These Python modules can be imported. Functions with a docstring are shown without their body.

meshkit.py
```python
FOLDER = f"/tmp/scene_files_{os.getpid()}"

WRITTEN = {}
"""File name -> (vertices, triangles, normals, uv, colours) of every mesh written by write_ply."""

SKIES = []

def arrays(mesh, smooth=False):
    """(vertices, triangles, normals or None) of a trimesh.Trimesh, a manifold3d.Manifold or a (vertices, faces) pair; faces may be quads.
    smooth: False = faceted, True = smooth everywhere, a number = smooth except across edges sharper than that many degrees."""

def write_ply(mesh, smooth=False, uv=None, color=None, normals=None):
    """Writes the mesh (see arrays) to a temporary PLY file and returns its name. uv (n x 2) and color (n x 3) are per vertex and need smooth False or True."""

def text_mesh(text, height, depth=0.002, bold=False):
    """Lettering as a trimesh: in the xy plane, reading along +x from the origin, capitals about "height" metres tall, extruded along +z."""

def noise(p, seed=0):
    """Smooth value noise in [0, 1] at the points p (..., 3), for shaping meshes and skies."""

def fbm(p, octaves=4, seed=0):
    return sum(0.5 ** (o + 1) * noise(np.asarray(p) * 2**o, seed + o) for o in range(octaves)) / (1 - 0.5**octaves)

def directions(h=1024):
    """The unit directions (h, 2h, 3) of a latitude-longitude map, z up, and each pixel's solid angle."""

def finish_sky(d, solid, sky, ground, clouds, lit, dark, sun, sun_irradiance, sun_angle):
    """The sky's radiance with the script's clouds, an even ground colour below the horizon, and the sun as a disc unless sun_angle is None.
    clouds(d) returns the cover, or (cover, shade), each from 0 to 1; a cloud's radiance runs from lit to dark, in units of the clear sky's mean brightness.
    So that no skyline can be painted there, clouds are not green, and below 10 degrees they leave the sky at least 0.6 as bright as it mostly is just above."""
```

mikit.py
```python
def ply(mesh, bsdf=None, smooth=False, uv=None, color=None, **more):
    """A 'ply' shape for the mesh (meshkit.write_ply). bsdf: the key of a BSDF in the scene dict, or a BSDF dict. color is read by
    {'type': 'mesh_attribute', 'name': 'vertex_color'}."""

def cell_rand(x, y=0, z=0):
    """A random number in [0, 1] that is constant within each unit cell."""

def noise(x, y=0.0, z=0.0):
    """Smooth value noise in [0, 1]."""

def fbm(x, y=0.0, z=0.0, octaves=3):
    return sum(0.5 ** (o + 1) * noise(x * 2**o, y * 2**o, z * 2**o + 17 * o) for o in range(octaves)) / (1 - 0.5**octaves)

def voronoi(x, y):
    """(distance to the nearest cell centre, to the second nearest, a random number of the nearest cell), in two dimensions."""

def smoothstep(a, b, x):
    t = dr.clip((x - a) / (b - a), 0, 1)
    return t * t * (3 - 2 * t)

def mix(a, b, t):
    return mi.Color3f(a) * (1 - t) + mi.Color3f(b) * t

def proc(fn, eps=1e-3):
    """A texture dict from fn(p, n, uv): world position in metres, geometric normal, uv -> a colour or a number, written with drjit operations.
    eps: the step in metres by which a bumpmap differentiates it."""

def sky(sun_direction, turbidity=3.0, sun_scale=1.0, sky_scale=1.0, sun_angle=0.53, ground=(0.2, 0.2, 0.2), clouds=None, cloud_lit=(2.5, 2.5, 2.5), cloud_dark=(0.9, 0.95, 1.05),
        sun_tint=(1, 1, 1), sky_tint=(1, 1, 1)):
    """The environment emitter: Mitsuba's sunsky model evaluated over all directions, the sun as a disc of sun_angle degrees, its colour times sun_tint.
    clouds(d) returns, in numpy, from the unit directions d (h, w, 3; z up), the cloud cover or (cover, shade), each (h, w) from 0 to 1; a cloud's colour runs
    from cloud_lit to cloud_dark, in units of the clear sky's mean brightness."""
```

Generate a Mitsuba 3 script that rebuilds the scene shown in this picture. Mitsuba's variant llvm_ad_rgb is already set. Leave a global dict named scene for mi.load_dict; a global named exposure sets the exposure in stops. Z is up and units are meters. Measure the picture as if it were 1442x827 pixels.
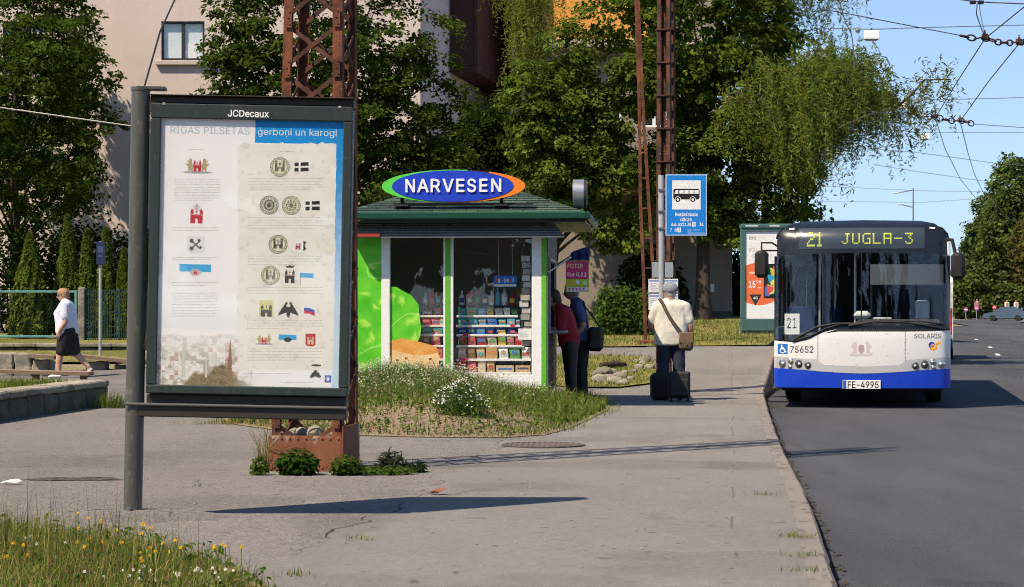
import math, numpy as np, trimesh, mitsuba as mi, mikit, meshkit, drjit as dr
import manifold3d as m3
from shapely.geometry import Polygon, Point, LineString, MultiPolygon, box as sbox
from shapely import affinity
from shapely.ops import unary_union
from mikit import proc, noise, fbm, voronoi, cell_rand, smoothstep, mix
T = mi.ScalarTransform4f
scene, labels = {}, {}

# ------------------------------------------------------------------ camera, sun and sky, exposure
FOC, EYE, HOR, CX = 3000.0, 1.27, 440.0, 721.0        # focal length (in 1442-wide pixels), eye height, horizon row, centre column
scene['camera'] = {'type': 'perspective', 'fov': math.degrees(2 * math.atan(721 / FOC)), 'fov_axis': 'x', 'near_clip': 0.5, 'far_clip': 3000.0,
                   'principal_point_offset_y': (413.5 - HOR) / 827.0,
                   'to_world': T().look_at(origin=[0, 0, EYE], target=[0, 10, EYE], up=[0, 0, 1])}
SUN = np.array([-.575, -.50, 1.0])
scene['sky'] = mikit.sky(SUN.tolist(), turbidity=3.0)
exposure = 2.15

# ------------------------------------------------------------------ helpers
rng = np.random.default_rng(7)
def at(x, y, Y): return np.array([(x - CX) / FOC * Y, Y, EYE - (y - HOR) / FOC * Y])
def px(x, Y): return (x - CX) / FOC * Y
def pz(y, Y): return EYE - (y - HOR) / FOC * Y
_count = {}
def key(name, parent=None):
    k = name if parent is None else parent + '__' + name
    n = _count.get(k, 0); _count[k] = n + 1
    return k if n == 0 else f'{k}_{n:03d}'
XF = [np.eye(4)]
class frame:
    """Everything added inside is built in local coordinates: origin O, x axis along U, y axis V, z axis W."""
    def __init__(s, O, U=(1, 0, 0), V=(0, 1, 0), W=(0, 0, 1)):
        s.M = np.eye(4); s.M[:3, 0], s.M[:3, 1], s.M[:3, 2], s.M[:3, 3] = U, V, W, O
    def __enter__(s): XF.append(XF[-1] @ s.M)
    def __exit__(s, *a): XF.pop()
def rotz(deg, O=(0, 0, 0)):
    a = math.radians(deg); c, s = math.cos(a), math.sin(a)
    return frame(O, (c, s, 0), (-s, c, 0))
def cat(l):
    l = [x for x in (l if isinstance(l, (list, tuple)) else [l]) if x is not None]
    return l[0] if len(l) == 1 else trimesh.util.concatenate(l)
def tomesh(m):
    if hasattr(m, 'to_mesh'):
        q = m.to_mesh(); return trimesh.Trimesh(q.vert_properties[:, :3], q.tri_verts, process=False)
    return m
def add(name, mesh, m, parent=None, smooth=False, color=None, label=None, **more):
    k = key(name, parent)
    mesh = tomesh(cat(mesh)).copy()
    if not np.allclose(XF[-1], np.eye(4)): mesh.apply_transform(XF[-1])
    scene[k] = mikit.ply(mesh, m, smooth=smooth, color=color, **more)
    if label: labels[k] = {'label': label}
    return k
def thing(name, label, cat_, group=None):
    k = key(name); labels[k] = {'label': label, 'category': cat_}
    if group: labels[k]['group'] = group
    return k
def tag(k, label, cat_, group=None):
    labels[k] = {'label': label, 'category': cat_}
    if group: labels[k]['group'] = group
    return k
def struct(name, mesh, m, **k):
    k = add(name, mesh, m, **k); labels[k] = {'kind': 'structure'}; return k
def stuff(name, mesh, m, label, cat_, parent=None, **kw):
    k = add(name, mesh, m, parent, **kw)
    labels[k] = {'kind': 'stuff', 'label': label}
    if parent is None: labels[k]['category'] = cat_
    return k
def bx(x0, x1, y0, y1, z0, z1):
    b = trimesh.creation.box((abs(x1 - x0), abs(y1 - y0), abs(z1 - z0))); b.apply_translation(((x0 + x1) / 2, (y0 + y1) / 2, (z0 + z1) / 2)); return b
def rb(x0, x1, y0, y1, z0, z1, r=.01):
    """box with chamfered edges"""
    x0, x1, y0, y1, z0, z1 = min(x0, x1), max(x0, x1), min(y0, y1), max(y0, y1), min(z0, z1), max(z0, z1)
    r = min(r, .49 * (x1 - x0), .49 * (y1 - y0), .49 * (z1 - z0)); P = []
    for x, sx in ((x0, 1), (x1, -1)):
        for y, sy in ((y0, 1), (y1, -1)):
            for z, sz in ((z0, 1), (z1, -1)):
                P += [(x + sx * r, y + sy * r, z), (x + sx * r, y, z + sz * r), (x, y + sy * r, z + sz * r)]
    return trimesh.convex.convex_hull(np.array(P))
def cyl(a, b, r, r2=None, n=12):
    a, b = np.asarray(a, float), np.asarray(b, float); r2 = r if r2 is None else r2
    d = b - a; L = np.linalg.norm(d); d = d / L
    u = np.cross(d, [0, 0, 1.0] if abs(d[2]) < .9 else [1.0, 0, 0]); u /= np.linalg.norm(u); w = np.cross(d, u)
    t = np.arange(n) * 2 * np.pi / n; ring = np.cos(t)[:, None] * u + np.sin(t)[:, None] * w
    v = np.vstack([a + ring * r, b + ring * r2, [a], [b]]); i = np.arange(n); j = (i + 1) % n
    f = np.vstack([np.c_[i, j, j + n], np.c_[i, j + n, i + n], np.c_[j, i, i * 0 + 2 * n], np.c_[i + n, j + n, i * 0 + 2 * n + 1]])
    return trimesh.Trimesh(v, f, process=False)
def tube(P, r, n=6):
    P = np.asarray(P, float); r = np.broadcast_to(r, (len(P),)); t = np.gradient(P, axis=0); t /= np.linalg.norm(t, axis=1, keepdims=True)
    u = np.zeros_like(P); r0 = np.eye(3)[np.argmin(np.abs(t[0]))]
    for i in range(len(P)):
        r0 = r0 - t[i] * (r0 @ t[i]); r0 /= np.linalg.norm(r0); u[i] = r0
    w = np.cross(t, u)
    a = np.arange(n) * 2 * np.pi / n
    v = (P[:, None] + r[:, None, None] * (np.cos(a)[None, :, None] * u[:, None] + np.sin(a)[None, :, None] * w[:, None])).reshape(-1, 3)
    i, j = np.meshgrid(np.arange(len(P) - 1), np.arange(n), indexing='ij'); q = lambda i, j: i * n + j % n
    f = np.vstack([np.stack([q(i, j), q(i, j + 1), q(i + 1, j + 1)], -1).reshape(-1, 3), np.stack([q(i, j), q(i + 1, j + 1), q(i + 1, j)], -1).reshape(-1, 3)])
    e = len(v); v = np.vstack([v, P[:1], P[-1:]]); k = np.arange(n); k1 = (k + 1) % n; o = (len(P) - 1) * n
    f = np.vstack([f, np.c_[k1, k, k * 0 + e], np.c_[o + k, o + k1, k * 0 + e + 1]])
    return trimesh.Trimesh(v, f[:, ::-1], process=False)
def bar(a, b, w, d, up=(0, 0, 1)):
    """rectangular bar from a to b, w wide (across up), d deep (along up-ish)"""
    a, b = np.asarray(a, float), np.asarray(b, float); t = b - a; L = np.linalg.norm(t); t /= L
    s = np.cross(t, up); s /= np.linalg.norm(s); u = np.cross(s, t)
    m = trimesh.creation.box((L, w, d)); M = np.eye(4); M[:3, 0], M[:3, 1], M[:3, 2], M[:3, 3] = t, s, u, (a + b) / 2
    m.apply_transform(M); return m
def ext(poly, d, engine='earcut'):
    out = []
    for g in getattr(poly, 'geoms', [poly]):
        if g.geom_type == 'Polygon' and g.area > 1e-9: out.append(trimesh.creation.extrude_polygon(g, d, engine=engine))
    return cat(out) if out else None
def front(mesh, y=0.0, x=0.0, z=0.0):
    """xy drawing with thickness +z  ->  upright on a plane facing -y, its back at y"""
    m = tomesh(cat(mesh)).copy(); M = np.eye(4); M[:3, :3] = np.array([[1, 0, 0], [0, 0, -1], [0, 1, 0]]); M[:3, 3] = (x, y, z)
    m.apply_transform(M); return m
def fr(poly, y, d): return front(ext(poly, d), y)
def side(poly, x0, x1):
    """(y,z) profile extruded along x"""
    m = ext(poly, x1 - x0).copy(); M = np.eye(4); M[:3, :3] = np.array([[0, 0, 1], [1, 0, 0], [0, 1, 0]]); M[:3, 3] = (x0, 0, 0)
    m.apply_transform(M); return m
def text(s, h, w=None, d=.002, bold=False, center=None, shear=0.0):
    m = meshkit.text_mesh(s, h, d, bold); b = m.bounds
    if w: m.apply_scale([w / (b[1, 0] - b[0, 0]), 1, 1])
    if shear: m.vertices[:, 0] += shear * m.vertices[:, 1]
    b = m.bounds
    if center is not None: m.apply_translation([center[0] - (b[0, 0] + b[1, 0]) / 2, center[1] - h / 2, 0])
    return m
def ell(cx, cy, rx, ry, n=40):
    t = np.arange(n) * 2 * np.pi / n; return Polygon(np.c_[cx + rx * np.cos(t), cy + ry * np.sin(t)])
def rrect(x0, x1, y0, y1, r): return sbox(x0 + r, y0 + r, x1 - r, y1 - r).buffer(r, quad_segs=5)
def vcol(mesh, c, jit=0.0):
    c = np.tile(np.asarray(c, float), (len(mesh.vertices), 1))
    return np.clip(c * (1 + jit * rng.normal(size=(len(c), 1))), 0, 1)
def catc(pairs):
    ms = [p[0] for p in pairs]; return trimesh.util.concatenate(ms) if len(ms) > 1 else ms[0], np.vstack([np.broadcast_to(p[1], (len(p[0].vertices), 3)) for p in pairs])
def lathe(prof, n=24):
    return trimesh.creation.revolve(np.array(prof), sections=n)

# ------------------------------------------------------------------ materials
def two(b): return {'type': 'twosided', 'm': b}
def srgb(r, g, b):
    return [((c / 255 + .055) / 1.055) ** 2.4 if c > 10 else c / 255 / 12.92 for c in (r, g, b)]
def rgb(c): return {'type': 'rgb', 'value': [float(x) for x in c]}
def col(c, rough=.5, metal=0.0, spec=.5):
    """a plain paint, cloth or plastic of this linear colour"""
    c = [round(float(x), 3) for x in c]
    k = 'paint_' + '_'.join(f'{x:.3f}'.replace('.', '') for x in c) + f'_{int(rough * 100)}_{int(metal * 100)}_{int(spec * 100)}'
    if k not in scene: scene[k] = two({'type': 'principled', 'base_color': rgb(c), 'roughness': rough, 'metallic': metal, 'specular': spec})
    return k
def pmat(name, fn, rough=.8, bump=None, bscale=.01, spec=.3, eps=.002, metal=0.0):
    b = {'type': 'principled', 'base_color': proc(fn), 'roughness': rough if not callable(rough) else proc(rough), 'specular': spec, 'metallic': metal}
    if bump is not None: b = {'type': 'bumpmap', 'tex': proc(bump, eps), 'scale': bscale, 'bsdf': b}
    scene[name] = two(b); return name
C3 = lambda r, g, b: mi.Color3f(r, g, b)

def asphalt_fn(p, n, uv):                  # old pale pavement: aggregate, patches, a smoother newer strip beside the kerb, cracks, dark stains
    g = noise(p.x * 160, p.y * 70, 1); g2 = noise(p.x * 45, p.y * 22, 4); g3 = noise(p.x * 85, p.y * 34, 7); big = fbm(p.x * .55, p.y * .32, 3, 4); mid = fbm(p.x * 3, p.y * 1.2, 8, 3)
    w = fbm(p.x * 1.7, p.y * 1.7, 9, 3) - .5
    edge = p.x - (-.95 + (p.y - 13.) * .11 + w * .5)      # the joint between the coarse old sheet and the newer one
    new = smoothstep(-.03, .03, edge)
    coarse = mix(C3(.085, .077, .073), C3(.185, .169, .161), dr.clip(g * .55 + g2 * .35 + g3 * .4 - .15, 0, 1))
    fine = mix(C3(.118, .110, .103), C3(.172, .161, .152), dr.clip(g * .4 + g2 * .4 + g3 * .2, 0, 1))
    c = mix(coarse, fine, new)
    c = c * (0.80 + .26 * big + .16 * mid)
    streak = smoothstep(.60, .72, fbm(p.x * .5, p.y * .9 + 5, 2, 4)) * .14
    c = c * (1 - streak)
    crack = smoothstep(.012, .004, dr.abs(edge)) * smoothstep(.35, .55, noise(p.x * 2.3, p.y * 1.1, 5))
    e2 = dr.abs(p.y - 17.8 - .55 * p.x - (fbm(p.x * 2, p.y * .7, 21, 3) - .5) * .9)
    crack2 = smoothstep(.02, .006, e2) * smoothstep(-.8, -.3, p.x) * smoothstep(2.6, 1.5, p.x) * smoothstep(.3, .6, noise(p.x * 3, 7, 1)) * .5
    e3 = dr.abs(p.x - 1.25 - (p.y - 12.) * .103 - .04 * (noise(p.y * 1.2, 3, 3) - .5))
    crack3 = smoothstep(.012, .004, e3) * smoothstep(.45, .6, noise(p.y * 1.7, 3, 9)) * .7
    c = c * (1 - .75 * dr.clip(crack + crack2 * .5 + crack3 * .6, 0, 1))
    c = c * C3(.885, .90, .915)
    stain = smoothstep(.66, .74, fbm(p.x * 1.1 + 3, p.y * .8, 33, 4)) * .12
    spots = smoothstep(.93, .96, noise(p.x * 11, p.y * 7, 2)) * .35
    return c * (1 - stain) * (1 - spots)
def asphalt_bump(p, n, uv): return noise(p.x * 110, p.y * 90, 1) * .5 + fbm(p.x * 20, p.y * 14, 2, 2) * .6
pmat('asphalt_old', asphalt_fn, .92, asphalt_bump, .004, .15)
def road_fn(p, n, uv):
    g = noise(p.x * 120, p.y * 60, 1); big = fbm(p.x * .6, p.y * .06, 3, 4); lane = p.x - .175 * (p.y - 30)
    wheel = smoothstep(.4, .75, noise(lane * .95, p.y * .012, 6)); m = fbm(p.x * 3, p.y * .5, 7, 3)
    c = mix(C3(.025, .027, .031), C3(.060, .063, .070), g * .55 + m * .45) * (.72 + .5 * big)
    c = c * (1 + .14 * wheel)
    c = c * (1 - .16 * smoothstep(.025, .008, dr.abs(noise(p.x * .8, p.y * .11, 9) - .5)) * smoothstep(.4, .6, noise(p.x * .5, p.y * .05, 4)))
    drop = smoothstep(.9, .95, noise(p.x * 4.0, p.y * 2.0, 2)) * .18
    return c * (1 - drop)
pmat('road_asphalt', road_fn, .82, lambda p, n, uv: noise(p.x * 110, p.y * 70, 1), .003, .25)
def soil_fn(p, n, uv):
    a = fbm(p.x * 2.2, p.y * 1.6, p.z, 4); b = noise(p.x * 40, p.y * 30, p.z * 30); d = fbm(p.x * .4, p.y * .3, 5, 3)
    c = mix(C3(.12, .09, .06), C3(.24, .185, .13), b * .6 + a * .4)
    return mix(c, C3(.13, .13, .045), smoothstep(.42, .6, d) * .7)
pmat('dry_soil', soil_fn, .95, lambda p, n, uv: fbm(p.x * 18, p.y * 18, p.z * 18, 3), .02, .1)
def lawn_fn(p, n, uv):
    a = fbm(p.x * 1.3, p.y * .7, 1, 4); b = noise(p.x * 60, p.y * 40, 3)
    return mix(C3(.085, .105, .022), C3(.24, .20, .075), dr.clip(a * 1.5 - .4 + b * .25, 0, 1)) * (.6 + .6 * b)
pmat('lawn_turf', lawn_fn, .95, lambda p, n, uv: noise(p.x * 50, p.y * 50, 1), .02, .1)
def rust_fn(base, bright):
    def fn(p, n, uv):
        a = fbm(p.x * 9, p.y * 9, p.z * 5, 4); b = noise(p.x * 70, p.y * 70, p.z * 40); s = fbm(p.x * 30, p.y * 30, p.z * 1.5, 2)
        c = mix(C3(*base), C3(*bright), dr.clip(smoothstep(.35, .7, a) * .8 + (b - .5) * .35, 0, 1))
        return c * (.75 + .5 * s)
    return fn
pmat('rust', rust_fn((.085, .032, .02), (.22, .075, .035)), .85, lambda p, n, uv: noise(p.x * 120, p.y * 120, p.z * 120), .002, .3)
pmat('rust_dark', rust_fn((.05, .026, .02), (.14, .055, .033)), .85, None, 0, .3)
def plate_fn(p, n, uv):
    a = fbm(p.x * 9, p.y * 9, p.z * 7, 4); s = fbm(p.x * 34, 2, p.z * 2.2, 3); pale = smoothstep(.22, .30, p.z + .12 * (noise(p.x * 30, 1, p.z * 8) - .5)) * smoothstep(.5, .62, noise(p.x * 9 + 2, 3, 1))
    c = mix(C3(.13, .047, .025), C3(.26, .105, .052), dr.clip(a * .7 + s * .5 - .1, 0, 1))
    return mix(c, C3(.42, .33, .26), pale * .6)
pmat('rust_orange', plate_fn, .8, lambda p, n, uv: noise(p.x * 90, p.y * 90, p.z * 90), .002, .3)
def stone_fn(a, b):
    def fn(p, n, uv):
        f = fbm(p.x * 7, p.y * 7, p.z * 9, 4); g = noise(p.x * 60, p.y * 60, p.z * 60); m = smoothstep(.5, .62, fbm(p.x * 3, p.y * 3, p.z * 4 + 9, 3))
        return mix(mix(C3(*a), C3(*b), f * .6 + g * .4), C3(.06, .06, .03), m * .45)
    return fn
pmat('stone_pale', stone_fn((.15, .135, .11), (.34, .31, .25)), .92, lambda p, n, uv: fbm(p.x * 25, p.y * 25, p.z * 25, 3), .015, .2)
pmat('stone_dark', stone_fn((.055, .052, .045), (.14, .132, .115)), .95, lambda p, n, uv: fbm(p.x * 25, p.y * 25, p.z * 25, 3), .02, .15)
pmat('kerb_stone', lambda p, n, uv: mix(C3(.110, .098, .090), C3(.175, .157, .146), fbm(p.x * 9, p.y * 5, p.z * 9, 4) * .6 + noise(p.x * 70, p.y * 45, p.z * 60) * .4) * (1 - .35 * smoothstep(.70, .80, noise(p.x * 16, p.y * 9, 3))), .92, lambda p, n, uv: noise(p.x * 60, p.y * 60, p.z * 60), .006, .2)
def plaster(c, amt=.12):
    def fn(p, n, uv):
        f = fbm(p.x * .7, p.y * .7, p.z * .5, 4); s = fbm(p.x * 6, p.y * 6, p.z * .6, 3); g = noise(p.x * 30, p.y * 30, p.z * 30)
        return C3(*c) * (1 - amt + amt * (f + s * .6 + g * .4))
    return fn
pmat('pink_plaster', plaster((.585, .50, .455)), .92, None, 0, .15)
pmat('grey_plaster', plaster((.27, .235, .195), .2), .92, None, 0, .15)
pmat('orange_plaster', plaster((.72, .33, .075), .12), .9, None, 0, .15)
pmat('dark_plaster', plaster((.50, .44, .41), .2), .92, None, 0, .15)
def wood_fn(p, n, uv):
    return mix(C3(.11, .075, .05), C3(.27, .20, .14), fbm(p.x * 3, p.y * 9, p.z * 60, 4))
pmat('weathered_wood', wood_fn, .85, None, 0, .2)
pmat('bark', lambda p, n, uv: mix(C3(.025, .02, .016), C3(.10, .08, .065), fbm(p.x * 14, p.y * 14, p.z * 3, 4)), .95, lambda p, n, uv: fbm(p.x * 20, p.y * 20, p.z * 4, 3), .03, .1)
VC = {'type': 'mesh_attribute', 'name': 'vertex_color'}
scene['leaf'] = {'type': 'principledthin', 'base_color': VC, 'roughness': .42, 'diff_trans': .9, 'spec_trans': 0.0, 'eta': 1.45}
scene['grass_blade'] = {'type': 'principledthin', 'base_color': VC, 'roughness': .6, 'diff_trans': .7, 'spec_trans': 0.0, 'eta': 1.4}
scene['tinted_matte'] = two({'type': 'principled', 'base_color': VC, 'roughness': .7, 'specular': .3})
scene['clear_glass'] = {'type': 'thindielectric', 'int_ior': 1.5}
WHITE, BLACK = col((.80, .80, .79), .45), col((.012, .012, .013), .5)

# ------------------------------------------------------------------ lie of the land
def sstep(a, b, x):
    t = np.clip((np.asarray(x, float) - a) / (b - a), 0, 1); return t * t * (3 - 2 * t)
_left = ([0, 38, 46, 55, 80, 3000], [0, 0, .2, .54, .62, .7])
_right = ([0, 33.5, 36, 40, 44, 50, 60, 90, 3000], [0, 0, .08, .35, .6, .85, 1.15, 1.2, 1.2])
_road = ([-500, 55, 340, 3000], [-.13, -.13, .78, .78])
def land(X, Y):
    t = sstep(-9, -2, X); return np.interp(Y, *_left) * (1 - t) + np.interp(Y, *_right) * t
def road_z(Y): return np.interp(Y, *_road)
KERB = np.array([(-1.7, -20), (.45, 0), (1.505, 9.84), (1.83, 12.7), (2.12, 15.55), (2.45, 19.05), (2.93, 23.8), (3.506, 29.3), (4.09, 34.6), (4.9, 40), (5.9, 46.5), (8.9, 60), (13.0, 80), (17.0, 100), (26.8, 150), (62, 340), (82, 440)])
def kerb_x(Y): return np.interp(Y, KERB[:, 1], KERB[:, 0])
def drape(poly, zf, cell=1.0, off=0.0):
    x0, y0, x1, y1 = poly.bounds; V, Fc = [], []
    from shapely.prepared import prep
    pp = prep(poly); n = 0
    for i in range(int(np.floor(x0 / cell)), int(np.ceil(x1 / cell))):
        for j in range(int(np.floor(y0 / cell)), int(np.ceil(y1 / cell))):
            c = sbox(i * cell, j * cell, (i + 1) * cell, (j + 1) * cell)
            if not pp.intersects(c): continue
            if pp.contains(c):
                V.append(np.array(c.exterior.coords)[:4]); Fc.append(np.array([[0, 1, 2], [0, 2, 3]]) + n); n += 4
            else:
                for g in getattr(poly.intersection(c), 'geoms', [poly.intersection(c)]):
                    if g.geom_type != 'Polygon' or g.area < 1e-7: continue
                    v, f = trimesh.creation.triangulate_polygon(g, engine='earcut'); V.append(v); Fc.append(np.asarray(f) + n); n += len(v)
    v = np.vstack(V); f = np.vstack(Fc); m = trimesh.Trimesh(np.c_[v, zf(v[:, 0], v[:, 1]) + off], f, process=True)
    fn = np.cross(m.vertices[m.faces[:, 1]] - m.vertices[m.faces[:, 0]], m.vertices[m.faces[:, 2]] - m.vertices[m.faces[:, 0]])
    fl = m.faces.copy(); fl[fn[:, 2] < 0] = fl[fn[:, 2] < 0][:, ::-1]
    return trimesh.Trimesh(m.vertices, fl, process=False)
# ------------------------------------------------------------------ ground, pavement, road
def base_z(X, Y):
    r = sstep(0, .35, X - kerb_x(Y) + .5); return (land(X, Y) - .03) * (1 - r) + (np.minimum(road_z(Y), land(X, Y) + 9) - .12) * r
def grid_sheet(xs, ys, zf):
    X, Y = np.meshgrid(xs, ys, indexing='ij'); v = np.c_[X.ravel(), Y.ravel(), zf(X, Y).ravel()]; n = len(ys)
    i, j = np.meshgrid(np.arange(len(xs) - 1), np.arange(n - 1), indexing='ij'); a = (i * n + j).ravel()
    return trimesh.Trimesh(v, np.vstack([np.c_[a, a + n, a + n + 1], np.c_[a, a + n + 1, a + 1]]), process=False)
gx = np.unique(np.r_[-2500, -1200, -600, -300, -150, -80, np.arange(-50, 40, .8), 40, 60, 80, 120, 200, 400, 800, 1500, 2500])
gy = np.unique(np.r_[-600, -200, -60, -20, np.arange(-5, 60, .8), np.arange(60, 110, 5), 110, 130, 160, 200, 260, 340, 440, 600, 900, 1500, 2600])
struct('ground', grid_sheet(gx, gy, base_z), 'dry_soil', smooth=True)
ky = np.r_[np.arange(-20, 43.6, 1.2), 43.6]
pav = Polygon([(kerb_x(y) - .13, y) for y in ky] + [(2.75, 43.7), (2.68, 41.0), (2.62, 38), (2.35, 35.6), (1.75, 34.6), (1.2, 34.6), (.4, 36), (-3, 38.5), (-6.0, 42.6), (-12, 42.6), (-30, 42), (-30, -20)])
cross_path = Polygon([(-6, 43.0), (2.76, 41.1), (kerb_x(41.4), 41.4), (kerb_x(43.6), 43.6), (2.0, 43.2), (-6, 45.2)])
struct('pavement', drape(pav.difference(Point(-2.35, 13.2).buffer(.001)), land, .8), 'asphalt_old', smooth=True)
struct('footpath', drape(cross_path.difference(pav), land, .6, .004), 'asphalt_old', smooth=True)
ry = np.r_[np.arange(-20, 60, 2.0), np.arange(60, 120, 5), np.arange(120, 441, 20)]
road = Polygon([(kerb_x(y) + .02, y) for y in ry] + [(kerb_x(y) + (11.5 if y < 200 else 11.5 + (y - 200) * .1), y) for y in ry[::-1]])
struct('road', drape(road, lambda X, Y: road_z(Y), 4.0), 'road_asphalt', smooth=True)
far_side = Polygon([(kerb_x(y) + (11.5 if y < 200 else 11.5 + (y - 200) * .1), y) for y in ry] + [(230, 440), (90, 200), (44, 80), (26, 40), (24, -20)]).buffer(0)
struct('far_pavement', drape(far_side, lambda X, Y: road_z(Y) + .12, 6.0), 'asphalt_old', smooth=True)
# kerb stones: separate worn blocks, a bare earth gap on the road side
y = -1.0
while y < 43.4:
    L = .98 + .06 * rng.random(); y1 = min(y + L, 43.6)
    a, b = np.array([kerb_x(y), y]), np.array([kerb_x(y1 - .005), y1 - .005]); d = (b - a) / np.linalg.norm(b - a); nrm = np.array([d[1], -d[0]])
    j = rng.normal(0, .006, 2); P = []
    for q, jj in ((a, j[0]), (b, j[1])):
        zt = land(q[0], q[1])
        for off, z, c in ((-.13, zt + .004, 0), (-.13, -.3, 0), (.0 + jj, -.3, 0), (.0 + jj, zt - .02, 0), (-.022 + jj, zt + .006, 0)):
            r = q + nrm * off; P.append((r[0], r[1], z))
    add('kerb_stone', trimesh.convex.convex_hull(np.array(P)), 'kerb_stone', 'pavement')
    y = y1
# dirt crumbled along the gutter
gp = []
for _ in range(1500):
    yy = rng.uniform(9, 42); g = abs(rng.normal(0, .035)) + .0; s = rng.uniform(.005, .02)
    r = trimesh.creation.icosphere(0, s); r.vertices *= (1, 1.6, .5); r.apply_translation((kerb_x(yy) + g + .012, yy, road_z(yy) + .004)); gp.append(r)
stuff('gutter_dirt', gp, col((.035, .03, .025), .95), 'dark crumbs of dirt lying in the gutter along the kerb', 'dirt')
# centre line dashes
for (ya, yb) in ((40, 42.5), (67, 69.5), (79, 81.5), (97, 100)):
    off = {40: 5.15, 67: 4.9, 79: 4.9, 97: 4.7}.get(ya, 4.6)
    q = Polygon([(kerb_x(s) + off + w, s) for s, w in ((ya, 0), (yb, 0), (yb, .14), (ya, .14))])
    add('lane_marking', drape(q, lambda X, Y: road_z(Y), 2.0, .005), col((.36, .36, .36), .8), 'road')
for k in range(5):
    q = sbox(0, 0, 2.6, .5); xo = kerb_x(240) + 2 + k * 3.4
    add('lane_marking', drape(affinity.translate(q, xo, 240), lambda X, Y: road_z(Y), 2.0, .006), col((.62, .62, .60), .8), 'road')
# repaired concrete collar of the pole, broken hole in the asphalt
t = np.linspace(0, 2 * np.pi, 36, endpoint=False)
ring = lambda rx, ry, z, j: np.c_[-2.33 + rx * np.cos(t) * (1 + j * rng.normal(size=36)), 13.2 + ry * np.sin(t) * (1 + j * rng.normal(size=36)), np.full(36, z)]
cv = np.vstack([ring(.62, .34, -.002, .06), ring(.42, .22, .032, .05), ring(.16, .11, .045, .04), [[-2.33, 13.2, .05]]])
cf = []
for r in range(2):
    for i in range(36): a, b = r * 36 + i, r * 36 + (i + 1) % 36; cf += [(a, b, b + 36), (a, b + 36, a + 36)]
for i in range(36): cf.append((72 + i, 72 + (i + 1) % 36, 108))
add('patched_collar', trimesh.Trimesh(cv, cf, process=False), 'asphalt_old', 'pavement', smooth=True)
hx, hy = px(110, 16.2), 16.2
hp = Polygon([(hx + .36 * np.cos(a) * (1 + .2 * rng.normal()), hy + .16 * np.sin(a) * (1 + .25 * rng.normal())) for a in t[::2]]).buffer(0)
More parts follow.
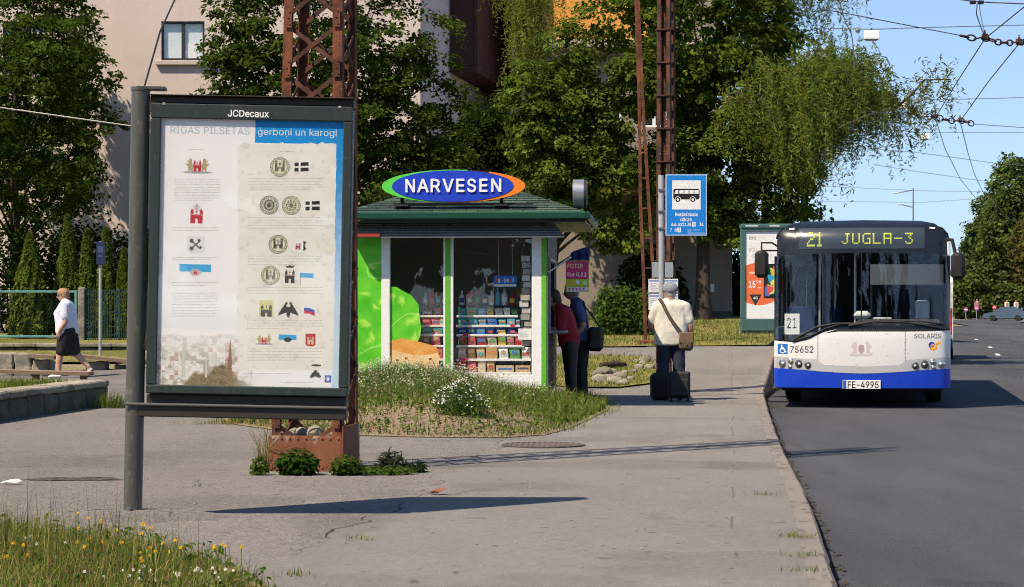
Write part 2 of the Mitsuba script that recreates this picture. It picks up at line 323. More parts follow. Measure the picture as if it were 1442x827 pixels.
add('broken_patch', drape(hp, land, .3, .005), pmat('wet_tar', lambda p, n, uv: mix(C3(.03, .028, .026), C3(.10, .09, .08), noise(p.x * 40, p.y * 25, 2)), .9, lambda p, n, uv: noise(p.x * 40, p.y * 40, 1), .02, .2), 'pavement')
# ---- grassy mound in front of the kiosk
MOUND = Polygon([(-2.8, 23.4), (-2.3, 22.4), (-1.6, 21.9), (-.9, 21.6), (-.1, 21.5), (.35, 22.0), (.62, 23.2), (.92, 25.2), (1.25, 27.6), (1.34, 29.0), (1.2, 30.2), (.75, 30.0), (.62, 28.6), (-3.2, 28.6), (-3.6, 26), (-3.2, 24.2)]).buffer(.25).buffer(-.25)
_mb = MOUND.exterior
def mound_z(X, Y):
    import shapely
    X, Y = np.broadcast_arrays(np.asarray(X, float), np.asarray(Y, float)); p = shapely.points(X.ravel(), Y.ravel())
    d = shapely.distance(_mb, p) * np.where(shapely.contains(MOUND, p), 1, -1); d = d.reshape(X.shape)
    bump = .30 * np.exp(-((X + 1.3) ** 2 / 1.2 + (Y - 26.0) ** 2 / 5)) + .12
    n = meshkit.fbm(np.stack([X * 1.6, Y * 1.1, X * 0], -1), 3) * .10
    return land(X, Y) + .008 + (bump + n) * sstep(0, .9, d)
struct('grass_mound', drape(MOUND, mound_z, .25), 'dry_soil', smooth=True)
# ---- lawns beyond
lawn_r = Polygon([(.9, 34.7), (1.75, 34.7), (2.33, 35.7), (2.6, 38), (2.66, 41), (-6, 42.95), (-3, 38.6), (.4, 36.1)])
struct('lawn', drape(lawn_r, land, .8, .02), 'lawn_turf', smooth=True)
lawn_b = Polygon([(-7, 45.4), (2.0, 43.35), (kerb_x(43.6) - .2, 43.75), (kerb_x(58) - .4, 58), (10, 70), (-20, 75), (-20, 46)])
struct('lawn', drape(lawn_b, land, 1.2, .02), 'lawn_turf', smooth=True)
# ---- manhole cover with a ribbed grid
mh = np.array([px(765, 20.3), 20.3, 0.0]); pr = [cyl(mh + (0, 0, -.02), mh + (0, 0, .008), .37, n=40)]
pmat('cast_iron', lambda p, n, uv: mix(C3(.055, .045, .038), C3(.12, .095, .08), fbm(p.x * 30, p.y * 30, 2, 3)), .7, None, 0, .4)
k = thing('manhole_cover', 'round brown iron manhole cover set flush in the pavement', 'manhole cover')
add('rim', trimesh.creation.annulus(.36, .40, .012, sections=40).apply_translation(mh + (0, 0, .008)), 'cast_iron', k)
add('plate', cyl(mh + (0, 0, -.02), mh + (0, 0, .008), .36, n=40), 'cast_iron', k)
for i in range(-6, 7):
    hw = math.sqrt(.34 ** 2 - (i * .052) ** 2); add('rib', rb(mh[0] + i * .052 - .012, mh[0] + i * .052 + .012, mh[1] - hw, mh[1] + hw, .007, .018, .003), 'cast_iron', k)
# ------------------------------------------------------------------ buildings
def pane_window(parent, x0, x1, z0, z1, y, frame_m, split=True, parent_face=1, glass='clear_glass', room=True):
    """window in a wall whose outer face is at y (facing -y): frame, panes, dark room behind, sill"""
    w = add('window', [bx(x0, x1, y + .08, y + .15, z0, z0 + .08), bx(x0, x1, y + .08, y + .15, z1 - .08, z1), bx(x0, x0 + .08, y + .08, y + .15, z0 + .08, z1 - .08), bx(x1 - .08, x1, y + .08, y + .15, z0 + .08, z1 - .08)] + ([bx((x0 + x1) / 2 - .06, (x0 + x1) / 2 + .06, y + .085, y + .16, z0 + .08, z1 - .08)] if split else []), frame_m, parent)
    h = (x0 + x1) / 2
    for a, b in (((x0 + .08, h - .06), (h + .06, x1 - .08)) if split else ((x0 + .08, x1 - .08),)):
        q = front(ext(sbox(a, z0 + .08, b, z1 - .08), .001), y + .12)
        add('pane', trimesh.Trimesh([(a, y + .12, z0 + .08), (b, y + .12, z0 + .08), (b, y + .12, z1 - .08), (a, y + .12, z1 - .08)], [(0, 1, 2), (0, 2, 3)], process=False), glass, w)
    return w
def wall_with_holes(x0, x1, z0, z1, y, th, holes):
    p = sbox(x0, z0, x1, z1)
    for (a, b, c, d) in holes: p = p.difference(sbox(a, c, b, d))
    return front(ext(p, th), y + th)
# pink rendered block; its long side runs back in shade
PY = 74.0
pink = thing('apartment_building', 'pale pink rendered building with one dark framed window and a shaded side wall', 'building')
gl = land(-15, 74)
wx0, wx1, wz0, wz1 = px(227, PY), px(288, PY), pz(85, PY), pz(30, PY)
holes = [(wx0, wx1, wz0, wz1)] + [(wx0, wx1, wz0 + 3.1 * i, wz1 + 3.1 * i) for i in (1, 2)] + [(wx0 - 5.5, wx1 - 5.5, wz0 + 3.1 * i, wz1 + 3.1 * i) for i in (-1, 0, 1, 2)]
XR = px(592, PY)
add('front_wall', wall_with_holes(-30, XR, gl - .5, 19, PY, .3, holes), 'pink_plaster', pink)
DK = col((.025, .025, .028), .4)
for h in holes:
    pane_window(pink, h[0], h[1], h[2], h[3], PY, DK)
    add('sill', rb(h[0] - .18, h[1] + .45, PY - .16, PY + .02, h[2] - .17, h[2] - .03, .01), 'dark_plaster', pink)
    add('curtain', front(ext(sbox(h[0], h[2], h[1], h[3]), .02), PY + .22), col((.66, .72, .74), .9), pink)
    add('window_board', bx(h[0] + .1, h[1] - .1, PY + .152, PY + .20, h[2] - .02, h[2] + .03), WHITE, pink)
    add('blind', front(ext(sbox(h[0] + .72, h[2], h[1] - .3, h[2] + .62), .01), PY + .19), WHITE, pink)
sd = np.array([.1753, 1.0]) / np.hypot(.1753, 1)                      # the side wall's direction
with frame((XR, PY + .002, 0), (sd[0], sd[1], 0), (-sd[1], sd[0], 0)):   # local x runs back along the side wall, wall's outer face y=0 (outward -y)
    side_holes = []
    wl = 24.0
    for xx in (13.2, 15.4, 17.6, 19.8):
        side_holes += [(xx, xx + 1.1, z, z + 1.5) for z in (3.2, 6.6)]
    side_holes += [(16.0, 17.4, 10.4, 12.0), (19, 20.4, 10.4, 12.0)]
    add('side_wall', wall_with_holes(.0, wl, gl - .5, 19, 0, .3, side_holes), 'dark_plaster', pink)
    for h in side_holes: pane_window(pink, h[0], h[1], h[2], h[3], 0, DK)
    add('loggia', [rb(5.0, 12.6, -1.0, -.003, 10.15, 10.4, .02), rb(5.0, 12.6, -1.0, -.9, 10.4, 19, .02), rb(5, 5.1, -.9, -.003, 10.4, 19, .01), rb(12.5, 12.6, -.9, -.003, 10.4, 19, .01)], col((.055, .018, .012), .7), pink)
    for i in range(19): add('loggia_board', rb(5.02 + i * .4, 5.39 + i * .4, -1.035, -1.001, 10.16, 19, .012), col((.06 + .012 * (i % 3), .018, .012), .7), pink)
    add('drainpipe', [cyl((13.0, -.12, gl), (13.0, -.12, 19), .07)], DK, pink)
    add('back_wall', bx(wl - .3, wl, .31, 12, gl, 19), 'dark_plaster', pink)
    add('plinth', bx(.002, wl, -.06, -.002, gl - .4, 2.0), 'stone_dark', pink)
add('roof', bx(-30.4, XR + .3, PY - .4, PY + 22, 19, 19.5), 'dark_plaster', pink)
add('inner_floor', [bx(-30, XR - .4, PY + 1.6, PY + 1.7, gl, 19), bx(-30, XR - .2, PY + .31, PY + 1.6, pz(110, PY), pz(106, PY)), bx(-30, XR - .2, PY + .31, PY + 1.6, pz(-40, PY), pz(-36, PY))], 'dark_plaster', pink)
# orange and beige block behind the trees
OY = 82.0
ob = thing('apartment_building', 'beige building with an orange rendered upper storey behind the leafy trees', 'building')
ox0, ox1 = px(742, OY), px(1010, OY)
gz = land(5, 82)
holes = []
for i in range(4):
    xx = ox0 + .9 + i * 1.75
    holes += [(xx, xx + 1.0, z, z + 1.5) for z in (2.6, 5.6, 8.4)]
add('wall', wall_with_holes(ox0, ox1, gz - .5, pz(70, OY), OY, .3, holes), 'grey_plaster', ob)
for h in holes: pane_window(ob, *h, OY, WHITE)
ux1 = px(912, OY)
uh = [(ox0 + .9 + i * 1.75, ox0 + 2.0 + i * 1.75, z, z + 1.4) for i in (0, 1) for z in (13.6, 16.6)]
add('rear_storey', bx(ux1 + .01, ox1, OY + .302, OY + 9.9, pz(58, OY) + .005, 19.99), 'grey_plaster', ob)
add('upper_wall', wall_with_holes(ox0 - .35, ux1, pz(58, OY), 20, OY - .7, .3, uh), 'orange_plaster', ob)
for h in uh: pane_window(ob, *h, OY - .7, WHITE)
add('floor_band', rb(ox0 - .4, ox1 + .25, OY - .76, OY + 8, pz(70, OY), pz(58, OY), .03), col((.42, .36, .30), .9), ob)
add('side_wall', [bx(ox0 - .02, ox0 + .3, OY + .302, OY + 10, gz - .5, pz(70, OY)), bx(ox1 - .3, ox1 + .02, OY + .302, OY + 10, gz - .5, pz(70, OY))], 'grey_plaster', ob)
add('upper_side_wall', [bx(ox0 - .35, ox0 - .05, OY - .398, OY + 10, pz(58, OY), 20), bx(ux1 - .3, ux1 - .001, OY - .398, OY + 10, pz(58, OY), 20)], 'orange_plaster', ob)
add('roof', bx(ox0 - .6, ox1 + .5, OY - 1, OY + 10.3, 20, 20.3), 'dark_plaster', ob)
add('inner_floor', [bx(ox0 + .3, ox1 - .3, OY + 1.8, OY + 1.9, gz, 20)], 'dark_plaster', ob)
# grey-beige outbuilding whose wall shows right of the stop
GY = 59.0
gb = thing('outbuilding', 'beige rendered outbuilding wall with a small white meter box', 'building')
g0, g1, ggz = px(700, GY), px(1031, GY), land(4, 59)
add('wall', bx(g0, g1, GY, GY + 6, ggz - .6, 4.6), 'grey_plaster', gb)
add('roof', rb(g0 - .3, g1 + .3, GY - .35, GY + 6.3, 4.6, 4.8, .02), 'dark_plaster', gb)
add('meter_box', rb(px(992, GY), px(1005, GY), GY - .16, GY - .002, pz(412, GY), pz(400, GY), .015), WHITE, gb)
add('plinth', bx(g0 - .03, g1 + .03, GY - .05, GY - .003, ggz - .5, ggz + .18), 'stone_dark', gb)
# ------------------------------------------------------------------ information display on its pole
PYY, PSC = 13.2, FOC / 13.2
ROLL = math.radians(1.1); cR, sR = math.cos(ROLL), math.sin(ROLL)
def pp(x, y):                       # photo position on the display -> its own (x, z) in metres from the pole's foot
    dx, dy = x - 187.0, 720.0 - y
    return ((dx * cR - dy * sR) / PSC, (dx * sR + dy * cR) / PSC)
poster_frame = frame((px(187, PYY), PYY, pz(720, PYY)), (cR, 0, -sR), (0, 1, 0), (sR, 0, cR))
def grime(c, s_=.35):
    def fn(p, n, uv):
        a = fbm(p.x * 14, p.y * 14, p.z * 5, 4); b = noise(p.x * 120, p.y * 120, p.z * 60); d = smoothstep(.80, .86, noise(p.x * 55, p.y * 55, p.z * 18)); st = smoothstep(.58, .72, fbm(p.x * 45, p.y * 45, p.z * 2.2, 3))
        return C3(*c) * (1 - s_ * .5 + s_ * a + .12 * b) + C3(.05, .047, .04) * st * s_ + C3(.10, .09, .08) * d * s_
    return fn
POLE, FRAME, BROWN = pmat('pole_paint', grime((.066, .068, .059)), .4, None, 0, .5), pmat('frame_paint', grime((.024, .037, .037), .25), .4, None, 0, .5), col((.030, .027, .024), .5)
def seal(cx, cz, r, c, y, parent, seed):
    g = np.random.default_rng(seed); P = [ell(cx, cz, r, r).difference(ell(cx, cz, r * .93, r * .93)), ell(cx, cz, r * .80, r * .80).difference(ell(cx, cz, r * .74, r * .74))]
    for i in range(26):
        a = i * 2 * np.pi / 26
        if g.random() < .85: P.append(affinity.rotate(sbox(cx + r * .83, cz - r * .03, cx + r * .905, cz + r * (.03 + .04 * g.random())), math.degrees(a), origin=(cx, cz)))
    if seed % 3 == 0:                       # gate with two towers
        for s in (-1, 1): P += [sbox(cx + s * r * .38 - r * .12, cz - r * .45, cx + s * r * .38 + r * .12, cz + r * .42), Polygon([(cx + s * r * .38 - r * .16, cz + r * .45), (cx + s * r * .38 + r * .16, cz + r * .45), (cx + s * r * .38, cz + r * .68)])]
        P += [sbox(cx - r * .3, cz - r * .45, cx + r * .3, cz - r * .02).difference(ell(cx, cz - r * .35, r * .14, r * .24)), sbox(cx - r * .05, cz, cx + r * .05, cz + r * .5), sbox(cx - r * .16, cz + r * .3, cx + r * .16, cz + r * .38)]
    else:
        for i in range(9 + seed % 4):
            a = i * 2 * np.pi / (9 + seed % 4); P.append(affinity.rotate(sbox(cx + r * .18, cz - r * .035, cx + r * .66, cz + r * .035), math.degrees(a), origin=(cx, cz)))
            P.append(ell(cx + r * .5 * math.cos(a + .3), cz + r * .5 * math.sin(a + .3), r * .09, r * .12, 8))
        P.append(ell(cx, cz, r * .2, r * .25, 14))
    add('seal_disc', fr(ell(cx, cz, r, r), y, .0006), col((.66, .66, .52), .7), parent)
    add('seal', fr(unary_union(P).buffer(0), y - .0008, .0006), c, parent)
def castle(cx, cz, w, h, y, parent, c):
    P = [sbox(cx - w * .44, cz - h * .5, cx + w * .44, cz + h * .02).difference(unary_union([sbox(cx - w * .10, cz - h * .5, cx + w * .10, cz - h * .28), ell(cx, cz - h * .28, w * .10, h * .10, 16)]))]
    for s in (-1, 1): P += [sbox(cx + s * w * .36 - w * .12, cz - h * .5, cx + s * w * .36 + w * .12, cz + h * .22).difference(sbox(cx + s * w * .36 - w * .03, cz + h * .02, cx + s * w * .36 + w * .03, cz + h * .12)), Polygon([(cx + s * w * .36 - w * .15, cz + h * .22), (cx + s * w * .36 + w * .15, cz + h * .22), (cx + s * w * .36, cz + h * .46)])]
    P += [sbox(cx - w * .14 + i * w * .11, cz + h * .02, cx - w * .08 + i * w * .11, cz + h * .09) for i in range(3)] + [sbox(cx - w * .02, cz + h * .06, cx + w * .02, cz + h * .40), sbox(cx - w * .09, cz + h * .24, cx + w * .09, cz + h * .29)]
    add('castle_emblem', fr(unary_union(P).buffer(0), y, .0006), c, parent)
def lion(cx, cz, h, s, y, parent, c):
    pts = [(0, .0), (.12, .02), (.14, .18), (.3, .12), (.36, 0), (.46, 0), (.44, .26), (.52, .45), (.64, .5), (.7, .66), (.62, .64), (.48, .58), (.4, .72), (.5, .76), (.62, .86), (.5, .84), (.36, .86), (.34, 1.0), (.2, 1.0), (.1, .9), (.12, .74), (.02, .5), (-.12, .62), (-.2, .9), (-.26, .6), (-.1, .36), (.02, .26)]
    add('lion_emblem', fr(Polygon([(cx + s * a * h * .8, cz + b * h) for a, b in pts]).buffer(0), y, .0006), c, parent)
def lines(x0, x1, y0, y1, n, parent, y, seed=0, c=(.50, .50, .50), step=None):
    g = np.random.default_rng(seed); P = []
    for i in range(n):
        yy = y0 + (y1 - y0) * i / max(1, n - 1); xe = x1 - (g.random() * .5 * (x1 - x0) if i == n - 1 else g.random() * 2); x = x0
        while x < xe:
            w = min(1.2 + g.random() * 4.5, xe - x); a, b = pp(x, yy); P.append(sbox(a, b - .0022, a + w / PSC, b + .0014 * g.random() + .0008)); x += w + .9
    add('small_print', fr(MultiPolygon(P), y, .0005), col(c, .7), parent)
def flag(pts, y, parent, c): add('flag_print', fr(Polygon([pp(*q) for q in pts]), y, .0005), col(c, .7), parent)
with poster_frame:
    D = thing('information_display', 'tall dark green poster display with heraldic emblems hung on a grey pole', 'poster display')
    add('post', cyl((0, 0, -.05), (0, 0, 592 / PSC), .0575, n=28), POLE, D, smooth=40)
    add('post_cap', [cyl((0, 0, 592 / PSC), (0, 0, 597 / PSC), .062, n=28), rb(-.02, .155, -.05, .05, 593 / PSC, 598 / PSC, .004)], POLE, D)
    add('base_bolt', cyl((-.01, -.075, 0), (-.01, -.075, .03), .016, n=6), col((.3, .3, .3), .4, .8), D)
    x0, x1, z0, z1 = 17 / PSC, 300 / PSC, 167 / PSC, 574 / PSC
    u0, u1, w0, w1 = 31.5 / PSC, 287 / PSC, 179.5 / PSC, 553 / PSC
    add('case', rb(x0, x1, -.03, .12, z0 + .004, z1 - .004, .012), FRAME, D)
    fw = sbox(x0, z0, x1, z1).difference(sbox(u0, w0, u1, w1))
    for nm, q in (('frame_rail', (x0, x1, w1, z1)), ('frame_rail', (x0, x1, z0, w0)), ('frame_stile', (x0, u0, w0, w1)), ('frame_stile', (u1, x1, w0, w1))):
        add(nm, rb(q[0] + .0005, q[1] - .0005, -.062, -.0305, q[2] + .0005, q[3] - .0005, .006), FRAME, D)
    add('hinge', [rb(x0 + .07, x0 + .09, -.066, -.04, z1 - .012, z1 + .003, .002)], col((.4, .4, .4), .4, .5), D)
    add('hinge', [rb(x1 - .09, x1 - .07, -.066, -.04, z1 - .012, z1 + .003, .002)], col((.4, .4, .4), .4, .5), D)
    add('top_beam', [rb(.06, x1 + .002, -.01, .13, z1 + .004, z1 + .05, .006), rb(.06, x1 + .004, -.05, .14, z1 + .0505, z1 + .057, .002)], BROWN, D)
    add('lower_box', rb(x0 + .0, x1 - .01, -.02, .12, 147 / PSC, 166 / PSC, .005), BROWN, D)
    add('lower_bar', [rb(.03, x1 - .006, -.055, .1, 134 / PSC, 150 / PSC, .006)], BROWN, D)
    add('lower_bar_lip', cyl((-.055, -.066, 151.5 / PSC), (x1 - .006, -.066, 151.5 / PSC), .0095, n=10), col((.10, .10, .10), .3), D)
    bracket = [bar((.05, 0, z1 - .02), (x0 + .05, 0, z1 - .02), .05, .06), bar((.05, 0, z0 + .3), (x0 + .05, 0, z0 + .3), .05, .06)]
    add('bracket', bracket[0], BROWN, D); add('bracket', bracket[1], BROWN, D)
    a, b = pp(351.5, 161.5); add('maker_lettering', front(text('JCDecaux', .040, .252, .002, True, (a, b)), -.0635), WHITE, D)
    # the printed sheet; its photograph of a city is flat print
    ya = -.034
    PWID, PHGT = u1 - u0, w1 - w0
    PORG = (XF[-1] @ np.array([u0, ya, w0, 1.0]))[:3]; PUV, PWV = XF[-1][:3, 0].copy(), XF[-1][:3, 2].copy()
    def sheet_fn(p, n, uv):
        dx, dz = p.x - PORG[0], p.z - PORG[2]
        u = (dx * PUV[0] + dz * PUV[2]) / PWID; v = (dx * PWV[0] + dz * PWV[2]) / PHGT
        c = C3(.86, .87, .89)
        # printed colours: blue heading block and edge band that runs out to pale blue
        blue = mix(C3(.02, .30, .72), C3(.55, .72, .86), smoothstep(.9, .15, v) * smoothstep(.45, .55, u))
        c = dr.select(((u > .515) & (v > .915)) | (u > .962), blue, c)
        # printed town view along the foot
        x, y = u * PWID, v * PHGT
        bw = smoothstep(.60, .40, u); top = .195 - .012 * noise(x * 18, 1, 2)
        town = smoothstep(top + .004, top - .004, v)
        r1 = cell_rand(x * 38, y * 34, 3); r2 = cell_rand(x * 105, y * 85, 7); r3 = fbm(x * 26, y * 36, 5, 3)
        wall = mix(C3(.70, .68, .63), C3(.88, .87, .84), smoothstep(.1, .7, r1)) * (.84 + .2 * r2)
        wall = dr.select(r1 > .87, mix(C3(.46, .33, .26), C3(.60, .48, .40), r2), wall)
        wall = mix(wall, C3(.34, .33, .25), smoothstep(.53, .70, r3) * .75)
        wall = mix(wall, C3(.80, .83, .85), smoothstep(.07, .19, v) * .62)
        hill = smoothstep(.075, .055, v + .055 * (noise(x * 22, 2, 8) - .5) + dr.square((u - .34) * 1.9) * .6) * smoothstep(.08, .16, u)
        tree_ = mix(C3(.10, .085, .04), C3(.36, .29, .16), noise(x * 120, y * 120, 3) * .7 + noise(x * 40, y * 40, 5) * .4)
        wall = mix(wall, tree_, hill)
        # spires of the churches
        for su, sh, sw in ((.145, .195, .010), (.40, .18, .011), (.27, .14, .006), (.52, .12, .006)):
            wd = sw * dr.clip((sh - v) / .08, 0, 1)
            wall = dr.select((dr.abs(u - su) < wd) & (v < sh) & (v > .03), C3(.62, .60, .55) if su < .3 else C3(.30, .18, .13), wall)
        c = mix(c, wall, town * bw)
        sky_ = smoothstep(.205, .215, v) * smoothstep(.30, .22, v) * bw
        return mix(c, C3(.70, .78, .84), sky_ * .45)
    scene['poster_print'] = two({'type': 'principled', 'base_color': proc(sheet_fn), 'roughness': .35, 'specular': .4})
    S = add('poster', bx(u0 - .006, u1 + .006, ya, ya + .003, w0 - .006, w1 + .006), 'poster_print', D)
    add('pane', trimesh.Trimesh([(u0, -.046, w0), (u1, -.046, w0), (u1, -.046, w1), (u0, -.046, w1)], [(0, 1, 2), (0, 2, 3)], process=False), 'clear_glass', D)
    # old parchment with torn edges
    g = np.random.default_rng(3)
    E1 = [(336 + g.normal(0, .8), y) for y in np.arange(204, 521, 6)]; E2 = [(x, 203 + g.normal(0, .9) + (2.5 if 410 < x < 425 else 0)) for x in np.arange(474, 336, -5)]; E3 = [(474 - (y - 204) * .012 + g.normal(0, .5), y) for y in np.arange(520, 204, -6)]
    def parch_fn(p, n, uv):
        f = fbm(p.x * 9, 1, p.z * 7, 4); s = smoothstep(.6, .75, fbm(p.x * 30, 2, p.z * 30, 3))
        return mix(C3(.74, .74, .67), C3(.84, .84, .79), f) * (1 - .12 * s)
    pmat('parchment', parch_fn, .6)
    add('parchment', fr(Polygon([pp(*q) for q in E1 + [(x, 521 + g.normal(0, .7)) for x in np.arange(340, 470, 6)] + E3 + E2]).buffer(0), ya - .0002, .0007), 'parchment', S)
    y1 = ya - .001
    GREY, INK, RED, GOLD, BLUE = col((.33, .36, .38), .7), col((.06, .06, .055), .7), col((.48, .03, .055), .7), col((.40, .35, .19), .7), col((.06, .38, .72), .7)
    a, b = pp(297, 184.5); add('heading', front(text('RĪGAS PILSĒTAS', .044, 111 / PSC, .0006, False, (a, b)), y1), col((.36, .50, .60), .7), S)
    a, b = pp(419.5, 187); add('heading', front(text('ģerboņi un karogi', .041, 111 / PSC, .0006, False, (a, b)), y1), WHITE, S)
    y2 = ya - .0012
    for (xa, xb, yc) in ((267, 294, 211), (395, 415, 214)): lines(xa, xb, yc, yc + 1, 1, S, y2, xa, (.45, .45, .42))
    # left column
    for s in (-1, 1): a, b = pp(279 + s * 6, 243); lion(a, b, 19 / PSC, s, y2, S, GOLD)
    a, b = pp(279, 234); castle(a, b, 11 / PSC, 17 / PSC, y2 - .0006, S, RED)
    a, b = pp(279, 243.5); add('ribbon_print', fr(ell(a, b, 21 / PSC, 1.6 / PSC), y2, .0005), GREY, S)
    lines(247, 312, 253, 283, 9, S, y2, 4); lines(245, 310, 321, 325, 2, S, y2, 5); lines(244, 310, 363, 366, 2, S, y2, 6); lines(243, 309, 398, 402, 2, S, y2, 7); lines(243, 309, 413, 445, 9, S, y2, 8)
    a, b = pp(278, 304); castle(a, b, 18 / PSC, 22 / PSC, y2, S, RED)
    a, b = pp(278, 294); add('keys_print', fr(unary_union([affinity.rotate(sbox(a - 6 / PSC, b - .5 / PSC, a + 6 / PSC, b + .5 / PSC), r) for r in (35, -35)] + [ell(a, b + 4 / PSC, 2 / PSC, 2 / PSC, 10)]), y2, .0006), GREY, S)
    a, b = pp(277, 345)
    add('shield_print', fr(sbox(a - 12 / PSC, b - 8 / PSC, a + 12 / PSC, b + 12 / PSC).union(ell(a, b - 7 / PSC, 12 / PSC, 5 / PSC)), y2, .0005), col((.70, .71, .73), .7), S)
    K = []
    for r in (42, -42):
        kk = [sbox(a - 9 / PSC, b - .9 / PSC, a + 9 / PSC, b + .9 / PSC), ell(a - 8 / PSC, b, 3 / PSC, 3 / PSC, 12).difference(ell(a - 8 / PSC, b, 1.3 / PSC, 1.3 / PSC, 8)), sbox(a + 6 / PSC, b, a + 9 / PSC, b + 3.6 / PSC)]
        K.append(affinity.rotate(unary_union(kk), r, origin=(a, b)))
    add('keys_print', fr(unary_union(K), y2 - .0006, .0006), INK, S)
    flag([(254, 372), (298.5, 373), (298.3, 383.5), (254, 382.5)], y2, S, (.06, .38, .72))
    a, b = pp(276.5, 384); add('ribbon_print', fr(ell(a, b, 8 / PSC, 4.5 / PSC), y2 - .0006, .0005), col((.55, .5, .48), .7), S); castle(a, b + .003, 5 / PSC, 7 / PSC, y2 - .0012, S, RED)
    # right column
    for i, (sx, sy, r) in enumerate(((395, 236, 13.7), (380, 289.5, 13.2), (411, 290, 13.2), (392.5, 344.5, 13.3), (382, 388, 13.2))):
        a, b = pp(sx, sy); seal(a, b, r / PSC, INK if i % 2 else col((.15, .14, .09), .7), y2, S, [3, 10, 8, 9, 6][i])
    for (fx, fy) in ((425.5, 236), (441, 290.5)):
        flag([(fx - 10, fy - 6), (fx + 10, fy - 7), (fx + 10, fy + 6), (fx - 10, fy + 6.5)], y2, S, (.015, .015, .018))
        flag([(fx - 10, fy - 1.2), (fx + 10, fy - 1.8), (fx + 10, fy + .8), (fx - 10, fy + 1.2)], y2 - .0006, S, (.78, .78, .76))
        flag([(fx - 4, fy - 6.6), (fx - 1.2, fy - 6.7), (fx - 1.2, fy + 6.3), (fx - 4, fy + 6.4)], y2 - .0008, S, (.78, .78, .76))
    flag([(414, 337), (428, 337.5), (428, 355), (414, 354)], y2, S, (.78, .78, .77)); a, b = pp(420.5, 347); castle(a, b, 7 / PSC, 10 / PSC, y2 - .0006, S, col((.30, .02, .05), .7))
    flag([(428, 340), (432.5, 341), (429.5, 346), (432, 351), (427.5, 355)], y2, S, (.02, .02, .02))
    a, b = pp(409, 389); castle(a, b, 14 / PSC, 20 / PSC, y2, S, INK); add('crown_print', fr(Polygon([(a - .02, b + .05), (a - .03, b + .066), (a - .012, b + .06), (a, b + .07), (a + .012, b + .06), (a + .03, b + .066), (a + .02, b + .05)]), y2, .0005), INK, S)
    flag([(424, 384.5), (442.5, 385.5), (442.3, 392), (424, 391)], y2, S, (.06, .38, .72)); flag([(423.2, 384), (424, 384), (424, 402), (423.2, 402)], y2, S, (.1, .1, .1))
    a, b = pp(376, 435); add('shield_print', fr(sbox(a - 10 / PSC, b - 11 / PSC, a + 10 / PSC, b + 12 / PSC), y2, .0005), col((.62, .60, .30), .7), S); castle(a, b - .01, 16 / PSC, 18 / PSC, y2 - .0006, S, INK)
    a, b = pp(407, 437); W2 = []
    for s in (-1, 1):
        for i in range(6): W2.append(Polygon([(a + s * .004, b + .01), (a + s * (.02 + .0075 * i), b + .045 - .012 * i), (a + s * (.026 + .0075 * i), b + .03 - .013 * i), (a + s * .004, b - .012)]))
        W2.append(ell(a + s * .012, b + .042, .007, .009, 8))
    add('eagle_print', fr(unary_union(W2 + [ell(a, b - .012, .012, .035, 12)]), y2, .0006), INK, S)
    for i, c in enumerate(((.78, .78, .77), (.03, .08, .42), (.55, .02, .04))): flag([(429, 429.5 + 4 * i), (437, 430 + 4 * i), (444, 433.5 + 4 * i), (444, 437.5 + 4 * i), (437, 434 + 4 * i), (429, 433.5 + 4 * i)], y2, S, c)
    for s in (-1, 1): a, b = pp(373 + s * 4, 484); lion(a, b, 12 / PSC, s, y2, S, GOLD)
    a, b = pp(373, 479); castle(a, b, 7 / PSC, 10 / PSC, y2 - .0006, S, RED); a, b = pp(373, 484.5); add('ribbon_print', fr(ell(a, b, 13 / PSC, 1.3 / PSC), y2, .0005), GREY, S)
    flag([(393.5, 471), (418.5, 472), (418.3, 479), (393.5, 478.5)], y2, S, (.06, .38, .72)); a, b = pp(406, 478.5); add('ribbon_print', fr(ell(a, b, 5.5 / PSC, 3.4 / PSC), y2 - .0006, .0005), INK, S)
    a, b = pp(438, 479); add('shield_print', fr(sbox(a - 7 / PSC, b - 5 / PSC, a + 7 / PSC, b + 9 / PSC).union(ell(a, b - 5 / PSC, 7 / PSC, 4 / PSC)), y2, .0005), RED, S); castle(a, b, 9 / PSC, 12 / PSC, y2 - .0006, S, col((.62, .5, .35), .7))
    for i, (ly0, ly1, n) in enumerate(((252, 268, 5), (307, 322, 5), (361, 373, 4), (405, 413, 3), (451, 463, 4), (491, 507, 5))): lines(351 - i * .5, 456, ly0, ly1, n, S, y2, 20 + i, (.46, .46, .42))
    lines(352, 362, 246, 247, 1, S, y2, 40); lines(345, 470, 526, 527, 1, S, y2, 41); lines(396, 470, 538, 539, 1, S, y2, 42)
    for (rx, ry, w, h) in ((446, 514.5, 7, 1.6), (445, 527, 6, 3.4), (440, 530, 3, 2), (450, 530, 3, 2), (445, 523, 2.5, 2)): a, b = pp(rx, ry); add('ribbon_print', fr(ell(a, b, w / PSC, h / PSC, 14), y2, .0005), INK, S)
    a, b = pp(462.5, 533.5); add('logo', fr(sbox(a - 4.5 / PSC, b - 5 / PSC, a + 4.5 / PSC, b + 5 / PSC), y2, .0005), col((.03, .10, .45), .6), S)
    add('logo', fr(unary_union([affinity.rotate(sbox(a - 3.6 / PSC, b - .6 / PSC, a + 3.6 / PSC, b + .6 / PSC), r) for r in (0, 60, 120)]), y2 - .0006, .0005), WHITE, S)
tipx = (poster_frame.M @ np.array([.02, 0, 597 / PSC, 1]))[:3]
tag(add('stay_cable', tube([tipx, tipx + (.10, .0, .35), at(247, -2, 13.6), at(300, -160, 14.2)], .006), BROWN), 'dark cable rising from the pole top of the poster display', 'cable')
k = tag(add('stay_cable', tube([at(-120, 128, 13.0), at(-40, 146, 13.05), at(60, 160, 13.1), at(130, 170, 13.15), at(188, 178, 13.2)], .0045), col((.55, .55, .5), .6)), 'pale thin cable running out to the side of the grey pole', 'cable')
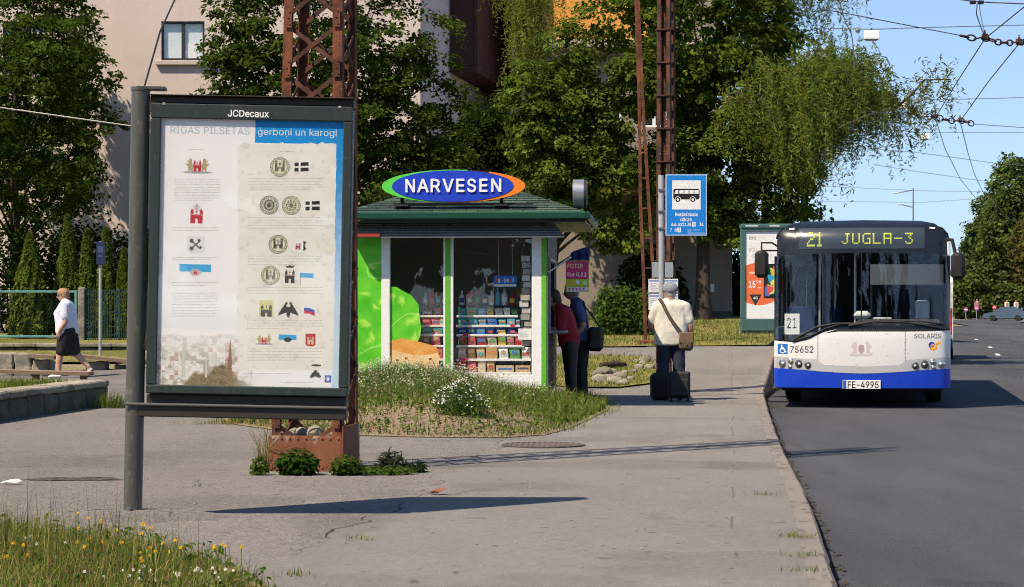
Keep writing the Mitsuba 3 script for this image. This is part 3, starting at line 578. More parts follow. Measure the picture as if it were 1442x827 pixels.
# ------------------------------------------------------------------ rusty lattice mast behind the display
def lattice_mast(k, base, yaw, quad0, quad1, z0, z1, per, leg, br, m, mb, horiz=False, bolts=True):
    """four angle-iron legs from quad0 (at z0) to quad1 (at z1), four faces of crossed flat bars"""
    q0, q1 = np.array(quad0, float), np.array(quad1, float)
    with rotz(yaw, base):
        P = lambda i, z: np.r_[q0[i] + (q1[i] - q0[i]) * (z - z0) / (z1 - z0), z]
        for i in range(4):
            sx, sy = (1 if i in (0, 3) else -1), (1 if i in (0, 1) else -1)     # which way the flanges point (inwards)
            a, b = P(i, z0), P(i, z1); t = .008; parts = []
            for (w, d, ox, oy) in ((leg, t, sx * leg / 2, sy * t / 2), (t, leg - t, sx * t / 2, sy * (t + (leg - t) / 2))):
                c = trimesh.creation.box((w, d, 1)); v = c.vertices; top = v[:, 2] > 0
                v[:, :2] += np.array([ox, oy]); v[top, :2] += b[:2]; v[~top, :2] += a[:2]; v[top, 2] = z1; v[~top, 2] = z0; c.vertices = v; parts.append(c)
            add('leg', parts, m, k)
        for f in range(4):
            i, j = f, (f + 1) % 4; mid = (q0[i] + q0[j]) / 2; nrm = np.r_[mid / (np.linalg.norm(mid) + 1e-9), 0]
            z = z0 + .02; n = 0
            while z < z1 - per:
                off = nrm * -.012
                if horiz: add('batten', bar(P(i, z) + off, P(j, z) + off, br * .35, br * 1.6, nrm), mb, k)
                else:
                    add('brace', bar(P(i, z) + off, P(j, z + per * .93) + off, br, .006, nrm), mb, k)
                    add('brace', bar(P(j, z) + off - nrm * .008, P(i, z + per * .93) + off - nrm * .008, br, .006, nrm), mb, k)
                z += per; n += 1
MY = 17.0
ms = FOC / MY
bx_ = (px(438.5, MY), MY + .3, 0)
k = thing('lattice_mast', 'rusty lattice mast with crossed bars and an orange rusted base plate behind the poster display', 'lattice mast')
hw = .292
RV = []
tw = .292 - .054
lattice_mast(k, bx_, -8.3, [(-hw, -.3), (hw, -.3), (hw, .3), (-hw, .3)], [(-hw + .108 * 2.4, -.3 + .06), (hw - .004, -.3 + .06), (hw - .004, .3 - .06), (-hw + .108 * 2.4, .3 - .06)], .0, 9.05, .40, .078, .034, 'rust', 'rust_dark')
with rotz(-8.3, bx_):
    for nm, q in (('base_plate', bx(-hw - .004, hw + .003, -.312, -.302, 0, .285)), ('base_plate', bx(hw + .0035, hw + .013, -.308, .30, 0, .36)), ('base_plate', bx(-hw - .013, -hw - .004, -.308, .30, 0, .285)), ('base_plate', bx(-hw, hw, .302, .31, 0, .285))):
        add(nm, q, 'rust_orange', k)
    for n_ in range(21):
        z = .42 + n_ * .40; f_ = z / 9.05
        for sx, xx in ((-1, -hw + .108 * 2.4 * f_), (1, hw - .004 * f_)):
            yy = -.3 + .06 * f_
            add('gusset_plate', rb(xx + (.012 if sx < 0 else -.072), xx + (.072 if sx < 0 else -.012), yy - .021, yy - .016, z - .075, z + .075, .002), 'rust', k)
            for dz in (-.05, .0, .05): RV.append(trimesh.creation.icosphere(1, .009).apply_translation((xx + (.042 if sx < 0 else -.042) + (.014 if dz else 0), yy - .021, z + dz)))
    kk = add('rivets', RV, 'rust_dark', k); labels[kk] = {'kind': 'stuff'}
    for q in range(9): RV2 = [trimesh.creation.icosphere(1, .011).apply_translation((-hw + .03 + q * .066, -.312, zz)) for zz in (.03, .262)]; kk = add('rivet_pair', RV2, 'rust_orange', k); labels[kk] = {'kind': 'stuff'}
    add('footing', rb(-hw + .01, hw - .01, -.295, .295, -.05, .26, .02), 'stone_pale', k)
    for i, (a, b, s) in enumerate(((.03, -.1, .075), (-.12, 0, .06), (.15, .05, .05), (-.2, .12, .05))):
        r = trimesh.creation.icosphere(1, s); r.vertices *= 1 + .3 * (meshkit.noise(r.vertices * 25, i)[:, None] - .5); r.vertices[:, 2] *= .8; r.apply_translation((a, b, .26 + s * .5))
        with frame((0, 0, 0)):
            kk = add('broken_stone', r, 'stone_pale'); tag(kk, ['largest pale lump of stone lying inside the foot of the rusty mast', 'grey lump of stone beside the largest one inside the mast foot', 'small stone lump near the corner post inside the mast foot', 'small stone lump at the rear inside the mast foot'][i], 'stone')
# ------------------------------------------------------------------ second mast at the bus stop, with a leaning strut
M2Y = 33.6
k = thing('lattice_mast', 'slim brown rusty mast standing behind the bus stop sign', 'lattice mast')
s = .125
lattice_mast(k, (px(938, M2Y), M2Y, -.02), -27, [(-s, -s), (s, -s), (s, s), (-s, s)], [(-s * .8, -s * .8), (s * .8, -s * .8), (s * .8, s * .8), (-s * .8, s * .8)], 0, 9.5, .52, .062, .05, 'rust_dark', 'rust_dark', horiz=True)
k = thing('mast_strut', 'thin rusty ladder-like strut leaning beside the slim brown mast', 'strut')
def leg2(pts, r): return tube(pts, r, 6)
SY = 44.2
LA = [at(909.5, 487, SY), at(906, 380, SY), at(902, 290, SY), at(900.5, 160, SY), at(896.5, 20, SY), at(893, -90, SY)]
LB = [at(923, 470, SY), at(919.5, 380, SY), at(914, 290, SY), at(906, 160, SY), at(899.5, 20, SY), at(896, -90, SY)]
for P in (LA, LB): add('leg', [bar(P[i], P[i + 1], .062, .062, (1, 0, 0)) for i in range(5)], 'rust', k)
def on(P, z):
    P = np.array(P); return np.array([np.interp(z, P[:, 2], P[:, 0]), np.interp(z, P[:, 2], P[:, 1]), z])
for z in np.arange(.95, 5.6, .62): add('rung', bar(on(LA, z), on(LB, z), .03, .045, (0, 1, 0)), 'rust', k)
add('foot', rb(LA[0][0] - .18, LA[0][0] + .3, SY - .15, SY + .15, LA[0][2] - .3, LA[0][2] + .12, .02), 'rust', k)
# ------------------------------------------------------------------ bus stop sign
TY = 31.9
k = thing('bus_stop_sign', 'blue bus stop sign with bus pictogram on a pale grey pole', 'bus stop sign')
gp_ = col((.42, .44, .45), .45, .2)
xp = px(932.5, TY); zt = pz(247, TY)
add('pole', cyl((xp, TY, -.05), (px(931, TY), TY, zt), .043, n=16), gp_, k, smooth=40)
for y_ in (268, 298, 322): add('clamp', [rb(xp - .06, xp + .08, TY - .06, TY + .05, pz(y_, TY) - .018, pz(y_, TY) + .018, .004)], col((.16, .17, .18), .5, .4), k)
xa, xb, za, zb = px(936.5, TY), px(995, TY), pz(332.5, TY), pz(246, TY)
sy_ = TY - .075; W_ = xb - xa
pxs = lambda x: px(x, TY); pzs = lambda y: pz(y, TY)
board = add('board', rb(xa, xb, sy_, sy_ + .025, za, zb, .006), col((.012, .215, .66), .4), k)
add('border', fr(sbox(xa + .004, za + .004, xb - .004, zb - .004).difference(sbox(xa + .016, za + .016, xb - .016, zb - .016)), sy_ - .0008, .001), col((.5, .62, .75), .5), board)
add('pictogram_panel', fr(sbox(pxs(946), pzs(295.5), pxs(986), pzs(254.5)), sy_ - .001, .0015), WHITE, board)
yb_ = sy_ - .0026
b0 = rrect(pxs(947.5), pxs(984.5), pzs(281.5), pzs(266.5), .03)
busp = b0
for i in range(4): busp = busp.difference(sbox(pxs(956.2 + i * 7.0), pzs(273.5), pxs(962.2 + i * 7.0), pzs(268.2)))
busp = busp.difference(Polygon([(pxs(949), pzs(273.5)), (pxs(951), pzs(268.2)), (pxs(954.6), pzs(268.2)), (pxs(954.6), pzs(273.5))]))
for wx in (954, 975): busp = busp.difference(ell(pxs(wx), pzs(281.5), .045, .045)).union(ell(pxs(wx), pzs(281.5), .037, .037)).difference(ell(pxs(wx), pzs(281.5), .018, .018))
add('bus_pictogram', fr(busp.buffer(0), yb_, .0015), BLACK, board)
for sx_, s_y, t_, w_, h_ in ((966, 302.5, 'Botāniskais', 32, .048), (965.5, 309.5, 'dārzs', 16, .048)):
    add('lettering', front(text(t_, h_, w_ / FOC * TY, .0015, True, (pxs(sx_), pzs(s_y))), yb_), WHITE, board)
for sx_, s_y, t_, w_ in ((947, 316.5, '4.', 5), (954.5, 316.5, '6.4z', 11), (964, 316.5, '21.', 7), (970.5, 316.5, '38.', 6), (987.5, 316.5, '36.', 6.5), (944.5, 324.2, '7', 2.6), (951, 324.2, '8', 3)):
    add('lettering', front(text(t_, .048, w_ / FOC * TY, .0015, True, (pxs(sx_), pzs(s_y))), yb_), WHITE, board)
for (a, c, d, e) in ((974, 979, 319.5, 313), (953, 958.5, 327.5, 321)):
    add('number_patch', fr(sbox(pxs(a), pzs(d), pxs(c), pzs(e)), yb_, .0012), WHITE, board); add('lettering', front(text('3', .04, 2.6 / FOC * TY, .001, True, (pxs((a + c) / 2), pzs((d + e) / 2))), yb_ - .0014), col((.02, .2, .6)), board)
for (a, c, d, e) in ((967, 973, 328, 323), (976, 985, 325.6, 323), (968, 992, 330.2, 327.6)):
    add('note_panel', fr(sbox(pxs(a), pzs(d), pxs(c), pzs(e)), yb_, .001), col((.12, .32, .66), .5), board)
# timetable panels fixed to the mast and pole below the sign
TM = thing('timetable_holder', 'grey backing plates and white printed timetables under the bus stop sign', 'timetable holder')
ty = M2Y - .42
for (a, c) in ((918.5, 930.5), (936.5, 948)):
    add('blank_plate', rb(px(a, ty), px(c, ty), ty, ty + .012, pz(391, ty), pz(369.5, ty), .003), col((.30, .36, .38), .35), TM)
for i, (a, c, d, e) in enumerate(((913, 929, 412, 393), (931, 955, 412, 393), (913.5, 929, 437, 414.5), (931, 955, 437, 414.5), (914.5, 929, 459, 439))):
    s_ = add('timetable', rb(px(a, ty), px(c, ty), ty, ty + .01, pz(d, ty), pz(e, ty), .003), col((.72, .73, .77), .5), TM)
    hdr = sbox(px(a + 1, ty), pz(e + 4, ty), px(c - 1, ty), pz(e + 1.2, ty)); add('printed_heading', fr(hdr, ty - .0008, .001), col((.22, .30, .55), .6), s_)
    if i == 4: add('printed_block', fr(sbox(px(a + 2, ty), pz(d - 2, ty), px(c - 3, ty), pz(e + 6, ty)), ty - .0008, .001), col((.03, .10, .48), .6), s_)
    rows = [sbox(px(a + 2 + (rw % 2) * .6, ty), pz(e + 7 + rw * 2.3, ty), px(c - 2 - 4 * rng.random(), ty), pz(e + 6.2 + rw * 2.3, ty)) for rw in range(5)]
    if i < 4: add('small_print', fr(MultiPolygon(rows), ty - .0008, .0008), col((.35, .36, .42), .6), s_)
add('holder_rail', [rb(px(912, ty), px(956, ty), ty + .0105, ty + .03, pz(414, ty), pz(411.5, ty), .002)], col((.2, .22, .24), .5), TM)
add('holder_post', [rb(px(929.2, ty), px(930.8, ty), ty + .012, ty + .03, pz(460, ty), pz(366, ty), .002)], col((.2, .22, .24), .5), TM)
add('holder_bracket', bar((px(938, M2Y), M2Y - .15, pz(413, ty)), (px(938, ty), ty + .02, pz(413, ty)), .04, .04), 'rust_dark', TM)
# ------------------------------------------------------------------ second advertising display beyond the stop
CY2 = 48.0
z0_ = land(px(1085, CY2), CY2) - .05
k = thing('advertising_display', 'teal framed advertising display with orange poster half hidden by the bus', 'poster display')
X = lambda x: px(x, CY2); Z = lambda y: pz(y, CY2)
TEAL = col((.055, .125, .12), .4)
xl, xr = 1043.5, 1128
add('case', rb(X(xl), X(xr), CY2 + .01, CY2 + .22, z0_, Z(318), .02), TEAL, k)
for nm, q in (('frame_stile', (xl, 1049.5, 449, 326)), ('frame_stile', (1122, xr, 449, 326)), ('frame_rail', (xl, xr, 326, 319)), ('plinth', (xl, xr, 466, 449.5))):
    add(nm, rb(X(q[0]), X(q[1]), CY2 - .05, CY2 + .008, Z(q[2]), Z(q[3]), .008), TEAL, k)
add('cap', rb(X(xl - .8), X(xr + .8), CY2 - .08, CY2 + .26, Z(322), Z(315.5), .02), TEAL, k)
for q in ((1049, 1067), (1083, 1097)): add('cap_plate', rb(X(q[0]), X(q[1]), CY2 - .084, CY2 - .0805, Z(319.6), Z(317.2), .001), col((.5, .55, .55), .4), k)
po = add('poster', bx(X(1049.5), X(1122), CY2 - .012, CY2 - .002, Z(449), Z(326)), col((.80, .80, .80), .4), k)
yp = CY2 - .0135
add('print_shape', fr(ell(X(1069), Z(400), 36 / FOC * CY2, 30 / FOC * CY2).intersection(sbox(X(1049.6), Z(440), X(1121), Z(330))), yp, .001), col((.76, .16, .055), .5), po)
add('lettering', front(text('15', .145, 9.5 / FOC * CY2, .001, True, (X(1059), Z(400.5))), yp - .0015), WHITE, po); add('lettering', front(text('99', .07, 6.5 / FOC * CY2, .001, True, (X(1068.5), Z(397.5))), yp - .0015), WHITE, po)
add('print_rule', fr(MultiPolygon([sbox(X(1055), Z(385.5), X(1066), Z(383)), sbox(X(1066), Z(406), X(1072), Z(405))]), yp - .0015, .001), col((.85, .6, .5)), po)
add('print_mark', fr(Polygon([(X(1056), Z(415.5)), (X(1071.5), Z(415.5)), (X(1063.7), Z(429.5))]).buffer(.01), yp - .0015, .001), col((.03, .03, .035)), po)
add('lettering', front(text('4G', .06, 6 / FOC * CY2, .001, True, (X(1063.8), Z(419.8))), yp - .003), WHITE, po)
add('lettering', front(text('tml', .085, 10 / FOC * CY2, .001, True, (X(1059.5), Z(335))), yp), col((.2, .2, .22)), po)
add('lettering', front(text('htc', .075, 8 / FOC * CY2, .001, False, (X(1072), Z(334))), yp), col((.5, .5, .52)), po)
add('lettering', front(text('DOD', .09, 11 / FOC * CY2, .001, False, (X(1060), Z(352))), yp), col((.35, .35, .37)), po)
add('lettering', front(text('JAUNU', .075, 30 / FOC * CY2, .001, False, (X(1072), Z(360))), yp), col((.4, .4, .42)), po)
ph = add('printed_phone', fr(rrect(X(1075.5), X(1100), Z(420.5), Z(372), .03), yp - .0015, .001), BLACK, po)
g = np.random.default_rng(5)
for c in ((.03, .35, .55), (.75, .5, .05), (.2, .55, .1), (.65, .08, .1), (.75, .68, .1), (.1, .15, .5), (.85, .35, .05), (.1, .6, .5)):
    for q in range(2):
        cx, cy = 1077 + 21 * g.random(), 376 + 40 * g.random()
        poly = Polygon([(X(cx + dx), Z(cy + dy)) for dx, dy in ((-5, -6 - 5 * g.random()), (6, -3), (5, 8 * g.random()), (-2, 7))]).convex_hull.intersection(sbox(X(1077), Z(417.5), X(1098.5), Z(375)))
        if poly.geom_type == 'Polygon' and poly.area > 0: add('printed_colour', fr(poly, yp - .0026 - .0004 * q - .0008 * g.random(), .0003), col(c), ph)
# ------------------------------------------------------------------ kiosk
KY = 28.2; KS = FOC / KY
KM = frame((px(770, KY), KY, 0), (.9976, -.0686, 0), (.0686, .9976, 0))
GRN, WHT, DGRN, DARK = col((.115, .43, .035), .35), col((.78, .79, .78), .35), col((.010, .036, .025), .4), col((.018, .019, .02), .5)
LINING = col((.34, .325, .30), .7)
kx = lambda x: (x - 770) / KS
kz = lambda y: EYE - (y - HOR) / KS
L0 = kx(497)                      # left end of the front, behind the display
DEP = 2.7
K = thing('kiosk', 'small green and white newspaper kiosk with shop windows and a hipped shingle roof', 'kiosk')
PR = []                            # goods for sale, placed after the kiosk
with KM:
    zf, zt = .12, kz(318)
    add('plinth', rb(L0, 0, .0, DEP, -.05, zf, .02), 'stone_dark', K)
    # front frame members
    for (a, b, c) in ((749, 763, WHT), (763.2, 770, GRN), (627, 634, GRN), (624, 626.9, WHT), (634.1, 638, WHT), (536, 548, WHT), (497, 500, GRN)):
        add('frame_post', rb(kx(a), kx(b), -.03 - (.006 if c == GRN else 0), .05, zf + .001, zt, .005), c, K)
    for (a, b) in ((548, 624), (638, 749)):
        add('window_rail', rb(kx(a) + .001, kx(b) - .001, -.02, .045, zf + .001, kz(528), .005), WHT, K)
        add('window_head', rb(kx(a) + .001, kx(b) - .001, -.02, .045, kz(334), zt, .005), DARK, K)
        add('window_pane', trimesh.Trimesh([(kx(a), .015, kz(528)), (kx(b), .015, kz(528)), (kx(b), .015, kz(334)), (kx(a), .015, kz(334))], [(0, 1, 2), (0, 2, 3)], process=False), 'clear_glass', K)
    O3 = (XF[-1] @ np.array([0, 0, 0, 1.0]))[:3]
    def lettuce_fn(p, n, uv):
        x, z = (p.x - O3[0]), p.z
        f = fbm(x * 5, 1, z * 5, 4); e, e2, r = voronoi(x * 3.2 + f, z * 3.2 + f)
        c = mix(C3(.05, .42, .012), C3(.16, .62, .04), f * 1.2 - .1)
        c = mix(c, C3(.42, .78, .10), smoothstep(.30, .05, e) * .8)
        band = smoothstep(.02, .0, dr.abs(noise(x * 2.2, 1, z * 2.2) - .5)) * .4
        return mix(c, C3(.62, .85, .30), band)
    pmat('lettuce_print', lettuce_fn, .35, None, 0, .4)
    add('side_panel', rb(kx(500) + .001, kx(536) - .001, -.012, .03, zf + .001, zt, .004), 'lettuce_print', K)
    # printed window film: lettuce leaf and a slice of bread
    wav = lambda P, a, s: Polygon([(x + a * math.sin(i * 2.1 + s), z + a * math.cos(i * 1.7 + s)) for i, (x, z) in enumerate(P)]).buffer(.02).buffer(-.01)
    g1 = [(kx(x), kz(y)) for x, y in ((549, 406), (556, 405), (566, 409), (577, 417), (586, 430), (590, 446), (591, 462), (588, 476), (584, 488), (575, 500), (562, 514), (549, 527))]
    film = add('window_film', fr(wav(g1, .012, 0), .008, .002), 'lettuce_print', K, label='green lettuce leaf printed on the window film')
    g2 = [(kx(x), kz(y)) for x, y in ((549, 523), (562, 512), (575, 514), (596, 520), (604, 527), (549, 527.5))]
    add('window_film', fr(Polygon(g2).buffer(.01), .0045, .002), 'lettuce_print', K)
    crumb = pmat('bread_print', lambda p, n, uv: mix(C3(.66, .40, .16), C3(.85, .62, .33), fbm((p.x - O3[0]) * 12, 1, p.z * 12, 3)) * (1 - .55 * smoothstep(.86, .92, noise((p.x - O3[0]) * 7 + 3, 4, p.z * 7))), .4)
    crust = pmat('crust_print', lambda p, n, uv: mix(C3(.60, .24, .05), C3(.78, .42, .12), fbm((p.x - O3[0]) * 10, 1, p.z * 16, 3)), .4)
    add('window_film', fr(Polygon([(kx(x), kz(y)) for x, y in ((549, 490), (582, 497), (614, 497), (617, 503), (615, 520), (600, 525), (580, 518), (549, 515))]).buffer(.012), .0035, .001), crumb, K, label='slice of bread printed on the window film')
    add('window_film', fr(Polygon([(kx(x), kz(y)) for x, y in ((549, 482), (565, 478), (590, 483), (612, 489), (616, 496), (600, 499), (580, 499), (549, 491))]).buffer(.012), .0022, .001), crust, K)
    for (x, y) in ((558, 508), (571, 505), (605, 506)): add('window_film', fr(ell(kx(x), kz(y), .022, .018, 14), .001, .001), col((.16, .045, .015), .5), K)
    # other walls, floor, ceiling
    add('side_wall', bx(L0, L0 + .05, .051, DEP, zf, zt), GRN, K)
    add('back_wall', bx(L0 + .05, 0, DEP - .05, DEP, zf, zt), LINING, K)
    add('floor', bx(L0 + .05, -.05, .06, DEP - .051, zf + .001, zf + .03), LINING, K)
    add('ceiling', bx(L0, .0, .0, DEP, zt + .001, zt + .05), LINING, K)
    # right side: dark framed wall with a serving hatch and a counter
    for (y0, y1, z0, z1, c) in ((.051, .45, zf, zt, DARK), (.45, 1.95, zf, 1.0, DARK), (1.95, DEP - .051, zf, zt, DARK), (.45, 1.95, 1.95, zt, DARK)):
        add('side_wall', bx(-.05, 0, y0, y1, z0, z1), c, K)
    add('hatch_frame', [rb(.001, .03, .42, .47, .98, 2.0, .004), rb(.001, .03, 1.93, 1.98, .98, 2.0, .004), rb(.001, .03, .47, 1.93, 1.96, 2.0, .004)], col((.25, .26, .27), .4), K)
    add('counter', rb(.001, .22, .46, 1.94, .985, 1.02, .006), col((.22, .23, .24), .4), K)
    add('corner_trim', rb(.001, .02, -.03, .05, zf, zt, .003), col((.10, .105, .11), .4), K)
    # roof: hipped, green shingles in courses
    ez = kz(303); ov = .30; ex0, ex1, ey0, ey1 = L0 - .13, kx(826), -.37, DEP + .45; rz = kz(264)
    rx0, rx1, ry = ex0 + .75, ex1 - .95, (ey0 + ey1) / 2
    E_ = [(ex0, ey0, ez), (ex1, ey0, ez), (ex1, ey1, ez), (ex0, ey1, ez)]; R_ = [(rx0, ry, rz), (rx1, ry, rz)]
    fcs = [[E_[0], E_[1], R_[1], R_[0]], [E_[1], E_[2], R_[1]], [E_[2], E_[3], R_[0], R_[1]], [E_[3], E_[0], R_[0]]]
    v = np.array(E_ + R_); core = trimesh.Trimesh(v, [(0, 1, 5), (0, 5, 4), (1, 2, 5), (2, 3, 4), (2, 4, 5), (3, 0, 4), (0, 2, 1), (0, 3, 2)], process=False)
    rf = add('roof', core, DGRN, K)
    SH = [col((.018 + .009 * i, .036 + .013 * i, .030 + .009 * i), .85) for i in range(4)]
    for fi, f in enumerate(fcs[:2] + [fcs[3]]):
        f = np.array(f); a, b = f[0], f[1]; u = (b - a) / np.linalg.norm(b - a); n_ = np.cross(b - a, f[2] - a); n_ /= np.linalg.norm(n_); w = np.cross(n_, u)
        loc = Polygon([((p - a) @ u, (p - a) @ w) for p in f]); H_ = loc.bounds[3]; Lw = loc.bounds[2]
        nc = 9; ch = H_ / nc
        for r in range(nc):
            sw = .30; x = -(r % 2) * sw / 2
            while x < Lw:
                s_ = sbox(x + .004, r * ch - (.03 if r else 0), x + sw - .004, (r + 1) * ch).intersection(loc)
                if s_.geom_type == 'Polygon' and s_.area > .004 and (fi < 1 or r % 1 == 0):
                    m_ = trimesh.creation.extrude_polygon(s_, .008, engine='earcut'); vv = m_.vertices; tl = .010 + .012 * (1 - (vv[:, 1] - r * ch) / ch)
                    m_.vertices = a + vv[:, :1] * u + vv[:, 1:2] * w + (vv[:, 2:3] + tl[:, None]) * n_
                    add('shingle', m_, SH[int(rng.integers(0, 4))], rf)
                x += sw
    add('gutter', [rb(ex0 - .02, ex1 + .02, ey0 - .07, ey0 - .002, ez - .075, ez + .03, .02)], col((.009, .055, .036), .35), rf)
    add('gutter', [rb(ex1 + .003, ex1 + .06, ey0 - .07, ey1, ez - .075, ez + .03, .02)], col((.009, .055, .036), .35), rf)
    add('soffit', bx(ex0, ex1, ey0, ey1, ez - .11, ez - .08), DGRN, rf)
    add('fascia', rb(L0, kx(796), -.1, -.04, zt + .052, ez - .115, .005), col((.05, .22, .03), .4), K)
    add('fascia_strip', rb(kx(573), kx(705), -.115, -.101, kz(314.2), kz(310), .003), col((.36, .31, .22), .5), K)
    add('fascia_strip', rb(L0, kx(538), -.33, -.30, kz(334.5), kz(329), .003), col((.34, .035, .018), .5), K)
    # slatted sunshade
    aw = thing('slatted_sunshade', 'dark slatted metal sunshade over the kiosk windows', 'sunshade')
    for i in range(5):
        zz = kz(318.5 + i * 3.6); yy = -.10 - .04 * i; xr = kx(783 + i * 3.2)
        add('slat', bar((L0, yy, zz), (xr, yy, zz), .075, .012, (0, .35, 1)), col((.075, .08, .095), .4), aw)
        add('slat_lip', rb(L0, xr, yy - .047, yy - .034, zz - .026, zz - .006, .003), col((.21, .22, .245), .35), aw)
    for xx in (kx(540), kx(632), kx(764)): add('bracket', bar((xx, -.03, kz(316)), (xx, -.27, kz(333)), .03, .03), DARK, aw)
    # oval name sign on the roof
    sg = thing('shop_sign', 'oval blue shop sign with green and orange rims on the kiosk roof', 'shop sign')
    scx, scz, ys = kx(640), kz(263), -.2
    a_, b_ = 101 / KS, 23.0 / KS
    add('sign_back', fr(ell(scx, scz, a_, b_, 64), ys + .09, .09), DARK, sg)
    whole = ell(scx, scz, a_, b_, 64); inner = ell(kx(639), scz, 85.5 / KS, 22 / KS, 64)
    gp2 = whole.difference(inner.buffer(.004)); lim = kx(645)
    add('rim', fr(gp2.intersection(sbox(scx - a_, scz - b_, lim, scz + b_)).union(whole.difference(inner).intersection(sbox(scx - a_, scz, kx(660), scz + b_))).buffer(0), ys - .001, .012), col((.10, .62, .08), .35), sg, label='green crescent rim')
    add('rim', fr(gp2.intersection(sbox(kx(632), scz - b_, scx + a_, scz + .01)).union(gp2.intersection(sbox(kx(690), scz - b_, scx + a_, scz + b_))).buffer(0), ys - .0012, .012), col((.86, .22, .025), .35), sg, label='orange crescent rim')
    add('sign_face', fr(inner, ys - .002, .02), col((.018, .055, .52), .3), sg)
    for ch, xc, w in zip('NARVESEN', (579.5, 597.5, 615, 633, 650, 666, 682.5, 700.5), (13.5, 16.5, 13.5, 15.5, 11.5, 12.5, 11.5, 14)):
        add('shop_letter', front(text(ch, .166, w / KS, .02, True, (kx(xc), kz(262.3))), ys - .0225), WHITE, sg)
    for xx in (kx(567), kx(707)): add('sign_foot', [bar((xx, -.05, kz(290)), (xx, -.15, kz(280)), .05, .03), rb(xx - .09, xx + .09, -.2, .05, kz(291.5), kz(289), .005)], DARK, sg)
    add('sign_bar', [bar((kx(555), -.13, kz(288.5)), (kx(752), -.13, kz(288.5)), .05, .03)], DARK, sg)
    # round lamp sign seen edge-on at the roof corner
    dl = thing('round_sign', 'round silver edged sign seen edge-on at the kiosk roof corner', 'sign')
    cz_ = kz(272.5); yy = .15; fx = kx(806.5)
    add('drum', cyl((fx, yy, cz_), (kx(822), yy, cz_), .19, n=36), col((.45, .46, .48), .3, .7), dl, smooth=40)
    add('face', [cyl((kx(822) + .001, yy, cz_), (kx(826), yy, cz_), .183, n=36)], col((.03, .03, .035), .3), dl, smooth=40)
    add('stand', rb(kx(812), kx(818), yy - .03, yy + .03, kz(306), kz(289), .004), DARK, dl)
    # fittings inside
    for wi, (a, b) in enumerate(((552, 622), (640, 747))):
        R = thing('shelf_rack', ['white shelf rack in the narrow kiosk window beside the bread print', 'white shelf rack with many rows of goods in the wider kiosk window'][wi], 'shelf rack')
        levels = ((445, 640 if wi else 588, 728 if wi else 622), (459, 640 if wi else 588, 731 if wi else 622), (472, 640 if wi else 588, 729 if wi else 622), (487.5, 640 if wi else 588, 737 if wi else 622), (507, 640 if wi else 588, 747 if wi else 622), (526, 640 if wi else 588, 747 if wi else 622))
        for li, (yl, xa_, xb_) in enumerate(levels):
            sz = kz(yl); f0 = .13 - .0 * li + (5 - li) * .022
            add('shelf', rb(kx(xa_), kx(xb_), f0, f0 + .34, sz - .016, sz - .002, .003), WHT, R)
            add('price_rail', rb(kx(xa_), kx(xb_), f0 - .012, f0 - .001, sz - .020, sz + .010, .003), WHT, R)
            PR.append((wi, li, kx(xa_), kx(xb_), f0, sz))
        for xx in (kx(640 if wi else 588), kx(747 if wi else 622) - .02): add('upright', rb(xx, xx + .02, .46, .49, zf + .03, kz(430), .003), WHT, R)
        if wi:
            for (q0, q1, q2) in ((649, 657, 472), (645, 658, 507), (717, 724, 459)): add('price_ticket', rb(kx(q0), kx(q1), .13 - .02 + (.022 * (3 if q2 == 472 else 1 if q2 == 507 else 4)), .13 - .0135 + (.022 * (3 if q2 == 472 else 1 if q2 == 507 else 4)), kz(q2 + 1.6), kz(q2 - 2.2), .001), col((.6, .03, .12), .5), R)
    pb = thing('hanging_poster', 'small blue poster hanging inside the kiosk window', 'poster')
    add('sheet', rb(kx(693), kx(726), .25, .256, kz(404), kz(388), .001), col((.02, .16, .55), .4), pb)
    add('print_band', fr(sbox(kx(694), kz(403.5), kx(725), kz(400)), .249, .001), col((.7, .74, .78), .5), pb)
    for q in range(7): add('print_mark', fr(sbox(kx(695.5 + q * 4), kz(397 + (q % 2)), kx(698 + q * 4), kz(391 + (q % 3))), .249, .0008), col(((.35, .6, .85), (.6, .75, .9), (.6, .1, .08))[q % 3 if q else 2], .5), pb)
    add('string', tube([(kx(700), .253, kz(388)), (kx(700), .253, kz(336))], .002), WHT, pb); add('string', tube([(kx(720), .253, kz(388)), (kx(720), .253, kz(336))], .002), WHT, pb)
    cr = thing('postcard_rack', 'tall narrow rack of pale postcards beside the white window post', 'postcard rack')
    for i in range(14):
        yv = 360 + i * 9.2; x_ = 739 + rng.normal(0, 1.2)
        add('postcard', rb(kx(x_ - 3 - 3 * rng.random()), kx(x_ + 7), .10 + .02 * (i % 3), .106 + .02 * (i % 3), kz(yv + 8), kz(yv), .001), col(((.5, .5, .47), (.32, .33, .31), (.42, .4, .34), (.6, .6, .58))[i % 4], .5), cr)
    add('wire_frame', [tube([(kx(734), .17, zf + .02), (kx(734), .17, kz(350))], .004), tube([(kx(746), .17, zf + .02), (kx(746), .17, kz(350))], .004)], col((.4, .4, .4), .4, .5), cr)
    nt = thing('notice', 'white notice card on the inside of the kiosk window edge', 'notice')
    add('card', rb(kx(729), kx(748), .06, .064, kz(479), kz(463), .001), WHT, nt); add('print_line', fr(MultiPolygon([sbox(kx(732), kz(471 + i * 3), kx(745 - 2 * i), kz(470.2 + i * 3)) for i in range(2)]), .0595, .001), col((.35, .35, .35)), nt)
    # goods
    ROWN = ['top shelf', 'second shelf from the top', 'third shelf from the top', 'fourth shelf from the top', 'fifth shelf from the top', 'bottom shelf']
    ORD = ['first', 'second', 'third', 'fourth', 'fifth', 'sixth', 'seventh', 'eighth', 'ninth', 'tenth', 'eleventh', 'twelfth', 'thirteenth', 'fourteenth', 'fifteenth', 'sixteenth', 'seventeenth', 'eighteenth']
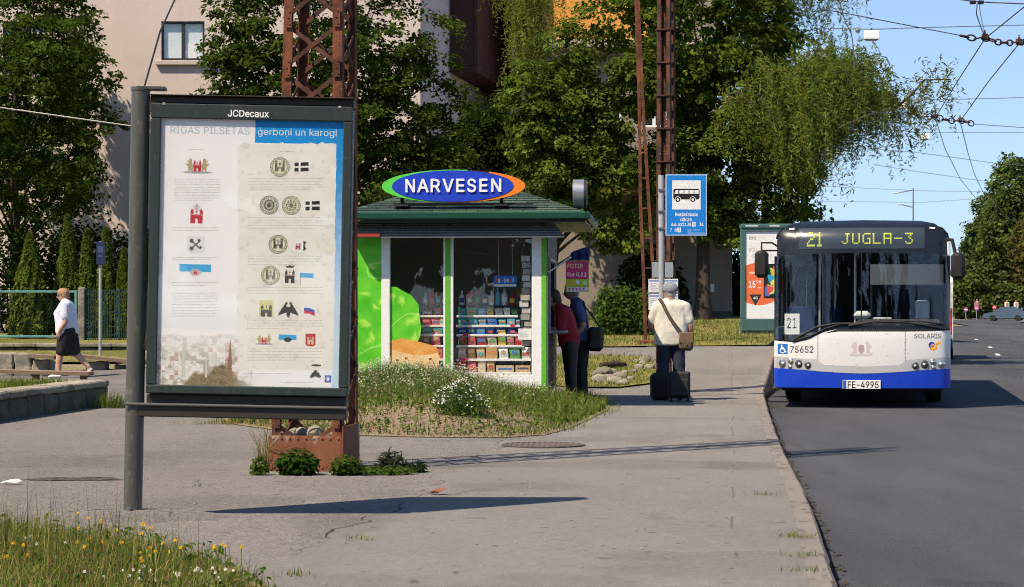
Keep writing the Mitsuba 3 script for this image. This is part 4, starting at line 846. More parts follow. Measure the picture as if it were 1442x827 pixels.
    CN = {'red': (.55, .03, .03), 'yellow': (.70, .50, .07), 'cream': (.66, .56, .38), 'white': (.72, .72, .70), 'green': (.10, .35, .08), 'teal': (.05, .40, .40), 'blue': (.04, .16, .52), 'navy': (.015, .03, .16), 'orange': (.72, .25, .03), 'brown': (.30, .15, .06), 'pink': (.66, .16, .20), 'tan': (.50, .33, .16), 'sky blue': (.16, .45, .70)}
    ROWC = [['teal', 'green', 'sky blue', 'yellow', 'cream', 'white', 'green', 'pink', 'white', 'red'], ['teal', 'teal', 'sky blue', 'blue', 'teal', 'sky blue', 'teal', 'teal', 'orange', 'orange'], ['navy', 'navy', 'blue', 'navy', 'navy', 'navy', 'yellow', 'green', 'brown', 'cream'], ['brown', 'pink', 'red', 'cream', 'yellow', 'tan', 'red', 'white', 'pink', 'cream'], ['cream', 'brown', 'tan', 'tan', 'white', 'green', 'white', 'red', 'pink', 'yellow', 'brown'], ['red', 'pink', 'cream', 'tan', 'cream', 'tan', 'tan', 'brown', 'tan', 'brown']]
    pkc = {}
    def packet(w, d, h, kind):                    # pillow bag, box or bottle, base at z=0
        if kind == 'box': return rb(-w / 2, w / 2, 0, d, 0, h, .004)
        if kind == 'bottle': return lathe([(0, 0), (w * .46, 0), (w * .5, h * .06), (w * .5, h * .6), (w * .18, h * .8), (w * .18, h), (0, h)], 12).apply_translation((0, w * .5, 0))
        m = rb(-.5, .5, -.5, .5, 0, 1, .05); m = m.subdivide().subdivide(); vv = m.vertices; z = vv[:, 2]; th = .25 + .75 * np.sin(np.pi * np.clip(z, .02, .98)) ** .7
        vv[:, 1] *= th; vv[:, 0] *= 1 - .10 * np.sin(np.pi * np.clip(z, 0, 1)); vv[:, 0] += .05 * np.sin(7 * z + 2 * vv[:, 1]); vv = vv * (w, d, h); vv[:, 1] += d / 2; m.vertices = vv; return m
    gr = np.random.default_rng(21)
    for (wi, li, xa_, xb_, f0, sz) in PR:
        x = xa_ + .02 + (.0 if wi else .01); n = 0; gap = (19.5 / KS if li in (3, 4) else 13 / KS if li < 4 else 19 / KS) - .026
        cols = ROWC[li] if wi else ROWC[(li * 2 + 3) % 6]
        while x < xb_ - .05:
            big = li >= 4; w = gr.uniform(.095, .15) if not big else gr.uniform(.11, .19)
            if li == 5 and n >= 4 and wi: w = gr.uniform(.22, .27)
            w = min(w, xb_ - x - .005); h = min(gap * gr.uniform(.95, 1.15), .185) if not (li == 5 and n >= 4) else .10
            kind = 'box' if (li == 2 or (li == 5 and n >= 4) or gr.random() < .15) else 'bag'
            cn = cols[n % len(cols)]; c = np.array(CN[cn]) * gr.uniform(.8, 1.15)
            nm = 'packet' if kind == 'bag' else 'carton'
            t_ = thing(nm, f'{cn} {nm}, {ORD[min(n, 17)]} along the {ROWN[li]} of the {"wider" if wi else "narrow"} kiosk window', 'snack packet' if kind == 'bag' else 'carton', 'goods on the kiosk window shelves')
            with rotz(gr.normal(0, 5), (x + w / 2, f0 + .012 + gr.random() * .02, sz - .001)):
                add('wrapper', packet(w * .94, .09, h, kind), col(np.clip(np.round(c * 25) / 25, .01, .85), .35), t_, smooth=40 if kind == 'bag' else False)
                pc = CN[list(CN)[int(gr.integers(0, 13))]]; mid = h * gr.uniform(.4, .62)
                lb_ = ell(0, mid, w * .28, h * .16, 12) if gr.random() < .5 else sbox(-w * .36, mid - h * .12, w * .36, mid + h * .14)
                add('printed_label', front(ext(lb_, .003), .0 if kind == 'box' else -.002), col(np.round(np.array(pc) * 20) / 20 * .9 + .05, .4), t_)
            x += w + gr.uniform(.002, .012); n += 1
    for wi, (a, b) in enumerate(((590, 622), (642, 740))):        # bottles standing on the rack top
        x = kx(a); n = 0
        while x < kx(b) - .04:
            w = gr.uniform(.055, .085); h = gr.uniform(.16, .24); cn = ['white', 'red', 'brown', 'navy', 'white', 'sky blue', 'white', 'red', 'brown', 'brown', 'red', 'navy'][n % 12]
            bk = 'bottle' if gr.random() < .55 else 'carton'
            t_ = thing('drink_' + bk, f'{cn} drink {bk}, {ORD[min(n, 17)]} along the row above the shelves of the {"wider" if wi else "narrow"} kiosk window', bk, 'drinks above the kiosk shelves')
            with rotz(gr.normal(0, 8), (x + w / 2, .40, kz(430))):
                add('body', packet(w, .07, h, 'bottle' if bk == 'bottle' else 'box'), col(np.array(CN[cn]) * .8, .3), t_, smooth=30 if bk == 'bottle' else False)
                add('printed_label', front(ext(sbox(-w * .4, h * .2, w * .4, h * .5), .004), .001), col(CN[list(CN)[int(gr.integers(0, 13))]], .4), t_)
            x += w + gr.uniform(.005, .04); n += 1
        add('top_shelf', rb(kx(a) - .01, kx(b), .37, .52, kz(430) - .016, kz(430) - .001, .003), DARK, 'shelf_rack' if wi == 0 else 'shelf_rack_001')
    # hatch flap, folded parasol and hanging price poster at the serving side
    ho = thing('hatch_arm', 'white prop arm angled out from the kiosk side wall', 'arm')
    add('rod', tube([(.01, .25, kz(383)), (kx(803), .32, kz(361))], .011), WHT, ho)
    fl = thing('folded_parasol', 'navy blue folded awning cloth hanging above the price poster', 'parasol')
    NV = col((.018, .03, .16), .7)
    P_ = [(kx(797), kz(366)), (kx(803), kz(354)), (kx(816), kz(349)), (kx(826), kz(346)), (kx(828), kz(366))]
    cl = ext(Polygon(P_), .10).subdivide().subdivide().subdivide(); cl.vertices[:, 2] += .025 * np.sin(cl.vertices[:, 0] * 60) * (cl.vertices[:, 1] < kz(352))
    add('cloth', front(cl, .52), NV, fl, smooth=40)
    add('pole', tube([(kx(827), .48, kz(370)), (kx(829), .48, kz(325))], .014), col((.10, .07, .05), .6), fl)
    ad = thing('price_poster', 'small hanging pink and lime price poster beside the kiosk hatch', 'poster')
    with rotz(4, (kx(812), .36, 0)):
        q = lambda x: (x - 812) / KS
        sh = add('sheet', rb(q(795), q(828), 0, .006, kz(411), kz(366.5), .001), col((.36, .50, .03), .4), ad)
        add('print_block', fr(sbox(q(795.4), kz(392.5), q(827.6), kz(367)), -.001, .001), col((.56, .02, .15), .4), sh)
        add('lettering', front(text('FOTO!', .055, 22 / KS, .001, True, (q(808), kz(374))), -.0022), col((.8, .7, .3), .4), sh)
        add('lettering', front(text('Eur 0,11', .050, 27 / KS, .001, True, (q(811), kz(386))), -.0022), WHITE, sh)
        for i, (x, y) in enumerate(((802, 398), (812, 397), (822, 398))): add('print_mark', fr(ell(q(x), kz(y), .028, .03, 14), -.001, .001), col(((.75, .3, .05), (.75, .75, .6), (.6, .7, .5))[i], .4), sh)
        add('print_block', fr(sbox(q(797), kz(410.3), q(827), kz(404)), -.001, .001), col((.66, .60, .64), .4), sh)
        add('print_mark', fr(MultiPolygon([sbox(q(799 + 5 * i), kz(409), q(801.6 + 5 * i), kz(405)) for i in range(5)]), -.002, .001), col((.5, .1, .3), .4), sh)
    add('hanger', tube([(kx(812), .37, kz(366)), (kx(812), .42, kz(358))], .003), DARK, ad)
# ------------------------------------------------------------------ city bus
BY = 30.9; BS = FOC / BY
bd = np.array([.1753, 1.0]) / np.hypot(.1753, 1)
BM = frame((px(1213, BY), BY, -.13), (bd[1], -bd[0], 0), (bd[0], bd[1], 0))
bq = lambda x: (x - 1213) / BS
bz = lambda y: (EYE + .13) - (y - HOR) / BS
HW = 1.275
def bus_y(x, z):                      # how far the front skin lies behind the foremost point
    ax = np.abs(x); y = .20 * (ax / HW) ** 2.6
    e = np.clip(ax - (HW - .13), 0, .1299); y = y + .13 - np.sqrt(.13 ** 2 - e ** 2)
    y = y + .17 * np.clip((z - 1.05) / 1.5, 0, 1.3) + .05 * np.clip((.9 - z) / .6, 0, 1) ** 2
    t = np.clip(z - (2.74 - .30), 0, .2999); return y + .34 * (1 - np.sqrt(np.clip(1 - (t / .30) ** 2, 0, 1)))
def skin(poly, off, cell=.06, thick=None):
    """a piece of the front skin: outline in (x,z), lying off metres proud of it"""
    x0, z0, x1, z1 = poly.bounds; V, Fc, n = [], [], 0
    for i in range(int(np.floor(x0 / cell)), int(np.ceil(x1 / cell))):
        for j in range(int(np.floor(z0 / cell)), int(np.ceil(z1 / cell))):
            g_ = poly.intersection(sbox(i * cell, j * cell, (i + 1) * cell, (j + 1) * cell))
            for g in getattr(g_, 'geoms', [g_]):
                if g.geom_type != 'Polygon' or g.area < 1e-8: continue
                v, f = trimesh.creation.triangulate_polygon(g, engine='earcut'); V.append(v); Fc.append(np.asarray(f) + n); n += len(v)
    v = np.vstack(V); f = np.vstack(Fc)
    m = trimesh.Trimesh(np.c_[v[:, 0], bus_y(v[:, 0], v[:, 1]) - off, v[:, 1]], f); m.merge_vertices(digits_vertex=5)
    if m.face_normals[:, 1].mean() > 0: m.invert()
    return m
def box2(xa, xb, ya, yb): return sbox(min(bq(xa), bq(xb)), min(bz(ya), bz(yb)), max(bq(xa), bq(xb)), max(bz(ya), bz(yb)))
def poly2(P): return Polygon([(bq(x), bz(y)) for x, y in P]).buffer(0)
def mirrorx(P): return [(2426 - x, y) for x, y in P]
outline = Polygon([(-HW, .3), (HW, .3), (HW, 2.28), (HW - .025, 2.44), (HW - .09, 2.59), (HW - .22, 2.70), (HW - .42, 2.745), (0, 2.76), (-HW + .42, 2.745), (-HW + .22, 2.70), (-HW + .09, 2.59), (-HW + .025, 2.44), (-HW, 2.28)])
BWHITE, BBLUE, BDARK = 'bus_white', 'bus_blue', 'bus_black'
def bus_dirt(c):
    return lambda p, n, uv: C3(*c) * (1 - .10 * fbm(p.x * 3, p.y * 3, p.z * 5, 4) - .05 * noise(p.x * 40, p.y * 9, p.z * 40) - .22 * smoothstep(.84, .92, noise(p.x * 26, p.y * 26, p.z * 22)))
for nm, c in ((BWHITE, (.78, .78, .79)), (BBLUE, (.008, .06, .62)), (BDARK, (.010, .012, .020))):
    scene[nm] = two({'type': 'principled', 'base_color': proc(bus_dirt(c)), 'roughness': .28, 'specular': .5, 'clearcoat': .7 if nm != 'bus_black' else .2, 'clearcoat_gloss': .95})
scene['tinted_glass'] = {'type': 'thindielectric', 'int_ior': 1.52, 'specular_transmittance': rgb((.30, .33, .35))}
scene['screen_glass'] = {'type': 'thindielectric', 'int_ior': 1.46, 'specular_transmittance': rgb((.86, .89, .90))}
CHROME = col((.6, .6, .62), .15, .9); RUB = col((.012, .012, .012), .7); LENS = 'lamp_lens'
scene['lamp_lens'] = {'type': 'thindielectric', 'int_ior': 1.5}
with BM:
    B = thing('city_bus', 'white and blue low floor city bus with destination display standing at the kerb', 'bus')
    waist = bz(463)
    # lower front
    blue_top = [(1086, 519.5), (1110, 520), (1150, 523.5), (1190, 526), (1213, 526.5), (1236, 526), (1276, 523.5), (1316, 520), (1340, 519.5)]
    blue = poly2(blue_top + [(1340, 553), (1300, 553), (1213, 551), (1126, 553), (1086, 553)]).intersection(outline)
    add('bumper', skin(blue, .012), BBLUE, B, smooth=35)
    strip = poly2(blue_top[::-1] + [(1086, 503), (1150, 507), (1160, 514.5), (1213, 516.5), (1266, 514.5), (1276, 507), (1340, 503)]).intersection(outline).difference(blue.buffer(.004))
    add('trim_strip', skin(strip, .004), col((.50, .51, .53), .3), B, smooth=35)
    ws_low = [(1086, 480), (1118, 482.5), (1135, 480), (1160, 468), (1180, 463.5), (1280, 463.5), (1340, 462)]
    white = poly2(ws_low + [(1340, 503), (1276, 507), (1266, 514.5), (1213, 516.5), (1160, 514.5), (1150, 507), (1086, 503)]).intersection(outline)
    for (xa, xb) in ((1080, 1152), (1152.6, 1273.4), (1274, 1346)):
        add('front_panel', skin(white.intersection(box2(xa, xb, 440, 530)).buffer(-.001), .004), BWHITE, B, smooth=35)
    # windscreen with black ceramic border, wipers, mask and display above
    wsr = poly2(ws_low[::-1] + [(1088, 354), (1213, 351.5), (1340, 354)]).intersection(outline)
    glass = poly2([(1092, 478.5), (1117, 480), (1134, 477.5), (1158, 466), (1180, 458.5), (1280, 459), (1331, 456), (1331, 358), (1213, 355.5), (1092, 358)])
    add('windscreen_border', skin(wsr.difference(glass), .002), BDARK, B, smooth=35)
    add('windscreen', skin(glass, .0, .1), 'screen_glass', B, smooth=60)
    add('divider', skin(box2(1212.2, 1213.8, 356, 461), .004), BDARK, B)
    mask = outline.intersection(sbox(-2, bz(354.5), 2, 3))
    disp = box2(1124, 1301, 319.5, 350)
    add('roof_mask', skin(mask.difference(disp.buffer(.001)), .003), BDARK, B, smooth=50)
    dsp = add('destination_display', skin(disp.buffer(-.002), .0), col((.035, .05, .07), .25), B, smooth=60)
    FONT = {'2': '0111010001000010011001000100001111', '1': '00100011000010000100001000010001110'}
    GL = {'2': ['01110', '10001', '00001', '00110', '01000', '10000', '11111'], '1': ['00100', '01100', '00100', '00100', '00100', '00100', '01110'], 'J': ['00111', '00010', '00010', '00010', '00010', '10010', '01100'],
          'U': ['10001'] * 6 + ['01110'], 'G': ['01111', '10000', '10000', '10011', '10001', '10001', '01111'], 'L': ['10000'] * 6 + ['11111'], 'A': ['11111', '10001', '10001', '11111', '10001', '10001', '10001'],
          '-': ['00000', '00000', '00000', '11111', '00000', '00000', '00000'], '3': ['11111', '00010', '00100', '00010', '00001', '10001', '01110']}
    DOT = col((.42, .50, .06), .6)
    def glyph(ch, x0, x1, y0, y1):
        g = GL[ch]; P = []
        for r in range(7):
            for c in range(5):
                if g[r][c] == '1':
                    cx = bq(x0 + (x1 - x0) * (c + .5) / 5); cz = bz(y0 + (y1 - y0) * (r + .5) / 7); hx = (x1 - x0) / 5 / BS * .46; hz = (y1 - y0) / 7 / BS * .44
                    P.append(sbox(cx - hx, cz - hz, cx + hx, cz + hz))
        add('display_digit' if ch in '213' else 'display_letter', skin(MultiPolygon(P), .004, .5), DOT, dsp)
    glyph('2', 1136, 1147.5, 325.5, 346.5); glyph('1', 1148, 1160, 325.5, 346.5)
    for ch, xc in zip('JUGLA-3', (1191, 1205.3, 1220, 1234.3, 1249.2, 1264, 1279)): glyph(ch, xc - 5.6, xc + 5.6, 327.5, 343.5)
    for s in (-1, 1):
        c = poly2([(1213 + s * x, y) for x, y in ((95, 319), (103, 319.5), (102, 322), (95, 321.5))]); add('marker_lamp', skin(c, .012), col((.6, .6, .58), .2), B)
    # headlamps
    for s in (-1, 1):
        P = [(1213 + s * x, y) for x, y in ((121, 504), (117, 503), (85, 506), (70, 511), (66.5, 516), (71, 520.5), (95, 521.5), (122, 520))]
        h = add('headlamp_cluster', skin(poly2(P).intersection(outline), .007), col((.52, .53, .54), .3, .2), B, smooth=40)
        for (dx, y, r, c) in ((110, 512.5, 6.4, CHROME), (98.5, 509.5, 4.6, CHROME), (87, 513, 6.0, col((.10, .105, .11), .15, .5)), (74.5, 515, 5.2, col((.10, .105, .11), .15, .5)), (99.5, 517.2, 3.6, CHROME)):
            cx, cz = bq(1213 + s * dx), bz(y); yy = float(bus_y(cx, cz)) - .012
            bowl = lathe([(0, .018), (r / BS * .5, .013), (r / BS * .95, .0), (r / BS, -.006), (r / BS * .96, -.004), (r / BS * .4, .005), (0, .008)], 20); 
            add('headlamp', front(bowl, yy, cx, cz), c, h, smooth=30)
            add('bulb', front(trimesh.creation.icosphere(1, r / BS * .33), yy - .012, cx, cz), col((.7, .7, .68), .1) if not (s < 0 and dx == 98.5) else col((.8, .62, .12), .2), h, smooth=True)
    # plates, stickers, lettering
    def sk(m, x, y, off):                                # a flat print laid on the curved skin
        m = m.copy(); v = m.vertices; X_, Z_ = bq(x) + v[:, 0], bz(y) + v[:, 1]
        m.vertices = np.c_[X_, bus_y(X_, Z_) - off - v[:, 2], Z_]; m.invert() if False else None; return m
    yy = float(bus_y(bq(1213), bz(541))) - .03
    np_ = add('number_plate', rb(bq(1187), bq(1240), yy - .004, yy + .012, bz(548), bz(535.5), .004), col((.74, .75, .74), .35), B)
    add('plate_frame', rb(bq(1185.5), bq(1241), yy + .0125, yy + .03, bz(549), bz(534.5), .004), RUB, B)
    add('plate_band', fr(box2(1187.5, 1192, 535.8, 547.6), yy - .0045, .001), col((.02, .10, .5), .4), np_)
    add('plate_lettering', front(text('FE-4995', 9.2 / BS, 43 / BS, .001, True, (bq(1215.5), bz(542))), yy - .0045), BLACK, np_)
    add('fleet_number', sk(text('75652', 9 / BS, 33 / BS, .001, True, (0, 0)), 1129.5, 492.8, .006), col((.06, .06, .07)), B)
    add('maker_lettering', sk(text('SOLARIS', 6.2 / BS, 38 / BS, .001, True, (0, 0)), 1305, 473.5, .006), col((.16, .17, .18)), B)
    st = add('wheelchair_sticker', skin(box2(1095, 1109.5, 485, 499.5), .006), col((.02, .14, .52), .4), B)
    wc = unary_union([ell(0, -.012, .042, .042, 24).difference(ell(0, -.012, .031, .031, 24)), LineString([(-.012, .052), (-.010, .012), (.022, .008), (.036, -.032), (.05, -.03)]).buffer(.008), LineString([(-.011, .03), (.018, .028)]).buffer(.006), ell(-.013, .062, .012, .012, 12)])
    add('wheelchair_symbol', sk(ext(wc, .001), 1102, 493, .0075), WHITE, st)
    lg = [affinity.rotate(ell(-.04, .0, .05, .055, 24).difference(ell(-.03, -.01, .03, .032, 20)), 20), ]
    add('logo', sk(ext(ell(-.035, .008, .045, .05, 24).difference(ell(-.022, -.004, .03, .033, 20)).difference(sbox(-.03, -.08, .02, -.01)), .001), 1314, 487, .006), col((.03, .03, .32)), B)
    add('logo', sk(ext(LineString([(-.05, -.045), (-.0, -.052), (.03, -.03), (.02, .0), (.04, .03), (.085, .045)]).buffer(.016), .001), 1314, 487, .0075), col((.86, .42, .01)), B)
    add('logo', sk(ext(ell(-.025, -.002, .02, .022, 16), .001), 1314, 487, .0085), col((.75, .16, .03)), B)
    CR = col((.55, .50, .50), .5)
    cr_ = add('crest', sk(ext(unary_union([ell(0, -.02, .05, .07, 20), LineString([(-.15, -.10), (-.08, -.115), (0, -.10), (.08, -.115), (.15, -.10)]).buffer(.014)] + [affinity.scale(Polygon([(s * .06, -.09), (s * .10, -.085), (s * .13, -.09), (s * .12, -.02), (s * .15, .01), (s * .13, .05), (s * .10, .09), (s * .06, .085), (s * .07, .03)]), 1, 1) for s in (-1, 1)]), .001), 1213, 490, .006), CR, B)
    add('crest_shield', sk(ext(Polygon([(-.035, .05), (.035, .05), (.035, -.04), (0, -.075), (-.035, -.04)]), .001), 1213, 491, .0075), col((.42, .30, .33), .5), cr_)
    # route sheet behind the glass
    rs = thing('route_sheet', 'white paper sheet numbered 21 in the lower corner of the bus windscreen', 'sheet of paper')
    yy = float(bus_y(bq(1098), bz(456))) + .02
    with rotz(-14, (bq(1115), yy + .02, 0)):
        add('paper', rb(-.11, .115, 0, .004, bz(471.5), bz(442), .001), WHITE, rs)
        add('lettering', front(text('21', .15, .145, .001, False, (0, bz(455.5))), -.0005), BLACK, rs)
    # mirrors
    for s in (-1, 1):
        mk = add('mirror', rb(s * (HW + .07), s * (HW + .27), .02, .16, bz(391), bz(352), .05) if s < 0 else rb(HW + .0, HW + .20, .06, .2, bz(394), bz(356), .05), RUB, B, smooth=40)
        if s < 0: add('mirror_arm', tube([(-HW + .06, .2, bz(346)), (-HW - .02, .12, bz(341)), (-HW - .17, .09, bz(341)), (-HW - .17, .09, bz(352)), (-HW - .16, .05, bz(370))], .014), RUB, mk); add('mirror_arm', tube([(-HW - .17, .09, bz(352)), (-HW - .03, .14, bz(352)), (-HW + .06, .2, bz(352))], .012), RUB, mk)
        else: add('mirror_arm', tube([(HW - .06, .2, bz(338)), (HW + .02, .16, bz(338)), (HW + .06, .13, bz(356))], .03), RUB, mk)
    # wipers
    def wiper(P, r):
        pts = [(bq(x), float(bus_y(bq(x), bz(y))) - .025, bz(y)) for x, y in P]; return tube(pts, r)
    add('wiper', wiper([(1118, 479), (1130, 472), (1150, 461), (1175, 456), (1205, 456)], .018), RUB, B); add('wiper_blade', wiper([(1116, 481), (1140, 474), (1165, 462), (1190, 455)], .011), RUB, B)
    add('wiper', wiper([(1195, 459), (1230, 453), (1270, 454), (1300, 458), (1330, 464)], .018), RUB, B); add('wiper_blade', wiper([(1205, 456), (1250, 451.5), (1300, 453), (1328, 457)], .011), RUB, B)
    add('wiper_cowl', [skin(poly2([(1160, 470), (1180, 463.6), (1280, 463.6), (1340, 462), (1340, 465.5), (1280, 467), (1182, 467)]).intersection(outline), .008)], RUB, B)
    # body behind the skin
    LEN = 12.0; y0 = .36
    for s in (-1, 1):
        X0, X1 = (HW - .05, HW - .002) if s > 0 else (-HW + .002, -HW + .05)
        add('side_panel', rb(X0, X1, y0, LEN, .55, 1.18, .01), BWHITE, B); add('side_skirt', rb(X0, X1, y0, LEN, .30, .545, .01), BBLUE, B)
        add('cant_rail', rb(X0, X1, y0, LEN, 2.22, 2.48, .01), BWHITE, B)
        for i, yy in enumerate((.40, 1.55, 3.05, 4.55, 6.05, 7.55, 9.05, 10.55, LEN - .12)):
            add('pillar', bx(X0, X1, yy - .04, yy + .04, 1.181, 2.219), BDARK, B)
            if i < 8: ya, yb = yy + .04, (1.55, 3.05, 4.55, 6.05, 7.55, 9.05, 10.55, LEN - .12)[i] - .04; add('side_window', trimesh.Trimesh([(s * (HW - .02), ya, 1.181), (s * (HW - .02), yb, 1.181), (s * (HW - .02), yb, 2.219), (s * (HW - .02), ya, 2.219)], [(0, 1, 2), (0, 2, 3)], process=False), 'tinted_glass', B)
    rp = [(-HW + .003, 2.481), (-HW + .02, 2.56), (-HW + .1, 2.65), (-HW + .3, 2.71), (0, 2.735), (HW - .3, 2.71), (HW - .1, 2.65), (HW - .02, 2.56), (HW - .003, 2.481)]
    roof = front(ext(Polygon(rp + [(HW - .05, 2.46), (0, 2.57), (-HW + .05, 2.46)]), LEN - .72), LEN)
    add('roof', roof, BDARK, B, smooth=35)
    add('rear_wall', rb(-HW + .05, HW - .05, LEN - .08, LEN, .35, 2.55, .02), BDARK, B)
    add('floor', bx(-HW + .05, HW - .05, .45, LEN - .1, .36, .42), DARK, B); add('ceiling', bx(-HW + .06, HW - .06, .62, LEN - .1, 2.42, 2.45), col((.08, .08, .085), .8), B)
    add('underbody', rb(-HW + .10, HW - .10, .5, LEN - .3, .24, .35, .02), RUB, B)
    for s in (-1, 1):
        for yy in (2.7, 8.9):
            w = add('wheel', lathe([(.0, -.14), (.36, -.14), (.47, -.11), (.49, -.05), (.49, .05), (.47, .11), (.36, .14), (0, .14)], 32).apply_transform(trimesh.transformations.rotation_matrix(np.pi / 2, (0, 1, 0))).apply_translation((s * (HW - .19), yy, .49)), RUB, B, smooth=30)
            add('hub', cyl((s * (HW - .06), yy, .49), (s * (HW - .03), yy, .49), .2, n=24), CHROME, w, smooth=30)
    # inside: dashboard, driver's cab, poles, seats
    add('dashboard', [rb(-.1, HW - .1, .38, .80, .62, 1.30, .06)], col((.03, .032, .036), .6), B)
    add('dash_base', rb(-HW + .12, -.12, .40, .55, .45, 1.1, .04), col((.03, .032, .036), .6), B)
    add('steering_wheel', trimesh.creation.torus(.23, .016, 24, 8).apply_transform(trimesh.transformations.rotation_matrix(math.radians(35), (1, 0, 0))).apply_translation((.62, .95, 1.3)), RUB, B, smooth=True)
    add('driver_seat', [rb(.36, .88, 1.25, 1.75, .75, .92, .05), rb(.38, .86, 1.68, 1.84, .9, 1.75, .06)], col((.02, .025, .05), .8), B)
    add('cab_partition', [rb(.12, .15, .9, 2.1, .45, 1.9, .005), rb(.12, HW - .06, 2.06, 2.1, .45, 2.0, .005)], col((.10, .10, .11), .5), B)
    add('sun_blind', skin(box2(1225, 1327, 372, 401), -.06), col((.075, .085, .095), .7), B)
    add('ticket_machine', [rb(-.12, .13, .55, .75, 1.30, 1.42, .05)], col((.66, .70, .68), .4), B); add('ticket_printer', [rb(.16, .44, .55, .7, 1.25, 1.33, .02)], col((.45, .46, .46), .5), B)
    add('side_console', [rb(.78, .98, .5, .62, 1.28, 1.58, .03)], col((.40, .42, .43), .4), B)
    for (x, y_) in ((-.62, .75), (-.1, .75), (-.62, 2.6), (.5, 2.6), (-.5, 5.2), (.5, 5.2)): add('grab_pole', cyl((x, y_, .42), (x, y_, 2.42), .018, n=10), col((.62, .62, .60), .25, .5), B)
    add('grab_rail', tube([(-1.1, .75, 1.05), (-.62, .75, 1.05), (-.1, .75, 1.05)], .016), col((.62, .62, .60), .25, .5), B)
    for y_ in (3.4, 4.3, 6.4, 7.3, 8.2, 9.6):
        for x in (-.85, .85): add('passenger_seat', [rb(x - .38, x + .38, y_, y_ + .42, .82, .92, .03), rb(x - .38, x + .38, y_ + .38, y_ + .46, .9, 1.5, .03)], col((.03, .06, .20), .8), B)
    add('roof_box', rb(-.7, .7, 5.2, 7.6, 2.70, 2.80, .05), BDARK, B)
# ------------------------------------------------------------------ trees, hedges, grass
def unit(v): return v / np.maximum(np.linalg.norm(v, axis=-1, keepdims=True), 1e-9)
def leaf_mesh(C, N, D, size, asp, colr, g):
    """folded leaves: centre, facing normal, long direction, length; two triangles each"""
    n = len(C); D = unit(D - N * (D * N).sum(1, keepdims=True)); S = np.cross(N, D); L = np.broadcast_to(size, (n,))[:, None]; w = L * asp
    v = np.stack([C - D * L * .5, C + S * w * .5 + N * L * .07, C + D * L * .5 - N * L * .06, C - S * w * .5 + N * L * .07], 1).reshape(-1, 3)
    i = np.arange(n)[:, None] * 4; f = np.vstack([i + [0, 1, 2], i + [0, 2, 3]])
    return v, f, np.repeat(colr, 4, 0)
def leafcol(base, n, g, var=.22, yel=.12):
    b = np.asarray(base, float)[None] * (1 + var * g.normal(size=(n, 1))); t = np.clip(g.normal(0, yel, (n, 1)), -.3, .5)
    return np.clip(b * np.concatenate([1 + 1.0 * np.clip(t, 0, 1), 1 + .25 * t, 1 - .6 * t], 1), .004, .9)
def crown_points(lobes, nclump, g, inner=.45):
    lob = np.array(lobes, float); area = lob[:, 3] * lob[:, 4] + lob[:, 3] * lob[:, 5] + lob[:, 4] * lob[:, 5]
    which = g.choice(len(lob), nclump, p=area / area.sum()); d = unit(g.normal(size=(nclump, 3))); r = inner + (1 - inner) * g.random(nclump) ** .45
    r *= 1 + .10 * g.normal(size=nclump)
    P = lob[which, :3] + d * lob[which, 3:] * r[:, None]; nrm = unit(d / lob[which, 3:])
    return P, nrm
def tree(name, label, cat_, base, lobes, nclump, per, size, base_col, seed, trunk_r=.18, clump=.42, group=None, asp=.62, droop=.25, trunk_top=None, limbs=26, yel=.12, inner=.45):
    g = np.random.default_rng(seed); k = thing(name, label, cat_, group); lob = np.array(lobes, float)
    P, nrm = crown_points(lobes, nclump, g, inner)
    cc = (lob[:, :3] * lob[:, 3:].prod(1)[:, None]).sum(0) / lob[:, 3:].prod(1).sum()
    R = clump * g.uniform(.6, 1.35, nclump)
    C = np.repeat(P, per, 0); n = len(C); Rr = np.repeat(R, per)[:, None]; out = np.repeat(nrm, per, 0)
    q = g.normal(size=(n, 3)); q = unit(q) * g.random((n, 1)) ** .4; q[:, 2] *= .55
    q[:, 2] -= .35 * (q[:, 0] * out[:, 0] + q[:, 1] * out[:, 1])           # sprays fall outwards
    C = C + q * Rr
    N = unit(out * .55 + np.array([0, 0, .75]) + .55 * g.normal(size=(n, 3))); D = unit(out * np.array([1, 1, .3]) + np.array([0, 0, -droop]) + .7 * g.normal(size=(n, 3)))
    cl = np.repeat(leafcol(base_col, nclump, g, .24, yel), per, 0) * (1 + .20 * g.normal(size=(n, 1)))
    v, f, c = leaf_mesh(C, N, D, size * g.uniform(.5, 1.45, n), asp, np.clip(cl, .004, .8), g)
    add('crown', trimesh.Trimesh(v, f, process=False), 'leaf', k, color=c)
    base = np.asarray(base, float); top = np.asarray(trunk_top if trunk_top is not None else cc + (0, 0, lob[:, 5].max() * .3), float)
    tt = np.linspace(0, 1, 12); tp = base + (top - base) * tt[:, None] + .12 * np.c_[np.sin(tt * 5 + seed), np.cos(tt * 4 + seed), tt * 0] * tt[:, None]
    rr = trunk_r * (1 - .8 * tt) ; rr[0] *= 1.35
    add('trunk', tube(tp, rr, 10), 'bark', k, smooth=True)
    zlo = max(lob[:, 2].min() - lob[:, 5].max() * .3, base[2] + 1.0)
    for j in g.choice(nclump, min(limbs, nclump), replace=False):
        s = np.clip((P[j, 2] - base[2]) / (top[2] - base[2]) * .62, .18, .95); a = np.array([np.interp(s, tt, tp[:, q_]) for q_ in range(3)]); b = P[j]
        m = (a + b) / 2 + (0, 0, .12 * np.linalg.norm(b - a)); u = np.linspace(0, 1, 6)[:, None]; cv = (1 - u) ** 2 * a + 2 * u * (1 - u) * m + u ** 2 * b
        add('limb', tube(cv, np.linspace(trunk_r * .34 * (1 - .5 * s), .012, 6), 5), 'bark', k, smooth=True)
    return k
